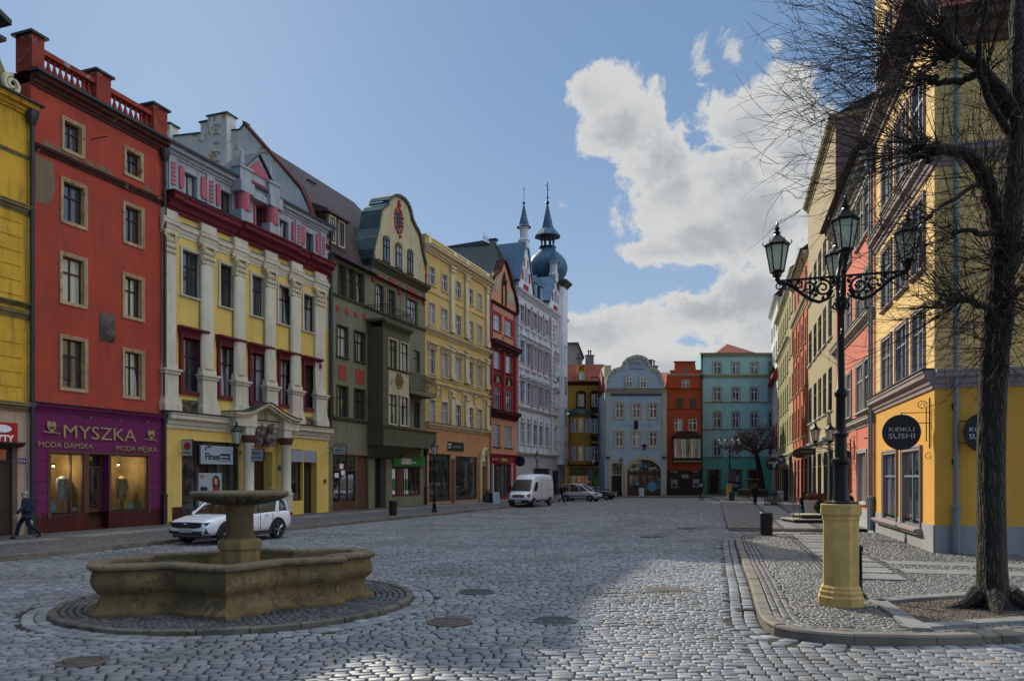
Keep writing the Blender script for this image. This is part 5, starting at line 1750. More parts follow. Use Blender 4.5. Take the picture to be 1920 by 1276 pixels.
# ---- narrow red and peach gabled house
def house_narrow():
 h = House('narrow_gabled_house', 'narrow red and peach gabled house between pale yellow and white houses', 0, 0, 0, 0, X=(LX(5), LX(6)))
 P = surf('peach_plaster', srgb('c08868'), .9, .1, .9, .2, 40, streak=.15)
 R = surf('bright_red_stucco', srgb('9c2a30'), .85, .12, .9, .2, 40, streak=.15)
 DR = surf('dark_maroon_stucco', srgb('4a1c20'), .85, .2, 1.2, .3, 40)
 WH = plain('white_frames', srgb('a9b0b8'), .45)
 CRN = surf('cream_relief', srgb('a39a80'), .85, .2, 2)
 W = h.W
 E = h.v(918.7, 564)
 cols = [(925, 938.5), (946.5, 959.5)]
 h.row(cols, 925, 586, 616, fr=WH, sill=WH, r=.15, mull='three')
 h.row(cols, 925, 655, 690, fr=WH, r=.15, mull='three', sill=DR)
 h.row(cols, 925, 722, 764, fr=WH, r=.15, mull='three', sill=DR)
 h.row(cols, 925, 794, 836, fr=WH, r=.15, mull='three', sill=BLACK)
 g0, g1 = h.v(918.7, 853), h.v(915, 776)
 h.shopfront(h.u(925), h.u(957), .15, h.v(925, 868), BROWNWOOD, (.25, .5, .75), .25, .8, .3)
 h.wall(g1, E, R, 10)
 h.wall(g0, g1, P, 10, 'first_floor_wall')
 h.wall(0, g0, R, 10, 'ground_floor_wall')
 h.part('white_jamb', WH, (h.u(922), h.u(924.5), .15, h.v(922, 868), 0, .1), (h.u(958), h.u(960), .15, h.v(958, 868), 0, .1))
 h.part('peach_panel', P, (h.u(924) , h.u(962), h.v(925, 583) + .1, E - .1, 0, .03), (h.u(940.5), h.u(945), h.v(925, 640), h.v(925, 583), 0, .03), (h.u(924), h.u(962), h.v(925, 640), h.v(925, 617) - .2, 0, .03))
 c1 = h.v(917.5, 640)
 h.cornice(c1 - .6, .9, .75, DR)
 h.cornice(g1 - .2, .8, .7, DR, name='balcony_cornice')
 h.cornice(g0 - .1, .3, .25, R, name='shop_cornice')
 h.cornice(E - .1, .25, .3, DR, name='gable_ledge')
 for x in (918.6, 941, 963):
  h.part('pilaster', R, (h.u(x), h.u(x + 3.6), g1 + .6, c1 - .6, 0, .2))
 for (a, b) in cols:
  m = MB(); uc = h.u((a + b) / 2); vv = h.v(925, 716)
  m.tube([(uc - .75 * cos(t), -.14, vv + .1 + .85 * sin(t)) for t in [i * pi / 8 for i in range(9)]], .13, 6)
  m.build('window_arch', surf('dark_green_stucco', srgb('2e3a30'), .85), h.root, True)
  m = MB(); sculpt(m, uc - .5, uc + .5, vv + .05, vv + .85, .03, .22, int(a)); m.build('relief', CRN, h.root, True)
  m = MB(); sculpt(m, uc - .8, uc + .8, h.v(925, 655) + .05, h.v(925, 655) + .8, .03, .25, int(b)); m.build('relief', CRN, h.root, True)
 gb = E + .14
 pts = [(0, gb), (W, gb), (W - .05, gb + 1.0), (W - .6, gb + 1.6), (W - 1.5, gb + 2.6), (W - 2.3, gb + 3.6), (W * .56, gb + 4.6), (W * .5, gb + 4.75), (W * .44, gb + 4.6), (2.6, gb + 3.4), (1.7, gb + 2.9), (.9, gb + 2.4), (.2, gb + 1.3)]
 MB().prism(pts, 0, .5, 'y').build('gable', P, h.root)
 m = MB()
 for a, b in zip(pts[1:-1], pts[2:]):
  dx, dz = b[0] - a[0], b[1] - a[1]; L = hypot(dx, dz) or 1
  nx, nz = -dz / L * -.2, dx / L * -.2
  m.prism([a, b, (b[0] + nx, b[1] + nz), (a[0] + nx, a[1] + nz)], -.3, .6, 'y')
 m.build('gable_moulding', DR, h.root)
 m = MB(); uc = W * .5
 m.tube([(uc - .5, -.08, gb + .2), (uc - .5, -.08, gb + 2.5), (uc, -.1, gb + 3.6), (uc + .5, -.08, gb + 2.5), (uc + .5, -.08, gb + .2)], .09, 5)
 m.sphere((uc, -.15, gb + 2.6), .3, 8, 6)
 m.build('gable_ornament', surf('dark_green_stucco', srgb('2e3a30')), h.root, True)
 m = MB(); sculpt(m, .4, 2.4, gb + 1.2, gb + 2.9, .03, .2, 9); sculpt(m, W - 2.6, W - .6, gb + .7, gb + 2.4, .03, .2, 10); m.build('relief', CRN, h.root, True)
 h.roof([(.5, gb), (.5, gb + 2.4), (5, gb + 4.0), (10, gb)], COPPER)
 WHT = plain('white_lettering', (0.75, 0.75, 0.75, 1), 0.5)
 sb = h.part('sign_board', plain('pizza_green', srgb('2c3a22'), .5), (h.u(939), h.u(952), h.v(939, 865), h.v(939, 857), .05, .12))
 h.text('PIZZA', 940, 951, 864, mat=plain('yellow_lettering', srgb('c9c05a'), .5), n=.13, parent=sb, hpx=5.6, bold=.01)
 return h
HN = house_narrow()
# ---- white house with red strips, corner turret and onion dome
def house_white():
 h = House('white_turreted_house', 'tall white stucco house with red strips, spired gables and onion-domed corner turret', 0, 0, 0, 0, X=(LX(6), LX(7)))
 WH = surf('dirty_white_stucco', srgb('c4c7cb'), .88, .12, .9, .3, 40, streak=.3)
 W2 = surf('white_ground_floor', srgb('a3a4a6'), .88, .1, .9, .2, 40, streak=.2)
 R = surf('red_strip_plaster', srgb('8d2a33'), .88, .12, 1, .2, 40)
 GRY = surf('grey_rendered_party_wall', srgb('7b7f7c'), .95, .2, .5, .3, 30, streak=.15)
 WF = plain('blue_white_frames', srgb('b4bdc8'), .45)
 W = h.W
 E = h.v(969, 545)
 cols = [(974.5, 982), (987, 994), (999.5, 1006), (1010.5, 1016.5), (1021.5, 1027), (1040, 1045.5), (1046.5, 1051)]
 k = dict(fr=WF, sur=WH, sw=.12, r=.18, mull='cross', fw=.05, sp=.09)
 h.row(cols, 974.5, 570, 601, sill=WH, **k)
 h.row(cols, 974.5, 636, 678, sill=WH, hood=(WH, .5, .4), **k)
 h.row(cols, 974.5, 712, 752, sill=WH, arch=True, hood=(WH, .3, .3), **k)
 h.row(cols, 974.5, 791, 831, sill=WH, **k)
 gf = h.v(968, 851)
 DK = plain('anthracite_shopfront', (0.03, 0.034, 0.042, 1), .5)
 h.shopfront(h.u(976), h.u(992), .4, h.v(976, 900), DK, (.5,), .2, None, .3)
 h.shopfront(h.u(1000), h.u(1031), .2, h.v(1000, 877), DK, (.3, .6), .2, None, .3)
 h.shopfront(h.u(1036), h.u(1048), .2, h.v(1036, 881), DK, (.5,), .2, None, .3)
 h.wall(gf, E, WH, 11)
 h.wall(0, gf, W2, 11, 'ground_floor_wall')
 for (a, b) in ((984.5, 986), (995.5, 998), (1007.5, 1009.5), (1018, 1020), (1029, 1030.5), (1036, 1038), (1053, 1055)):
  for (y0, y1) in ((562, 606), (632, 685), (702, 760)):
   if a in (984.5,) and y0 != 562: continue
   h.part('red_strip', R, (h.u(a), h.u(b), h.v(974.5, y1), h.v(974.5, y0), 0, .03))
 for (a, b) in ((969, 971.5), (1031.5, 1034.5), (1055.5, 1058)):           # quoins
  m = MB(); v = gf + .6
  while v < E - .6:
   h.bx(m, h.u(a), h.u(b), v, v + .42, 0, .2); v += .56
  m.build('quoins', WH, h.root)
 for (a, b) in ((971, 973.5), (983, 986), (995.5, 998.5), (1007, 1009.5), (1018, 1020.5), (1028.5, 1031)):
  m = MB(); v = gf + .5
  while v < h.v(968, 776):
   h.bx(m, h.u(a), h.u(b), v, v + .42, 0, .1); v += .52
  m.build('rustication', WH, h.root)
 for (a, b) in cols:
  uc = (h.u(a) + h.u(b)) / 2
  for vv in (h.v(974.5, 622), h.v(974.5, 700)):
   MB().prism([(uc - .75, vv - .15), (uc + .75, vv - .15), (uc, vv + .55)], -.3, 0, 'y').build('window_gable', WH, h.root)
  MB().sphere((uc, -.12, h.v(974.5, 783)), .3, 8, 6, 1, .7, .8).build('keystone', WH, h.root)
 h.cornice(gf - .1, .4, .4, WH, name='ledge')
 h.cornice(h.v(969, 766), .4, .35, WH, name='string_course')
 h.cornice(h.v(969, 612), .3, .25, WH, name='string_course')
 h.cornice(h.v(969, 690), .25, .22, WH, name='string_course')
 h.cornice(E - .3, .6, .6, WH)
 E2 = E + .3
 h.roof([(-.1, E2 - .1), (.3, E2 + .5), (3.2, E2 + 5.2), (4.0, E2 + 5.6), (9, E2 + 5.4), (11, E2)], SLATE, .1, W - 2)
 m = MB().prism([(0, 15), (0, E + .6), (2.3, 27.7), (2.3, 28.3), (3.0, 28.3), (3.05, 27.8), (11.0, 28.2), (11.0, 15)], -.25, .1, 'x')
 m.build('party_wall', GRY, h.root)
 m = MB()
 for a, b in (((0, E + .6), (2.3, 27.7)),):
  m.prism([a, b, (b[0], b[1] + .2), (a[0], a[1] + .2)], -.35, .25, 'x')
 m.prism([(2.2, 28.3), (3.1, 28.3), (3.1, 28.5), (2.2, 28.5)], -.35, .25, 'x'); m.prism([(3.05, 27.8), (11, 28.2), (11, 28.32), (3.05, 27.92)], -.35, .25, 'x')
 m.build('wall_coping', DARKMETAL, h.root)
 m = MB()
 uu = .3
 while uu < 6:
  m.tube([(uu, 4, E2 + 5.6), (uu, 4, E2 + 6.5)], .02, 3); scroll(m, (uu + .25, 4, E2 + 6.0), .2, 1.2, rad=.02, nseg=10); uu += .55
 m.build('ridge_cresting', IRON, h.root)
 for (a, b, ap, y0) in ((970, 997, 1.0, 0), (1027, 1051, .8, 0)):
  u0, u1 = h.u(a), h.u(b); um = (u0 + u1) / 2
  bv = E2; tv = bv + 5.6 * ap
  gm = MB().prism([(u0, bv), (u1, bv), (u1 - .2, bv + 1.2), (um + .45, tv), (um - .45, tv), (u0 + .2, bv + 1.2)], -.15, .5, 'y').build('street_gable', WH, h.root)
  m = MB()
  for q in (-1, 1):
   m.prism([(um + q * (u1 - um - .1), bv + .8), (um + q * (u1 - um + .15), bv + 1.0), (um + q * .6, tv), (um + q * .35, tv - .2)], -.3, 3.0 * ap, 'y')
  m.build('gable_roof', BLUEMETAL, gm)
  for (p, q, r_, s_) in ((-.55, .55, .25, .9), (-.95, -.6, 1.3, 2.4), (.6, .95, 1.3, 2.4), (-.5, -.3, 2.8, 3.8), (.3, .5, 2.8, 3.8)):
   h.part('red_panel', R, (um + p * 1.5, um + q * 1.5, bv + r_, bv + s_, .15, .18), parent=gm)
  h.window(um - .4, um + .4, bv + 1.3, bv + 2.7, fr=WF, cut=False, n=.14, mull='two')
  m = MB()
  m.lathe([(.62, tv - .6), (.62, tv + .2), (.72, tv + .25), (.5, tv + .5), (.5, tv + 1.5), (.62, tv + 1.6), (.62, tv + 1.8)], 8, (um, .1, 0))
  pn = m.build('pinnacle', WH, gm)
  MB().lathe([(.85, tv + 1.75), (.6, tv + 2.0), (.35, tv + 3.0), (.1, tv + 4.2), (.02, tv + 4.3)], 8, (um, .1, 0)).build('pinnacle_spire', BLUESLATE, pn)
  m = MB().tube([(um, .1, tv + 4.2), (um, .1, tv + 6.3)], .035, 5).sphere((um, .1, tv + 4.5), .16, 8, 6)
  m.sphere((um, .1, tv + 6.0), .1, 6, 4, 1.6, .4, 2)
  m.build('finial', IRON, pn)
 for x in (1008, 1018):
  uu = h.u(x)
  d = h.part('dormer', BLUEMETAL, (uu - .5, uu + .5, E2 + .3, E2 + 2.2, -2.5, -.25))
  MB().prism([(uu - .7, E2 + 2.2), (uu + .7, E2 + 2.2), (uu, E2 + 3.2)], .1, 2.8, 'y').build('dormer_roof', BLUESLATE, d)
  h.window(uu - .3, uu + .3, E2 + .7, E2 + 2.0, fr=WF, cut=False, n=-.26, mull='two')
 tw = Vector((gx(1028, 99.0), 99.0))
 rel = tw - h.o
 tu, td = rel.dot(h.d), -rel.dot(h.nrm)
 TW = (h.world(0, 0) , )
 R0 = 2.6
 cx2, cy2 = tu + .3, td + .2
 vt = lambda y: CH + (HZ - y) / FO * 99.6
 zt = vt(540)
 th = MB().lathe([(R0, 4), (R0, zt)], 8, (cx2, cy2, 0), rot=pi / 8).build('turret', WH, h.root)
 cc = (cx2, cy2, 0)
 MB().lathe([(R0, zt - .3), (R0 + .25, zt), (R0 + .6, zt + .3), (R0 + .65, zt + .5), (R0 - .2, zt + .9)], 8, cc, rot=pi / 8).build('turret_eaves', DARKMETAL, th)
 z = zt + .9
 Hd = vt(466) - z
 onion = [(R0 * .72, 0), (R0 * .80, .08), (R0 * .93, .18), (R0 * 1.0, .32), (R0 * .99, .45), (R0 * .9, .6), (R0 * .72, .74), (R0 * .5, .86), (R0 * .36, .95), (R0 * .33, 1.0)]
 MB().lathe([(r, z + t * Hd) for r, t in onion], 24, cc).build('onion_dome', BLUESLATE, th, True)
 z1 = z + Hd
 z2 = vt(447)
 zs = vt(434)
 zt2 = vt(384)
 m = MB().lathe([(1.15, z1 - .05), (1.15, z1 + .1)], 8, cc)
 for k2 in range(8):
  a = k2 * pi / 4
  m.tube([(cx2 + .82 * cos(a), cy2 + .82 * sin(a), z1), (cx2 + .82 * cos(a), cy2 + .82 * sin(a), z2 + .2)], .11, 6)
 m.lathe([(.95, z2), (1.1, z2 + .3)], 8, cc)
 m.build('lantern', IRON, th)
 MB().lathe([(1.75, z2 + .1), (1.7, z2 + .2), (1.0, zs + .1), (.8, zs + .25), (.1, zt2), (.02, zt2 + .1)], 8, cc).build('spire', BLUESLATE, th)
 m = MB().sphere((cx2, cy2, zt2 + .2), .25, 10, 6).tube([(cx2, cy2, zt2), (cx2, cy2, vt(343))], .06, 6)
 zz = vt(352)
 m.tube([(cx2 - .6, cy2, zz + .1), (cx2 + .6, cy2, zz - .25)], .035, 5).tube([(cx2 - .2, cy2, zz - .9), (cx2 + .2, cy2, zz - .9)], .03, 5).sphere((cx2, cy2, zt2 + .85), .14, 8, 6)
 m.build('weathervane', IRON, th)
 for lv in (4.8, 9, 13, 17):
  for k2 in range(8):
   a = k2 * pi / 4
   if cos(a + h.rz) * 0 + sin(a) < .3:
    x, y = cx2 + (R0 * cos(pi / 8)) * cos(a), cy2 + (R0 * cos(pi / 8)) * sin(a)
    ww = MB().box(-.42, .42, -.06, .06, lv, lv + 2.0).build('turret_window', GLASS, th)
    ww.location = (x, y, 0); ww.rotation_euler = (0, 0, a + pi / 2)
    fm = MB().box(-.52, -.42, -.09, .09, lv, lv + 2.1).box(.42, .52, -.09, .09, lv, lv + 2.1).box(-.03, .03, -.09, .09, lv, lv + 2).box(-.52, .52, -.14, .14, lv + 2.1, lv + 2.3).box(-.42, .42, -.09, .09, lv + 1.3, lv + 1.38)
    fm.build('frame', WF, ww)
 return h
HW = house_white()
# ================================================================== houses at the far end of the square
WHT = plain('white_lettering', (0.75, 0.75, 0.75, 1), 0.5)
WFR = plain('far_white_frames', srgb('d5dae0'), .45)
DG_ = pane_mat('dim_window_glass', .22)
MATS['dim_window_glass'].node_tree.nodes['Principled BSDF'].inputs['Coat Weight'].default_value = .15
def flat_house(name, label, x0, x1, Z):
 return House(name, label, x0, Z, x1, Z)
def house_gold():
 h = flat_house('gold_brick_house', 'narrow golden brick house with red tiled roof and green domed bay', 1060, 1137, 101.0)
 Y = surf('golden_brick', srgb('bb8e3a'), .9, .15, 1, .3, 30, streak=.2)
 B = surf('brown_brick_trim', srgb('4a2a1e'), .9, .2, 2)
 W = h.W; v = lambda y: h.v(1100, y); u = h.u
 h.row([(1083, 1095.5), (1108.5, 1121.5)], 1083, 738, 762, fr=WFR, glass=DG_, sur=B, sw=.2, r=.15, arch=True, fw=.11)
 h.row([(1090, 1096.5), (1108.5, 1121.5)], 1090, 784, 812, fr=WFR, glass=DG_, sur=B, sw=.14, r=.15, arch=True, fw=.11)
 h.row([(1090, 1096.5), (1108.5, 1121.5)], 1090, 836, 864, fr=WFR, glass=DG_, sur=B, sw=.14, r=.15, arch=True, fw=.1)
 h.shopfront(u(1065), u(1127), .3, v(890), DARKMETAL, (.25, .5, .75), .3, None, .3)
 h.wall(v(870), v(722), Y, 10)
 h.wall(0, v(870), Y, 10, 'ground_floor_wall')
 h.cornice(v(872), .4, .4, B, name='string_course'); h.cornice(v(722), .5, .5, B)
 m = MB()
 for (a, b) in ((1131, 1133.5), (1101.5, 1103.5), (1124, 1126)):
  vv = v(868)
  while vv < v(725):
   h.bx(m, u(a), u(b), vv, vv + .16, -.01, .04); vv += .42
 m.build('brick_quoins', B, h.root)
 for y0, y1 in ((765, 774), (816, 826)):
  h.part('brick_panel', B, (u(1107.5), u(1122.5), v(y1), v(y0), 0, .05))
 cc = (u(1087), .1, 0)
 MB().lathe([(1.6, v(870)), (1.6, v(779))], 10, cc).build('bay', Y, h.root)
 m = MB()
 for k in (6, 7, 8, 9):
  a = 2 * pi * (k + .5) / 10
  for y0, y1 in ((812, 785), (864, 837)):
   x, y = cc[0] + 1.57 * cos(a), cc[1] + 1.57 * sin(a)
   o = MB().box(-.3, .3, -.05, .05, v(y0), v(y1)).build('bay_window', GLASS, h.root)
   o.location = (x, y, 0); o.rotation_euler = (0, 0, a + pi / 2)
   MB().box(-.34, -.26, -.08, .08, v(y0), v(y1)).box(.26, .34, -.08, .08, v(y0), v(y1)).box(-.03, .03, -.08, .08, v(y0), v(y1)).build('frame', WFR, o)
 MB().lathe([(1.95, v(779)), (1.9, v(777)), (1.5, v(770)), (.8, v(765.5)), (.08, v(764)), (.05, v(760))], 16, cc).build('bay_dome', COPPER, h.root, True)
 E = v(718)
 h.roof([(-.3, E), (2.2, v(678)), (7, v(678)), (10, E)], REDTILE)
 d0, d1 = u(1078), u(1102); um = (d0 + d1) / 2
 g = MB().prism([(d0, E), (d1, E), (d1 - .3, E + 1.0), (um + .5, E + 2.0), (um + .4, v(683)), (um - .4, v(683)), (um - .5, E + 2.0), (d0 + .3, E + 1)], -.25, .3, 'y').build('dormer_gable', Y, h.root)
 h.window(um - .35, um + .35, E + .4, E + 1.4, fr=WFR, cut=False, n=.24)
 m = MB().tube([(um - .3, -.3, E + 1.7), (um + .3, -.3, v(685))], .05, 4).tube([(um + .3, -.3, E + 1.7), (um - .3, -.3, v(685))], .05, 4); m.build('gable_cross', B, g)
 up = u(1116)
 MB().lathe([(.95, v(706)), (.1, v(690)), (.03, v(684))], 4, (up, 1.6, 0), rot=pi / 4).build('dormer_spire', DARKMETAL, h.root)
 h.part('dormer', B, (up - .5, up + .5, v(712), v(705), -1.6, -.4))
 GR = surf('grey_chimney_render', srgb('737c8a'), .9, .2, 1)
 h.chimney(u(1114), 6.0, v(685), v(654), 1.1, .9, GR, 2)
 h.chimney(u(1094), 7.0, v(685), v(657), .5, .7, GR, 1)
 sb = h.part('sign_board', surf('grey_fascia', srgb('6f6a50'), .7), (u(1068), u(1131), v(889), v(877), .02, .15))
 h.text('BANK', 1081, 1092, 886.5, mat=plain('lime_lettering', srgb('6aa52c'), .5), n=.16, parent=sb, hpx=6, bold=.02)
 h.part('notice', plain('lime_lettering', srgb('6aa52c'), .5), (u(1113), u(1123), v(909), v(891), -.28, -.2))
 h.downpipe(W - .2, E, DARKMETAL, .15)
 return h
house_gold()
def house_grey_back():
 h = House('grey_roofed_back_house', 'grey gabled roof and side wall rising behind the golden brick house', 0, 0, 0, 0, X=((gx(1052, 112), 112), (gx(1092, 112), 112)))
 GR = surf('grey_back_wall', srgb('8d8f92'), .9, .15, .8)
 v = lambda y: h.v(1070, y)
 h.wall(0, v(690), GR, 8)
 MB().prism([(0, v(690)), (h.W, v(690)), (h.W, v(672)), (h.W * .8, v(645)), (0, v(646))], .1, 8, 'y').build('gable', GR, h.root)
 MB().prism([(-.3, v(646)), (h.W * .8, v(645)), (h.W * .8, v(645) + .25), (-.3, v(646) + .25)], -.3, 8.3, 'y').build('roof', SLATE, h.root)
 MB().prism([(h.W * .8, v(645)), (h.W + .2, v(672)), (h.W + .3, v(671)), (h.W * .8, v(645) + .25)], -.3, 8.3, 'y').build('roof', SLATE, h.root)
 return h
house_grey_back()
def arch_fill(h, name, mat, u0, u1, vs, va, n0, n1, ring=.3, parent=None):
 """moulded arch ring from springing vs to crown va"""
 uc, a, b = (u0 + u1) / 2, (u1 - u0) / 2, va - vs
 m = MB()
 k = 16
 for i in range(k):
  t0, t1 = pi * i / k, pi * (i + 1) / k
  q = [(uc - a * cos(t0), vs + b * sin(t0)), (uc - a * cos(t1), vs + b * sin(t1)), (uc - (a + ring) * cos(t1), vs + (b + ring) * sin(t1)), (uc - (a + ring) * cos(t0), vs + (b + ring) * sin(t0))]
  m.prism(q, -n1, -n0, 'y')
 return m.build(name, mat, parent or h.root)
def arched(h, u0, u1, vs, va, glassmat, framemat, r=.3, n=0.0):
 """rectangular opening with its upper corners filled so that it reads as an arch"""
 uc, a, b = (u0 + u1) / 2, (u1 - u0) / 2, va - vs
 m = MB(); k = 10
 for s2 in (-1, 1):
  pts = [(uc + s2 * a, vs)] + [(uc + s2 * a * cos(pi / 2 * i / k), vs + b * sin(pi / 2 * i / k)) for i in range(1, k + 1)] + [(uc + s2 * a, va)]
  m.prism(pts, -.003, r + .04, 'y')
 return m
def house_blue():
 h = flat_house('blue_gabled_house', 'pale blue house with rounded cream-edged gable and big arched shop door', 1134.5, 1250, 94.0)
 B = surf('pale_blue_plaster', srgb('adc0d0'), .88, .07, .7, .15, 40, streak=.12)
 C = surf('pale_cream_trim', srgb('bcb79f'), .85, .1, 1, .15, 40, streak=.15)
 W = h.W; u = h.u; v = lambda y: h.v(1190, y)
 k = dict(fr=WFR, glass=DG_, sur=C, sw=.2, r=.15, fw=.1)
 cols = [(1154.5, 1168.5), (1186.7, 1200.5), (1218, 1232)]
 h.row(cols, 1154.5, 757, 783, **k)
 h.row(cols, 1154.5, 809.5, 836.5, **k)
 a0, a1 = u(1176), u(1239.5)
 b0, b1 = u(1146.5), u(1164.5)
 h.open.append((b0, b1, .12, v(867), .35))
 h.open.append((a0, a1, .12, v(861), .5))
 h.wall(0, v(735), B, 10)
 for (p, q, va, vs) in ((a0, a1, v(861), v(886)), (b0, b1, v(867), v(875))):
  arched(h, p, q, vs, va, None, None, .35).build('arch_spandrel', B, h.root)
  arch_fill(h, 'arch_moulding', C, p, q, vs, va, 0, .1, .4)
  h.part('arch_jamb', C, (p - .4, p, .12, vs, 0, .1)); h.part('arch_jamb', C, (q, q + .4, .12, vs, 0, .1))
 o = h.part('shop_door', BROWNWOOD, (a0, a1, .12, v(861), -.5, -.42), (a0, a1, v(888), v(884), -.42, -.3), ((a0 + a1) / 2 - .06, (a0 + a1) / 2 + .06, v(884), v(861), -.42, -.3))
 h.part('pane', SHOPGLASS, (u(1205), u(1236), .8, v(890), -.42, -.39), (a0 + .3, u(1200), v(915), v(890), -.42, -.39), (a0 + .2, (a0 + a1) / 2 - .1, v(883), v(864), -.42, -.39), ((a0 + a1) / 2 + .1, a1 - .2, v(883), v(864), -.42, -.39), parent=o)
 h.text('Kredyty', 1185, 1199, 880, mat=WHT, n=-.36, parent=o, hpx=4, bold=.01)
 h.text('lendi', 1217, 1231, 879, mat=WHT, n=-.36, parent=o, hpx=5.5, bold=.01)
 LB_ = plain('light_blue_vinyl', srgb('5d93b8'), .5)
 m = MB()
 for (x, y, r_) in ((1202, 871, .3), (1211, 873, .22), (1238, 899, .16), (1238, 906, .16), (1238, 913, .16), (1224, 912, .6), (1196, 906, .25)):
  q = [(u(min(x, 1237)) + r_ * cos(t), v(y) + r_ * sin(t)) for t in [i * pi / 8 for i in range(16)]]
  m.prism(q, .365, .375, 'y')
 m.build('window_sticker', LB_, o)
 h.door(b0 + .02, b1 - .02, v(890), BLACK, .3, 2, False); h.open.pop()
 h.part('fanlight', SHOPGLASS, (b0, b1, v(889), v(867), -.34, -.3))
 h.part('door_transom', C, (b0, b1, v(891), v(889), -.3, .05))
 h.cornice(v(735), .35, .35, C); h.part('cornice_flashing', DARKMETAL, (0, W, v(735) + .38, v(735) + .42, 0, .38))
 fz = h.part('frieze', surf('carved_grey_frieze', srgb('6a7078'), .85, .3, 6), (u(1145), u(1240), v(742), v(737), 0, .04))
 m = MB()
 for i in range(34): scroll(m, (u(1146) + i * .185, -.06, v(739.5)), .12, 1, rad=.02, nseg=6, start=i)
 m.build('frieze_scrolls', surf('dark_carving', (0.06, 0.05, 0.04, 1)), fz)
 h.part('pilaster', C, (u(1136.5), u(1143), v(855), v(735), 0, .12)); h.part('pilaster', C, (u(1241.5), u(1248), v(855), v(735), 0, .12))
 for x in (1140, 1245):
  h.part('pilaster_console', surf('dark_carving', (0.06, 0.05, 0.04, 1)), (u(x) - .25, u(x) + .25, v(859), v(855), 0, .25))
 h.text('ESTERA  ROTARSKI', 1162, 1224, 797, mat=plain('pale_grey_lettering', srgb('a9b0b4'), .6), n=.02, hpx=3)
 m = MB(); sculpt(m, u(1189), u(1196.5), v(804), v(788), .0, .4, 21); m.build('iron_eagle', IRON, h.root, True)
 m = MB().box(u(1208) - .1, u(1208) + .1, -.2, 0, v(843), v(832)).box(u(1208) - .35, u(1208) + .35, -.15, -.05, v(836), v(834)); m.build('wall_bracket', IRON, h.root)
 gb = v(735) + .4
 pts = [(1137, 735), (1137, 715), (1139, 705), (1144, 697), (1151, 691.5), (1160, 689), (1165, 687), (1168, 679), (1176, 671), (1186, 667), (1195, 665.5), (1204, 667), (1212, 671), (1218, 679), (1220, 686), (1227, 689), (1236, 696), (1242, 706), (1245, 716), (1247, 735)]
 P = [(u(x), max(gb, v(y))) for x, y in pts]
 MB().prism(P, 0, .5, 'y').build('gable', B, h.root)
 m = MB()
 for a, b in zip(P[1:-2], P[2:-1]):
  dx, dz = b[0] - a[0], b[1] - a[1]; L = hypot(dx, dz) or 1
  nx, nz = dz / L, -dx / L
  m.prism([(a[0] + nx * .38, a[1] + nz * .38), (b[0] + nx * .38, b[1] + nz * .38), (b[0] - nx * .05, b[1] - nz * .05), (a[0] - nx * .05, a[1] - nz * .05)], -.1, .5, 'y')
 m.build('gable_moulding', C, h.root)
 for (a, b) in ((1173.5, 1185.5), (1200, 1212)):
  h.window(u(a), u(b), v(727), v(707), fr=WFR, glass=DG_, sur=C, sw=.14, cut=False, n=.02, fw=.1)
 m = MB(); sculpt(m, u(1179), u(1207), v(693), v(675), .0, .2, 15, 14, 8); m.build('gable_relief', surf('pale_blue_relief', srgb('98a5b0'), .85, .2, 3), h.root, True)
 h.roof([(.5, gb), (5, gb + 3.0), (10, gb)], REDTILE)
 h.part('side_roof_wall', C, (u(1137), u(1160), gb - 1, v(700), -6.5, -1.2), (u(1137), u(1150), gb, v(680), -6.5, -2))
 BC = surf('blue_dark_chimney', srgb('3d4658'), .9)
 h.chimney(u(1226), 3.0, gb, v(669), .62, .6, BC)
 h.chimney(u(1236), 3.4, gb, v(680), .8, .6, surf('grey_chimney_render', srgb('737c8a')), 1)
 return h
house_blue()
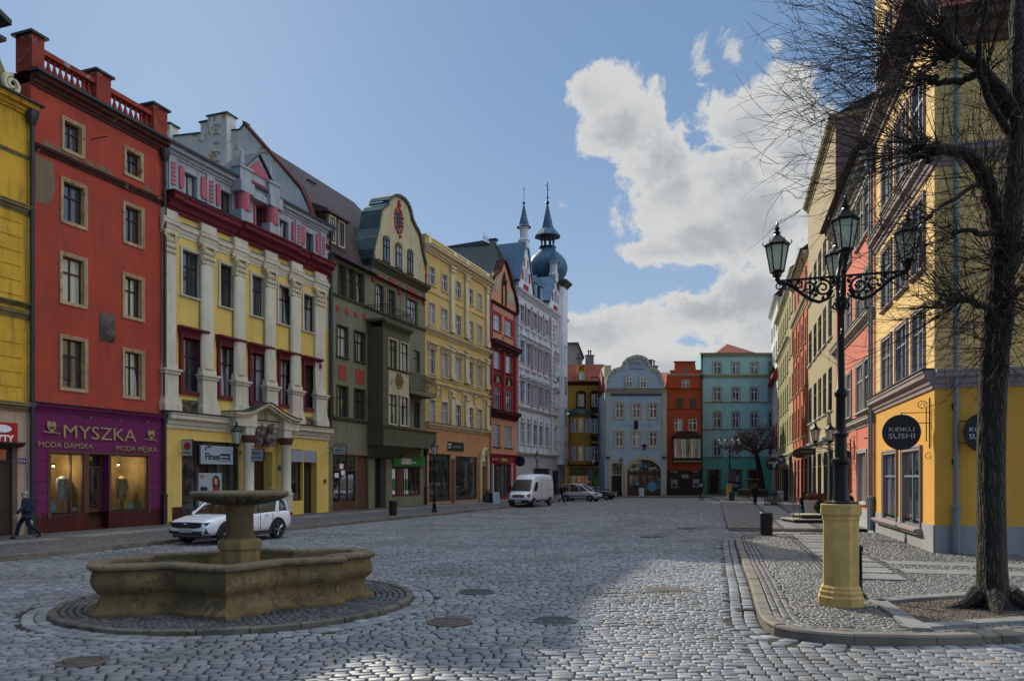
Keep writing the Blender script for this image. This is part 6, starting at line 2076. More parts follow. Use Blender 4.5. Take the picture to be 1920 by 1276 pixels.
def house_orange():
 h = flat_house('rust_red_house', 'narrow rust red house with glazed bay and stepped gable', 1250, 1317, 98.0)
 R = surf('rust_red_plaster', srgb('bb5634'), .88, .09, .8, .2, 40, streak=.15)
 W = h.W; u = h.u; v = lambda y: h.v(1284, y)
 BR = plain('dark_brown_paint', srgb('33201d'), .6)
 k = dict(fr=WFR, glass=DG_, r=.12, fw=.1)
 h.row([(1266, 1280), (1292.5, 1306)], 1266, 747, 765, fr=surf('grey_blind', srgb('6b5c50')), r=.12, glass=MATS['grey_blind'])
 h.row([(1264.5, 1280), (1291, 1307)], 1264.5, 785, 807, **k)
 h.row([(1279, 1293.5)], 1279, 711, 727.5, **k)
 h.wall(v(881), v(703), R, 9)
 h.door(u(1276), u(1290), v(897), BR, .2, 1, True)
 for a in (1256, 1297):
  h.shopfront(u(a), u(a + 14), .9, v(893), BR, (.5,), .1, None, .1)
 h.wall(0, v(881), BR, 9, 'ground_floor_wall')
 C = surf('pale_cream_trim', srgb('bcb79f'))
 for y in (703, 728.5):
  h.cornice(v(y + 1.5), .22, .25, C if y == 703 else R, name='string_course')
 h.cornice(v(767), .12, .12, R, name='string_course')
 g = MB().prism([(u(1255), v(703)), (u(1317), v(703)), (u(1315), v(694)), (u(1305), v(693)), (u(1303), v(678)), (u(1266), v(678)), (u(1265), v(693)), (u(1258), v(696))], 0, .5, 'y').build('stepped_gable', R, h.root)
 h.part('gable_cap', DARKMETAL, (u(1264), u(1305), v(678), v(677), -.6, .15), (u(1256.5), u(1265), v(695), v(694), -.6, .1), (u(1305), u(1315.5), v(694), v(693), -.6, .1))
 m = MB().lathe([(.01, 0), (.32, 0), (.32, .02), (.01, .02)], 20)
 o = m.build('round_window', SHOPGLASS, h.root); o.rotation_euler = (pi / 2, 0, 0); o.location = (u(1284.5), -.02, v(694))
 b0, b1 = u(1261), u(1310)
 bay = h.part('bay', BR, (b0, b1, v(864), v(858), 0, 1.0), (b0, b1, v(823), v(818), 0, 1.0))
 MB().prism([(b0 - .1, v(819)), (b1 + .1, v(819)), (b1 - .4, v(812)), (b1 - 1.0, v(808.5)), (b0 + 1.0, v(808.5)), (b0 + .4, v(812))], -1.05, 0, 'y').build('bay_roof', surf('brown_copper', srgb('3b2c2a'), .6), bay)
 m = MB(); n = 8
 for i in range(n + 1):
  x = b0 + (b1 - b0) * i / n
  h.bx(m, x - .04, x + .04, v(858), v(823), .93, 1.0)
 h.bx(m, b0, b1, v(832), v(831), .93, .99)
 m.build('glazing_bars', plain('grey_white_frames', srgb('8b939c')), bay)
 h.part('pane', GLASS, (b0 + .02, b1 - .02, v(858), v(823), .02, .94), parent=bay)
 h.part('bay_ledge', C, (b0 - .1, b1 + .1, v(865.5), v(864), 0, 1.1), parent=bay)
 h.roof([(.5, v(703)), (4, v(690)), (9, v(703))], REDTILE)
 PB = plain('pale_poster', srgb('9aa2aa'), .6)
 for (x0, x1, y0, y1) in ((1258, 1270, 899, 914), (1299, 1311, 898, 913), (1278, 1291, 889, 896)):
  p = h.part('poster', PB, (u(x0), u(x1), v(y1), v(y0), .02, .05))
  h.part('printed_block', plain('poster_maroon', srgb('5b2a35'), .6), (u(x0) + .15, u(x1) - .15, v(y1) + .15, v((y0 + y1) / 2), .05, .056), parent=p)
 h.text('FRYZJER', 1257, 1270, 885.5, mat=WHT, n=.02, hpx=2.6); h.text('SALON', 1298, 1308, 885, mat=WHT, n=.02, hpx=2.6)
 h.downpipe(W - .1, v(704), DARKMETAL, .15)
 return h
house_orange()
def house_green():
 h = flat_house('turquoise_house', 'turquoise green four-storey house with red pyramid roof at the far right', 1314, 1466, 104.0)
 G = surf('turquoise_plaster', srgb('aedfe2'), .88, .07, .7, .15, 40, streak=.12)
 G2 = surf('bright_turquoise_plaster', srgb('74c8b6'), .85, .08, .8, .15, 40, streak=.1)
 C = surf('pale_green_trim', srgb('a3b59f'), .85, .1, 1)
 W = h.W; u = h.u; v = lambda y: h.v(1370, y)
 cols = [(1338, 1352), (1373, 1386), (1407.5, 1421), (1441, 1455)]
 k = dict(glass=DG_, fr=plain('pale_lilac_frames', srgb('c4c9dd'), .45), sur=C, sw=.12, r=.12, fw=.12, sill=C)
 for (a, b, ar) in ((679, 702, False), (726, 751, False), (774, 802, True), (827, 854, True)):
  h.row(cols, 1338, a, b, arch=ar, **k)
 h.wall(v(857), v(665), G, 12)
 ST = surf('worn_door_stone', srgb('6e6c50'), .85)
 h.door(u(1331), u(1346.5), v(881), DARKWOOD, .3, 1, True)
 for (a, b) in ((1372, 1387), (1405, 1420)):
  h.shopfront(u(a), u(b), .5, v(881), DARKMETAL, (.5,), .15, None, .4)
  h.part('window_surround', ST, (u(a) - .3, u(a), .3, v(879), 0, .1), (u(b), u(b) + .3, .3, v(879), 0, .1), (u(a) - .3, u(b) + .3, v(881), v(879), 0, .12))
 h.part('door_surround', ST, (u(1331) - .35, u(1331), .12, v(879), 0, .12), (u(1346.5), u(1346.5) + .35, .12, v(879), 0, .12), (u(1331) - .35, u(1346.5) + .35, v(881), v(879), 0, .14))
 h.wall(0, v(857), G2, 12, 'ground_floor_wall')
 for (a, b) in ((1316, 1328), (1350, 1369), (1391, 1402), (1424, 1460)):
  m = MB(); vv = .7
  while vv < v(862):
   h.bx(m, u(a), u(b), vv, vv + .5, -.01, .04); vv += .56
  m.build('rustication', G2, h.root)
 for y in (755, 806, 858):
  h.cornice(v(y), .14, .15, C, name='string_course')
 h.cornice(v(709), .55, .25, C, name='string_course'); h.cornice(v(669), .4, .5, C)
 h.part('gutter', DARKMETAL, (-.2, W, v(663.5), v(662.5), 0, .65))
 x0, x1, xm = u(1341), u(1421), u(1381)
 MB().add([(x0, -.2, v(663)), (x1, -.2, v(663)), (x1, 9.5, v(663)), (x0, 9.5, v(663)), (xm, 4.5, v(633.5))], [(0, 1, 4), (1, 2, 4), (2, 3, 4), (3, 0, 4), (3, 2, 1, 0)]).build('roof', REDTILE, h.root)
 PB = plain('pale_poster', srgb('9aa2aa'), .6)
 h.part('poster', PB, (u(1373.5), u(1386), v(902), v(890), -.1, -.05), (u(1374), u(1385), v(913), v(906), -.1, -.05))
 h.part('grey_box', surf('grey_meter_box', srgb('8f8a6a')), (u(1351), u(1357), .2, v(916), 0, .3))
 h.downpipe(.15, v(665), DARKMETAL, .15, v0=.2)
 return h
house_green()
# ================================================================== right row, in the sun
def RP(Z): return (6.31 + .278 * Z, Z)
def rhouse(name, label, Zf, Zn):
 return House(name, label, 0, 0, 0, 0, X=(RP(Zf), RP(Zn)))
def house_rwhite():
 h = rhouse('white_red_trim_house', 'far white house with red cornice and red window frames beside the turquoise house', 105.5, 92.9)
 Wm = surf('white_lime_plaster', srgb('d3d0c8'), .88, .07, .8, .15, 40, streak=.12)
 R = surf('brick_red_trim', srgb('b04038'), .85, .1, 1)
 W = h.W
 GL = plain('grey_frames', srgb('6b7078'), .5)
 us = [W * .16, W * .5, W * .84]
 for (a, b, s_) in ((6.2, 8.9, R), (10.4, 12.8, Wm), (17.0, 19.0, Wm), (20.6, 22.2, Wm)):
  h.rowm(us, 1.1, a, b, fr=GL, sur=s_, sw=.2, r=.06)
 h.rowm(us, 1.8, .5, 3.6, fr=DARKMETAL, r=.12)
 h.wall(4.6, 24.2, Wm, 10); h.wall(0, 4.6, surf('dark_red_groundfloor', srgb('8a4a3c')), 10, 'ground_floor_wall')
 h.cornice(4.5, .4, .25, R, name='string_course')
 h.prof('tiled_ledge', R, [(0, 14.6), (.6, 14.7), (.55, 15.1), (0, 15.8)], 0, W)
 h.cornice(23.8, .6, .5, Wm)
 h.roof([(-.5, 24.4), (3.5, 28.2), (8, 28.2), (10, 24.4)], BROWNTILE)
 h.part('roof_turret', surf('dark_green_stucco', srgb('2e3a30')), (W * .3, W * .6, 14.9, 16.6, .1, .5))
 return h
def house_rolive():
 h = rhouse('olive_green_row_house', 'olive green sunlit house between the white-red and tan houses on the right', 92.85, 76.7)
 G = surf('sunny_olive_plaster', srgb('8f8a56'), .88, .07, .8, .15, 40, streak=.12)
 W = h.W; DKF = plain('dark_window_frames', srgb('2b2a28'), .5)
 C = surf('pale_olive_trim', srgb('c9c4a0'), .85)
 us = [W * (i + .5) / 6 for i in range(6)]
 for (a, b) in ((5.8, 8.2), (9.3, 11.8), (13.0, 15.2), (17.6, 19.6)):
  h.rowm(us, 1.15, a, b, fr=DKF, r=.07, sill=C)
 for i in range(5):
  h.shopfront(W * (i + .15) / 5, W * (i + .82) / 5, .8, 3.7, DARKMETAL, (.5,), .12, None, .1)
 h.wall(4.5, 20.9, G, 10); h.wall(.9, 4.5, G, 10, 'ground_floor_wall'); h.wall(0, .9, surf('white_plinth', srgb('c2c0b8')), 10.1, 'plinth', n=.04)
 h.cornice(4.4, .4, .35, C, name='string_course'); h.cornice(16.0, .45, .35, C, name='string_course'); h.cornice(20.6, .5, .45, C)
 h.roof([(-.45, 21.1), (4, 24.6), (10, 21.1)], BROWNTILE)
 return h
def house_rtan():
 h = rhouse('tan_row_house', 'narrow tan sunlit house between the olive and orange houses on the right', 76.65, 71.1)
 G = surf('tan_plaster', srgb('ab9e74'), .88, .07, .8, .15, 40, streak=.12)
 W = h.W; DKF = plain('dark_window_frames', srgb('2b2a28'), .5); C = surf('pale_olive_trim', srgb('c9c4a0'))
 us = [W * .27, W * .73]
 for (a, b) in ((5.8, 8.4), (9.8, 12.2), (14.0, 16.2), (18, 20)):
  h.rowm(us, 1.2, a, b, fr=DKF, r=.07, sill=C)
 h.rowm(us, 1.6, .5, 3.8, fr=DARKMETAL, r=.1)
 h.wall(0, 21.6, G, 10); h.cornice(4.4, .4, .35, C, name='string_course'); h.cornice(21.3, .5, .4, C)
 h.roof([(-.4, 21.8), (5, 25.2), (10, 21.8)], BROWNTILE)
 return h
def house_rorange():
 h = rhouse('orange_row_house', 'orange sunlit house with dark tall windows between tan and beige houses', 71.05, 58.75)
 G = surf('terracotta_orange_plaster', srgb('ba613a'), .88, .07, .8, .15, 40, streak=.12)
 W = h.W; DKF = plain('maroon_frames', srgb('3d1f1c'), .5); C = surf('pale_olive_trim', srgb('c9c4a0'))
 us = [W * (i + .5) / 4 for i in range(4)]
 for (a, b) in ((5.7, 8.3), (9.7, 12.4), (13.0, 15.0), (17.0, 18.9)):
  h.rowm(us, 1.35, a, b, fr=DKF, r=.07, sill=C)
 for i in range(4):
  h.shopfront(us[i] - 1.0, us[i] + 1.0, .3, 3.9, DARKMETAL, (.5,), .12, .75, .4)
 h.wall(0, 19.7, G, 10)
 for i in range(5):
  x = min(max(W * i / 4, .2), W - .2)
  h.part('lesene', G, (x - .2, x + .2, 4.9, 15.9, 0, .08))
 h.cornice(4.4, .4, .35, C, name='string_course'); h.cornice(15.8, .6, .4, C, name='string_course'); h.cornice(19.3, .5, .45, C)
 h.part('white_plinth_blocks', surf('white_plinth', srgb('c2c0b8')), (W - 1.1, W - .02, 0, 1.1, 0, .08), (0, .3, 0, 1.1, 0, .08))
 h.roof([(-.5, 19.9), (5.5, 24.4), (10, 19.9)], BROWNTILE)
 h.part('gutter', DARKMETAL, (0, W, 19.75, 19.95, .4, .6))
 return h
def house_rbeige():
 h = rhouse('beige_row_house', 'tall beige sunlit house with five bays left of the pink house', 58.7, 44.0)
 G = surf('beige_plaster', srgb('ab9c78'), .88, .06, .7, .12, 40, streak=.1)
 W = h.W; DKF = plain('dark_window_frames', srgb('2b2a28'), .5)
 SL = plain('white_sill', srgb('c9c5b8'), .6)
 cols = [(1516.5, 1522), (1525.5, 1531), (1534, 1540), (1543, 1549), (1553, 1560)]
 h.row(cols, 1553, 692, 772, fr=DKF, r=.07, sill=SL)
 h.row(cols, 1553, 564, 639, fr=DKF, r=.07, sill=SL)
 v1 = h.v(1553, 564)
 h.row(cols, 1553, 432, 500, fr=DKF, r=.07, sill=SL)
 for (a, b) in ((1516, 1521), (1524, 1530), (1533, 1540), (1544, 1551), (1555, 1562)):
  h.shopfront(h.u(a), h.u(b), .5, 4.0, DARKMETAL, (.5,), .12, .75, .3)
 h.wall(0, 22.9, G, 12)
 h.cornice(4.5, .35, .3, SL, name='string_course')
 h.cornice(22.5, .5, .4, G)
 h.roof([(-.4, 23.0), (6, 26.2), (12, 23.0)], BROWNTILE, 0, W)
 SW = surf('brown_side_wall', srgb('7a6662'), .9, .12, .6)
 h.part('side_wall', SW, (W, W + .05, 10, 23.0, -11.9, -.02))
 h.part('verge', G, (W - .3, W + .12, 22.9, 23.2, -12, .4))
 return h
def house_rpink():
 h = rhouse('salmon_pink_house', 'salmon pink sunlit house with paired grey windows beside the sushi shop house', 43.95, 32.55)
 P = surf('salmon_pink_plaster', srgb('d57a63'), .88, .06, .7, .12, 40, streak=.08)
 GF = plain('pale_grey_frames', srgb('9fa39f'), .5)
 C = surf('pale_grey_trim', srgb('b3b2a6'), .85)
 W = h.W
 pairs = [(1580, 1587), (1589.5, 1596.5), (1607, 1619), (1622, 1634)]
 gp = dict(fr=GF, sur=C, sw=.14, r=.08, mull='cross', sill=C, glass=pane_mat('pale_curtained_glass', 1.0, (0.10, 0.11, 0.11, 1)))
 h.row(pairs, 1607, 690, 775, **gp)
 h.row(pairs, 1607, 535, 622, **gp)
 h.row(pairs, 1607, 385, 470, **gp)
 h.row([(1609, 1625.5)], 1609, 850, 940, fr=GF, sur=C, sw=.16, r=.15, mull='two', sill=C)
 a0, a1 = h.u(1581), h.u(1595)
 h.open.append((a0, a1, .12, h.v(1582, 850), .5))
 h.wall(.95, 16.1, P, 12); h.open2 = h.open
 h.wall(0, .95, surf('pale_plinth', srgb('aeb3b3'), .85), 12, 'plinth', n=.03)
 arched(h, a0, a1, h.v(1582, 875), h.v(1582, 850), None, None, .4).build('arch_spandrel', P, h.root)
 h.part('arch_door', surf('dark_red_groundfloor', srgb('8a4a3c')), (a0, a1, .12, h.v(1582, 850), -.55, -.48))
 for (a, b) in ((1574.5, 1580), (1596, 1607.5), (1627.5, 1639)):
  m = MB(); v = 1.2
  while v < 4.5:
   h.bx(m, max(.02, h.u(a)), min(W - .02, h.u(b)), v, v + .5, -.01, .025); v += .53
  m.build('rustication', P, h.root)
 for (vv, hh, pp) in ((4.7, .35, .3), (9.15, .4, .35), (15.5, .8, .6)):
  h.cornice(vv, hh, pp, C, name='string_course')
  h.part('flashing', DARKMETAL, (0, W, vv + hh + .04, vv + hh + .07, 0, pp + .03))
 h.roof([(-.9, 16.35), (3.5, 20.2), (9, 20.2), (12, 16.3)], BROWNTILE)
 h.chimney(W - 1.5, 3.2, 18, 22.0, .9, .8, surf('red_chimney_brick', srgb('6d3a2c'), .9))
 h.downpipe(W - .1, 15.8, plain('blue_grey_pipe', srgb('6f7b80'), .5, .2), .16, r=.07)
 MB().box(h.u(1634) - .04, h.u(1634) + .04, -.3, 0, h.v(1634, 822), h.v(1634, 820)).build('drain_spout', IRON, h.root)
 return h
for f in (house_rwhite, house_rolive, house_rtan, house_rorange, house_rbeige):
 f()
HP = house_rpink()
def house_koku():
 h = rhouse('yellow_corner_house', 'yellow corner house with black round sushi sign and grey-framed tall windows', 32.5, 23.2)
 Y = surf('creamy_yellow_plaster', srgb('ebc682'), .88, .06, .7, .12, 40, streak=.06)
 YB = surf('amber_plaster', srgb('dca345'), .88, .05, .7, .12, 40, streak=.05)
 L = surf('lilac_grey_trim', srgb('998b8a'), .85, .08, 1)
 PL = surf('pale_grey_plinth', srgb('9b9d9f'), .85, .08, 1, .2, 60)
 GF = plain('blue_grey_frames', srgb('7a8794'), .5)
 W = h.W
 b1 = h.v(1752, 722)            # band above ground floor
 w1 = dict(fr=GF, r=.09, mull='cross', sur=L, sw=.16, sp=.06)
 v0, v1 = h.v(1690, 978), h.v(1690, 848)
 h.window(h.u(1658), h.u(1682), v0, v1, **w1)
 h.window(h.u(1694), h.u(1727), v0, v1, **w1)
 h.prof('long_sill', L, [(-.02, v0 - .02), (.28, v0 - .06), (.28, v0 - .13), (.2, v0 - .17), (.2, v0 - .22), (.1, v0 - .28), (-.02, v0 - .28)], h.u(1647), h.u(1731))
 cols = [(1656, 1671.5), (1682, 1701), (1713, 1733)]
 k = dict(fr=GF, r=.07, mull='cross', sur=L, sw=.16, sill=L)
 for (a, b) in ((5.85, 7.75), (9.05, 11.3), (13.0, 15.3)):
  for (p, q) in cols:
   h.window(h.u(p), h.u(q), a, b, **k)
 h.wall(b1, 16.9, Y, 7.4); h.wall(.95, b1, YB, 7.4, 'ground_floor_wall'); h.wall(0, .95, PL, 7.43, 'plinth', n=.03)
 h.part('attic_front', Y, (.0, 4.4, 16.9, 23.5, -6, -.02))
 for uu in (1.1, 2.9):
  h.window(uu - .4, uu + .4, 18.2, 20.2, cut=False, n=-.01, fr=GF, sur=L)
 for (vv, hh, pp) in ((b1 - .1, .55, .32), (11.75, .55, .32), (16.3, .7, .55)):
  h.cornice(vv, hh, pp, L, name='string_course')
  h.part('flashing', DARKMETAL, (0, W + .02, vv + hh + .04, vv + hh + .07, 0, pp + .03))
 m = MB()
 vv = b1 + .75
 JN = surf('plaster_joint', srgb('9a7c45'), .9)
 blk = [(0, 1656), (1671.5, 1682), (1701, 1713), (1733, 1752)]
 while vv < 16.1:
  if not (11.6 < vv < 12.5):
   for (a, b) in blk:
    u0 = 0.02 if a == 0 else h.u(a) + .2
    u1 = W - .02 if b == 1752 else h.u(b) - .2
    if u1 > u0: h.bx(m, u0, u1, vv, vv + .018, 0, .004)
  vv += .42
 m.build('plaster_joints', JN, h.root)
 h.roof([(-.8, 17.0), (4, 21.5), (7.4, 21.5)], REDTILE, 4.4, W)
 h.downpipe(.12, 16.2, plain('blue_grey_pipe', srgb('7890a0')), .14, r=.055)
 P0 = h.world(W); sd_ = Vector((.963, -.268))
 s = House.__new__(House)
 s.o = P0.to_2d(); s.d = sd_; s.W = 11.0; s.nrm = Vector((s.d.y, -s.d.x)); s.rz = atan2(s.d.y, s.d.x); s.open = []; s.sections = []
 s.root = bpy.data.objects.new('side_wing', None); COL.objects.link(s.root); s.root.parent = h.root
 s.root.location = (W, 0, 0); s.root.rotation_euler = (0, 0, s.rz - h.rz)
 s.rowm([7.6], 1.1, 6.2, 8.2, fr=GF, sur=L, sill=L)
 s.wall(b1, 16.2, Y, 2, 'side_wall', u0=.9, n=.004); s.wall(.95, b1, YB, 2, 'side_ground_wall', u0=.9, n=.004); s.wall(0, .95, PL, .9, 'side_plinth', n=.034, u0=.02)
 for (a, hh, pp) in ((b1 - .1, .55, .3), (11.75, .55, .3), (15.3, .9, .7)):
  s.cornice(a, hh, pp, L if a < 15 else surf('brown_eaves', srgb('6b5548'), .85), name='side_string_course')
 m = MB(); vv = b1 + .75
 while vv < 15.2:
  if not (11.6 < vv < 12.5): s.bx(m, .05, 10.9, vv, vv + .018, 0, .004)
  vv += .42
 m.build('plaster_joints', JN, s.root)
 s.roof([(-.75, 16.15), (4, 20.4), (7.4, 20.4)], REDTILE)
 s.downpipe(.55, 15.4, plain('blue_grey_pipe', srgb('7890a0')), .14, r=.075)
 return h, s
HK, HKS = house_koku()
# ================================================================== street furniture
def lantern(parent, loc, sc=1.0, panes=6):
 """six-sided tapered lantern: iron frame, milky panes, cap with finial"""
 o = MB()
 r0, r1, H = .135, .235, .56
 for k in range(panes):
  a = 2 * pi * k / panes + pi / 6
  o.tube([(r0 * cos(a), r0 * sin(a), .0), (r1 * cos(a), r1 * sin(a), H)], .014, 4)
  o.tube([(r1 * 1.05 * cos(a), r1 * 1.05 * sin(a), H), (r1 * 1.28 * cos(a), r1 * 1.28 * sin(a), H + .06), (r1 * 1.2 * cos(a), r1 * 1.2 * sin(a), H + .1)], .012, 4)
 o.lathe([(.03, -.14), (.09, -.1), (.10, -.04), (r0 + .02, -.01), (r0 + .02, .02)], panes, rot=pi / 6)
 o.lathe([(r1 + .02, H - .02), (r1 + .035, H + .02), (r1 * .8, H + .10), (.07, H + .22), (.06, H + .26), (.085, H + .28), (.03, H + .31), (.05, H + .35), (.055, H + .38), (.02, H + .42), (.028, H + .45), (.005, H + .52)], panes, rot=pi / 6)
 f = o.build('lantern', IRON, parent)
 f.location = loc; f.scale = (sc, sc, sc)
 MB().lathe([(r0 * .93, .015), (r1 * .93, H - .015)], panes, rot=pi / 6).build('glass', MILK, f)
 return f
def milk():
 m, h, p = newmat('milky_lamp_glass')
 p.inputs['Base Color'].default_value = (.62, .68, .62, 1)
 p.inputs['Roughness'].default_value = .45
 p.inputs['Specular IOR Level'].default_value = .2
 t = h.n('ShaderNodeBsdfTranslucent'); t.inputs[0].default_value = (.62, .70, .63, 1)
 mx = h.n('ShaderNodeMixShader'); mx.inputs[0].default_value = .5
 out = h.t.nodes['Material Output']
 h.t.links.new(p.outputs[0], mx.inputs[1]); h.t.links.new(t.outputs[0], mx.inputs[2]); h.t.links.new(mx.outputs[0], out.inputs[0])
 return m
MILK = milk()
def arm(parent, ang, L=1.08, z=5.87, scrolls=True):
 m = MB()
 m.box(.06, L + .02, -.022, .022, z, z + .035)
 arc = [(.10 + .0, 0, z - .42)] + [(.12 + (L * .86 - .12) * t, 0, z - .42 + .44 * (1 - cos(t * pi * .55)) * 0.98 - .04 * sin(t * pi)) for t in [i / 12 for i in range(1, 13)]]
 arc = [(.14, 0, z - .22), (.22, 0, z - .37), (.36, 0, z - .42), (.5, 0, z - .37), (.64, 0, z - .26), (.78, 0, z - .13), (.9, 0, z - .05), (L, 0, z - .01)]
 m.tube(arc, .032, 6)
 scroll(m, (.30, 0, z - .17), .135, 1.7, rad=.024, start=pi * .4)
 scroll(m, (.54, 0, z - .13), .095, 1.5, rad=.02, start=-pi * .6, sx=-1)
 scroll(m, (.71, 0, z - .085), .06, 1.4, rad=.018, start=pi * .5)
 scroll(m, (.86, 0, z - .05), .045, 1.3, rad=.016, start=0)
 scroll(m, (L - .03, 0, z - .07), .07, 1.5, rad=.016, start=pi / 2)
 for (x, dz) in ((.42, -.29), (.2, -.28), (.62, -.19), (.42, -.06), (.13, -.08), (.3, -.34), (.5, -.25), (.72, -.03), (.15, -.17), (.45, -.17), (.8, -.1)):
  m.sphere((x, 0, z + dz), .034, 7, 5)
 scroll(m, (.16, 0, z - .07), .055, 1.2, rad=.016, start=1)
 scroll(m, (.43, 0, z - .24), .06, 1.2, rad=.016, start=2)
 scroll(m, (.18, 0, z - .30), .06, 1.2, rad=.016, start=3)
 scroll(m, (.07, 0, z - .5), .07, 1.4, rad=.02, start=4)
 m.lathe([(.02, z + .02), (.055, z + .05), (.04, z + .1), (.07, z + .13)], 8, (L, 0, 0))
 o = m.build('arm', IRON, parent, True)
 o.rotation_euler = (0, 0, ang)
 return o
SANDPED = surf('yellow_sandstone', srgb('c9a866'), .88, .22, 1.5, .35, 50, patch=(srgb('b89a5c'), .42, 5), streak=.35, grain=.35)
def big_lamp(label, loc, rot=0.0, group='four-armed lamps on stone pedestals'):
 e = empty('pedestal_lamp', label, 'street lamp', loc, rot, group)
 m = MB()
 m.lathe([(.405, 0), (.405, .16), (.38, .18), (.38, .25), (.355, .28), (.355, .32), (.315, .36), (.315, 1.52), (.33, 1.53), (.33, 1.60), (.36, 1.62), (.36, 1.80), (.345, 1.81), (.1, 1.815)], 8, rot=pi / 8)
 m.build('pedestal', SANDPED, e, bevel=.006)
 m = MB()
 m.lathe([(.30, 1.80), (.30, 1.84), (.15, 1.87), (.135, 2.0), (.125, 2.3), (.13, 2.5), (.17, 2.54), (.17, 2.6), (.105, 2.64), (.10, 3.0), (.13, 3.03), (.13, 3.07), (.085, 3.11), (.078, 3.7), (.11, 3.76), (.11, 3.82), (.07, 3.87), (.062, 4.7), (.062, 5.2), (.075, 5.3), (.105, 5.36), (.11, 5.46), (.085, 5.5), (.09, 5.7), (.09, 5.9), (.07, 5.98), (.05, 6.05), (.06, 6.12), (.02, 6.3)], 12)
 p = m.build('post', IRON, e, True)
 m = MB()
 for s2 in (-1, 1):
  m.tube([(0, 0, 4.9), (s2 * .2, 0, 5.0), (s2 * .28, 0, 5.12)], .018, 6); scroll(m, (s2 * .13, 0, 4.87), .05, 1.3, rad=.012, sx=s2)
  m.tube([(s2 * .24, -.04, 5.1), (s2 * .31, .04, 5.07)], .016, 4)
 m.build('ladder_rest', IRON, p)
 for k in range(4):
  a = k * pi / 2
  arm(e, a)
  lantern(e, (1.08 * cos(a), 1.08 * sin(a), 6.06), .86)
 return e
LAMP_XY = (gx(1576.5, 13.78), 13.78)
BIGL = big_lamp('black four-armed lamp on yellow sandstone pedestal in the right foreground', (LAMP_XY[0], LAMP_XY[1], .115), radians(-19.5) + pi / 2)
b2 = copy_tree(BIGL, (gx(1368, 76), 76, .12), radians(5), 'distant four-armed black lamp on stone pedestal before the turquoise house')
b2.scale = (.9, .9, .9)
def small_lamp(label, x, z, src=None, h=4.35):
 if src is not None:
  return copy_tree(src, (gx(x, z), z, .12), None, label)
 e = empty('street_lamp', label, 'street lamp', (gx(x, z), z, .12), 0, 'single-lantern lamps along the left pavement')
 MB().lathe([(.19, 0), (.19, .12), (.13, .16), (.12, .5), (.14, .53), (.09, .6), (.075, 1.1), (.10, 1.14), (.06, 1.2), (.05, 2.6), (.07, 2.64), (.045, 2.7), (.04, h - .9), (.08, h - .84), (.05, h - .78)], 10).build('post', IRON, e, True)
 m = MB().tube([(-.22, 0, h - 1.0), (.22, 0, h - 1.0)], .015, 5)
 for s2 in (-1, 1): scroll(m, (s2 * .12, 0, h - 1.1), .06, 1.3, rad=.01, sx=s2)
 m.build('crossbar', IRON, e)
 lantern(e, (0, 0, h - .62), .98)
 return e
L1 = small_lamp('black lantern lamp in front of the yellow baroque house behind the fountain', 444, 33.7)
small_lamp('black lantern lamp on the left kerb before the dark shopfront of the pale yellow house', 814.5, 50.0, L1)
small_lamp('black lantern lamp behind the white van', 1007, 70, L1)
small_lamp('black lantern lamp before the arched door of the blue house', 1164.5, 91, L1)
small_lamp('black lantern lamp before the golden brick house beside parked cars', 1112, 84, L1)
# ---- wall bracket with two lanterns on the salmon pink house
def wall_lamp():
 p = HP.world(HP.u(1596), 0, 0)
 e = empty('wall_lamp', 'iron wall bracket with two lanterns on the salmon pink house', 'wall lamp', (p.x, p.y, 0), HP.rz)
 z = HP.v(1580, 829, .8)
 m = MB()
 m.box(-.04, .04, -1.75, 0, z, z + .05); m.tube([(0, -.05, z - .6), (0, -.35, z - .55), (0, -.9, z - .25), (0, -1.7, z - .02)], .03, 5)
 for (y, r) in ((-.3, .16), (-.65, .12), (-.95, .09)):
  scroll(m, (0, y, z - .2), r, 1.6, axis='yz', rad=.02)
 m.box(-.08, .08, -.06, 0, z - .7, z + .3)
 scroll(m, (0, -1.85, z + .03), .12, 1.5, axis='yz', rad=.02)
 m.build('bracket', IRON, e)
 for y in (-1.68, -.98):
  lantern(e, (0, y, z + .22), 1.0)
 return e
wall_lamp()
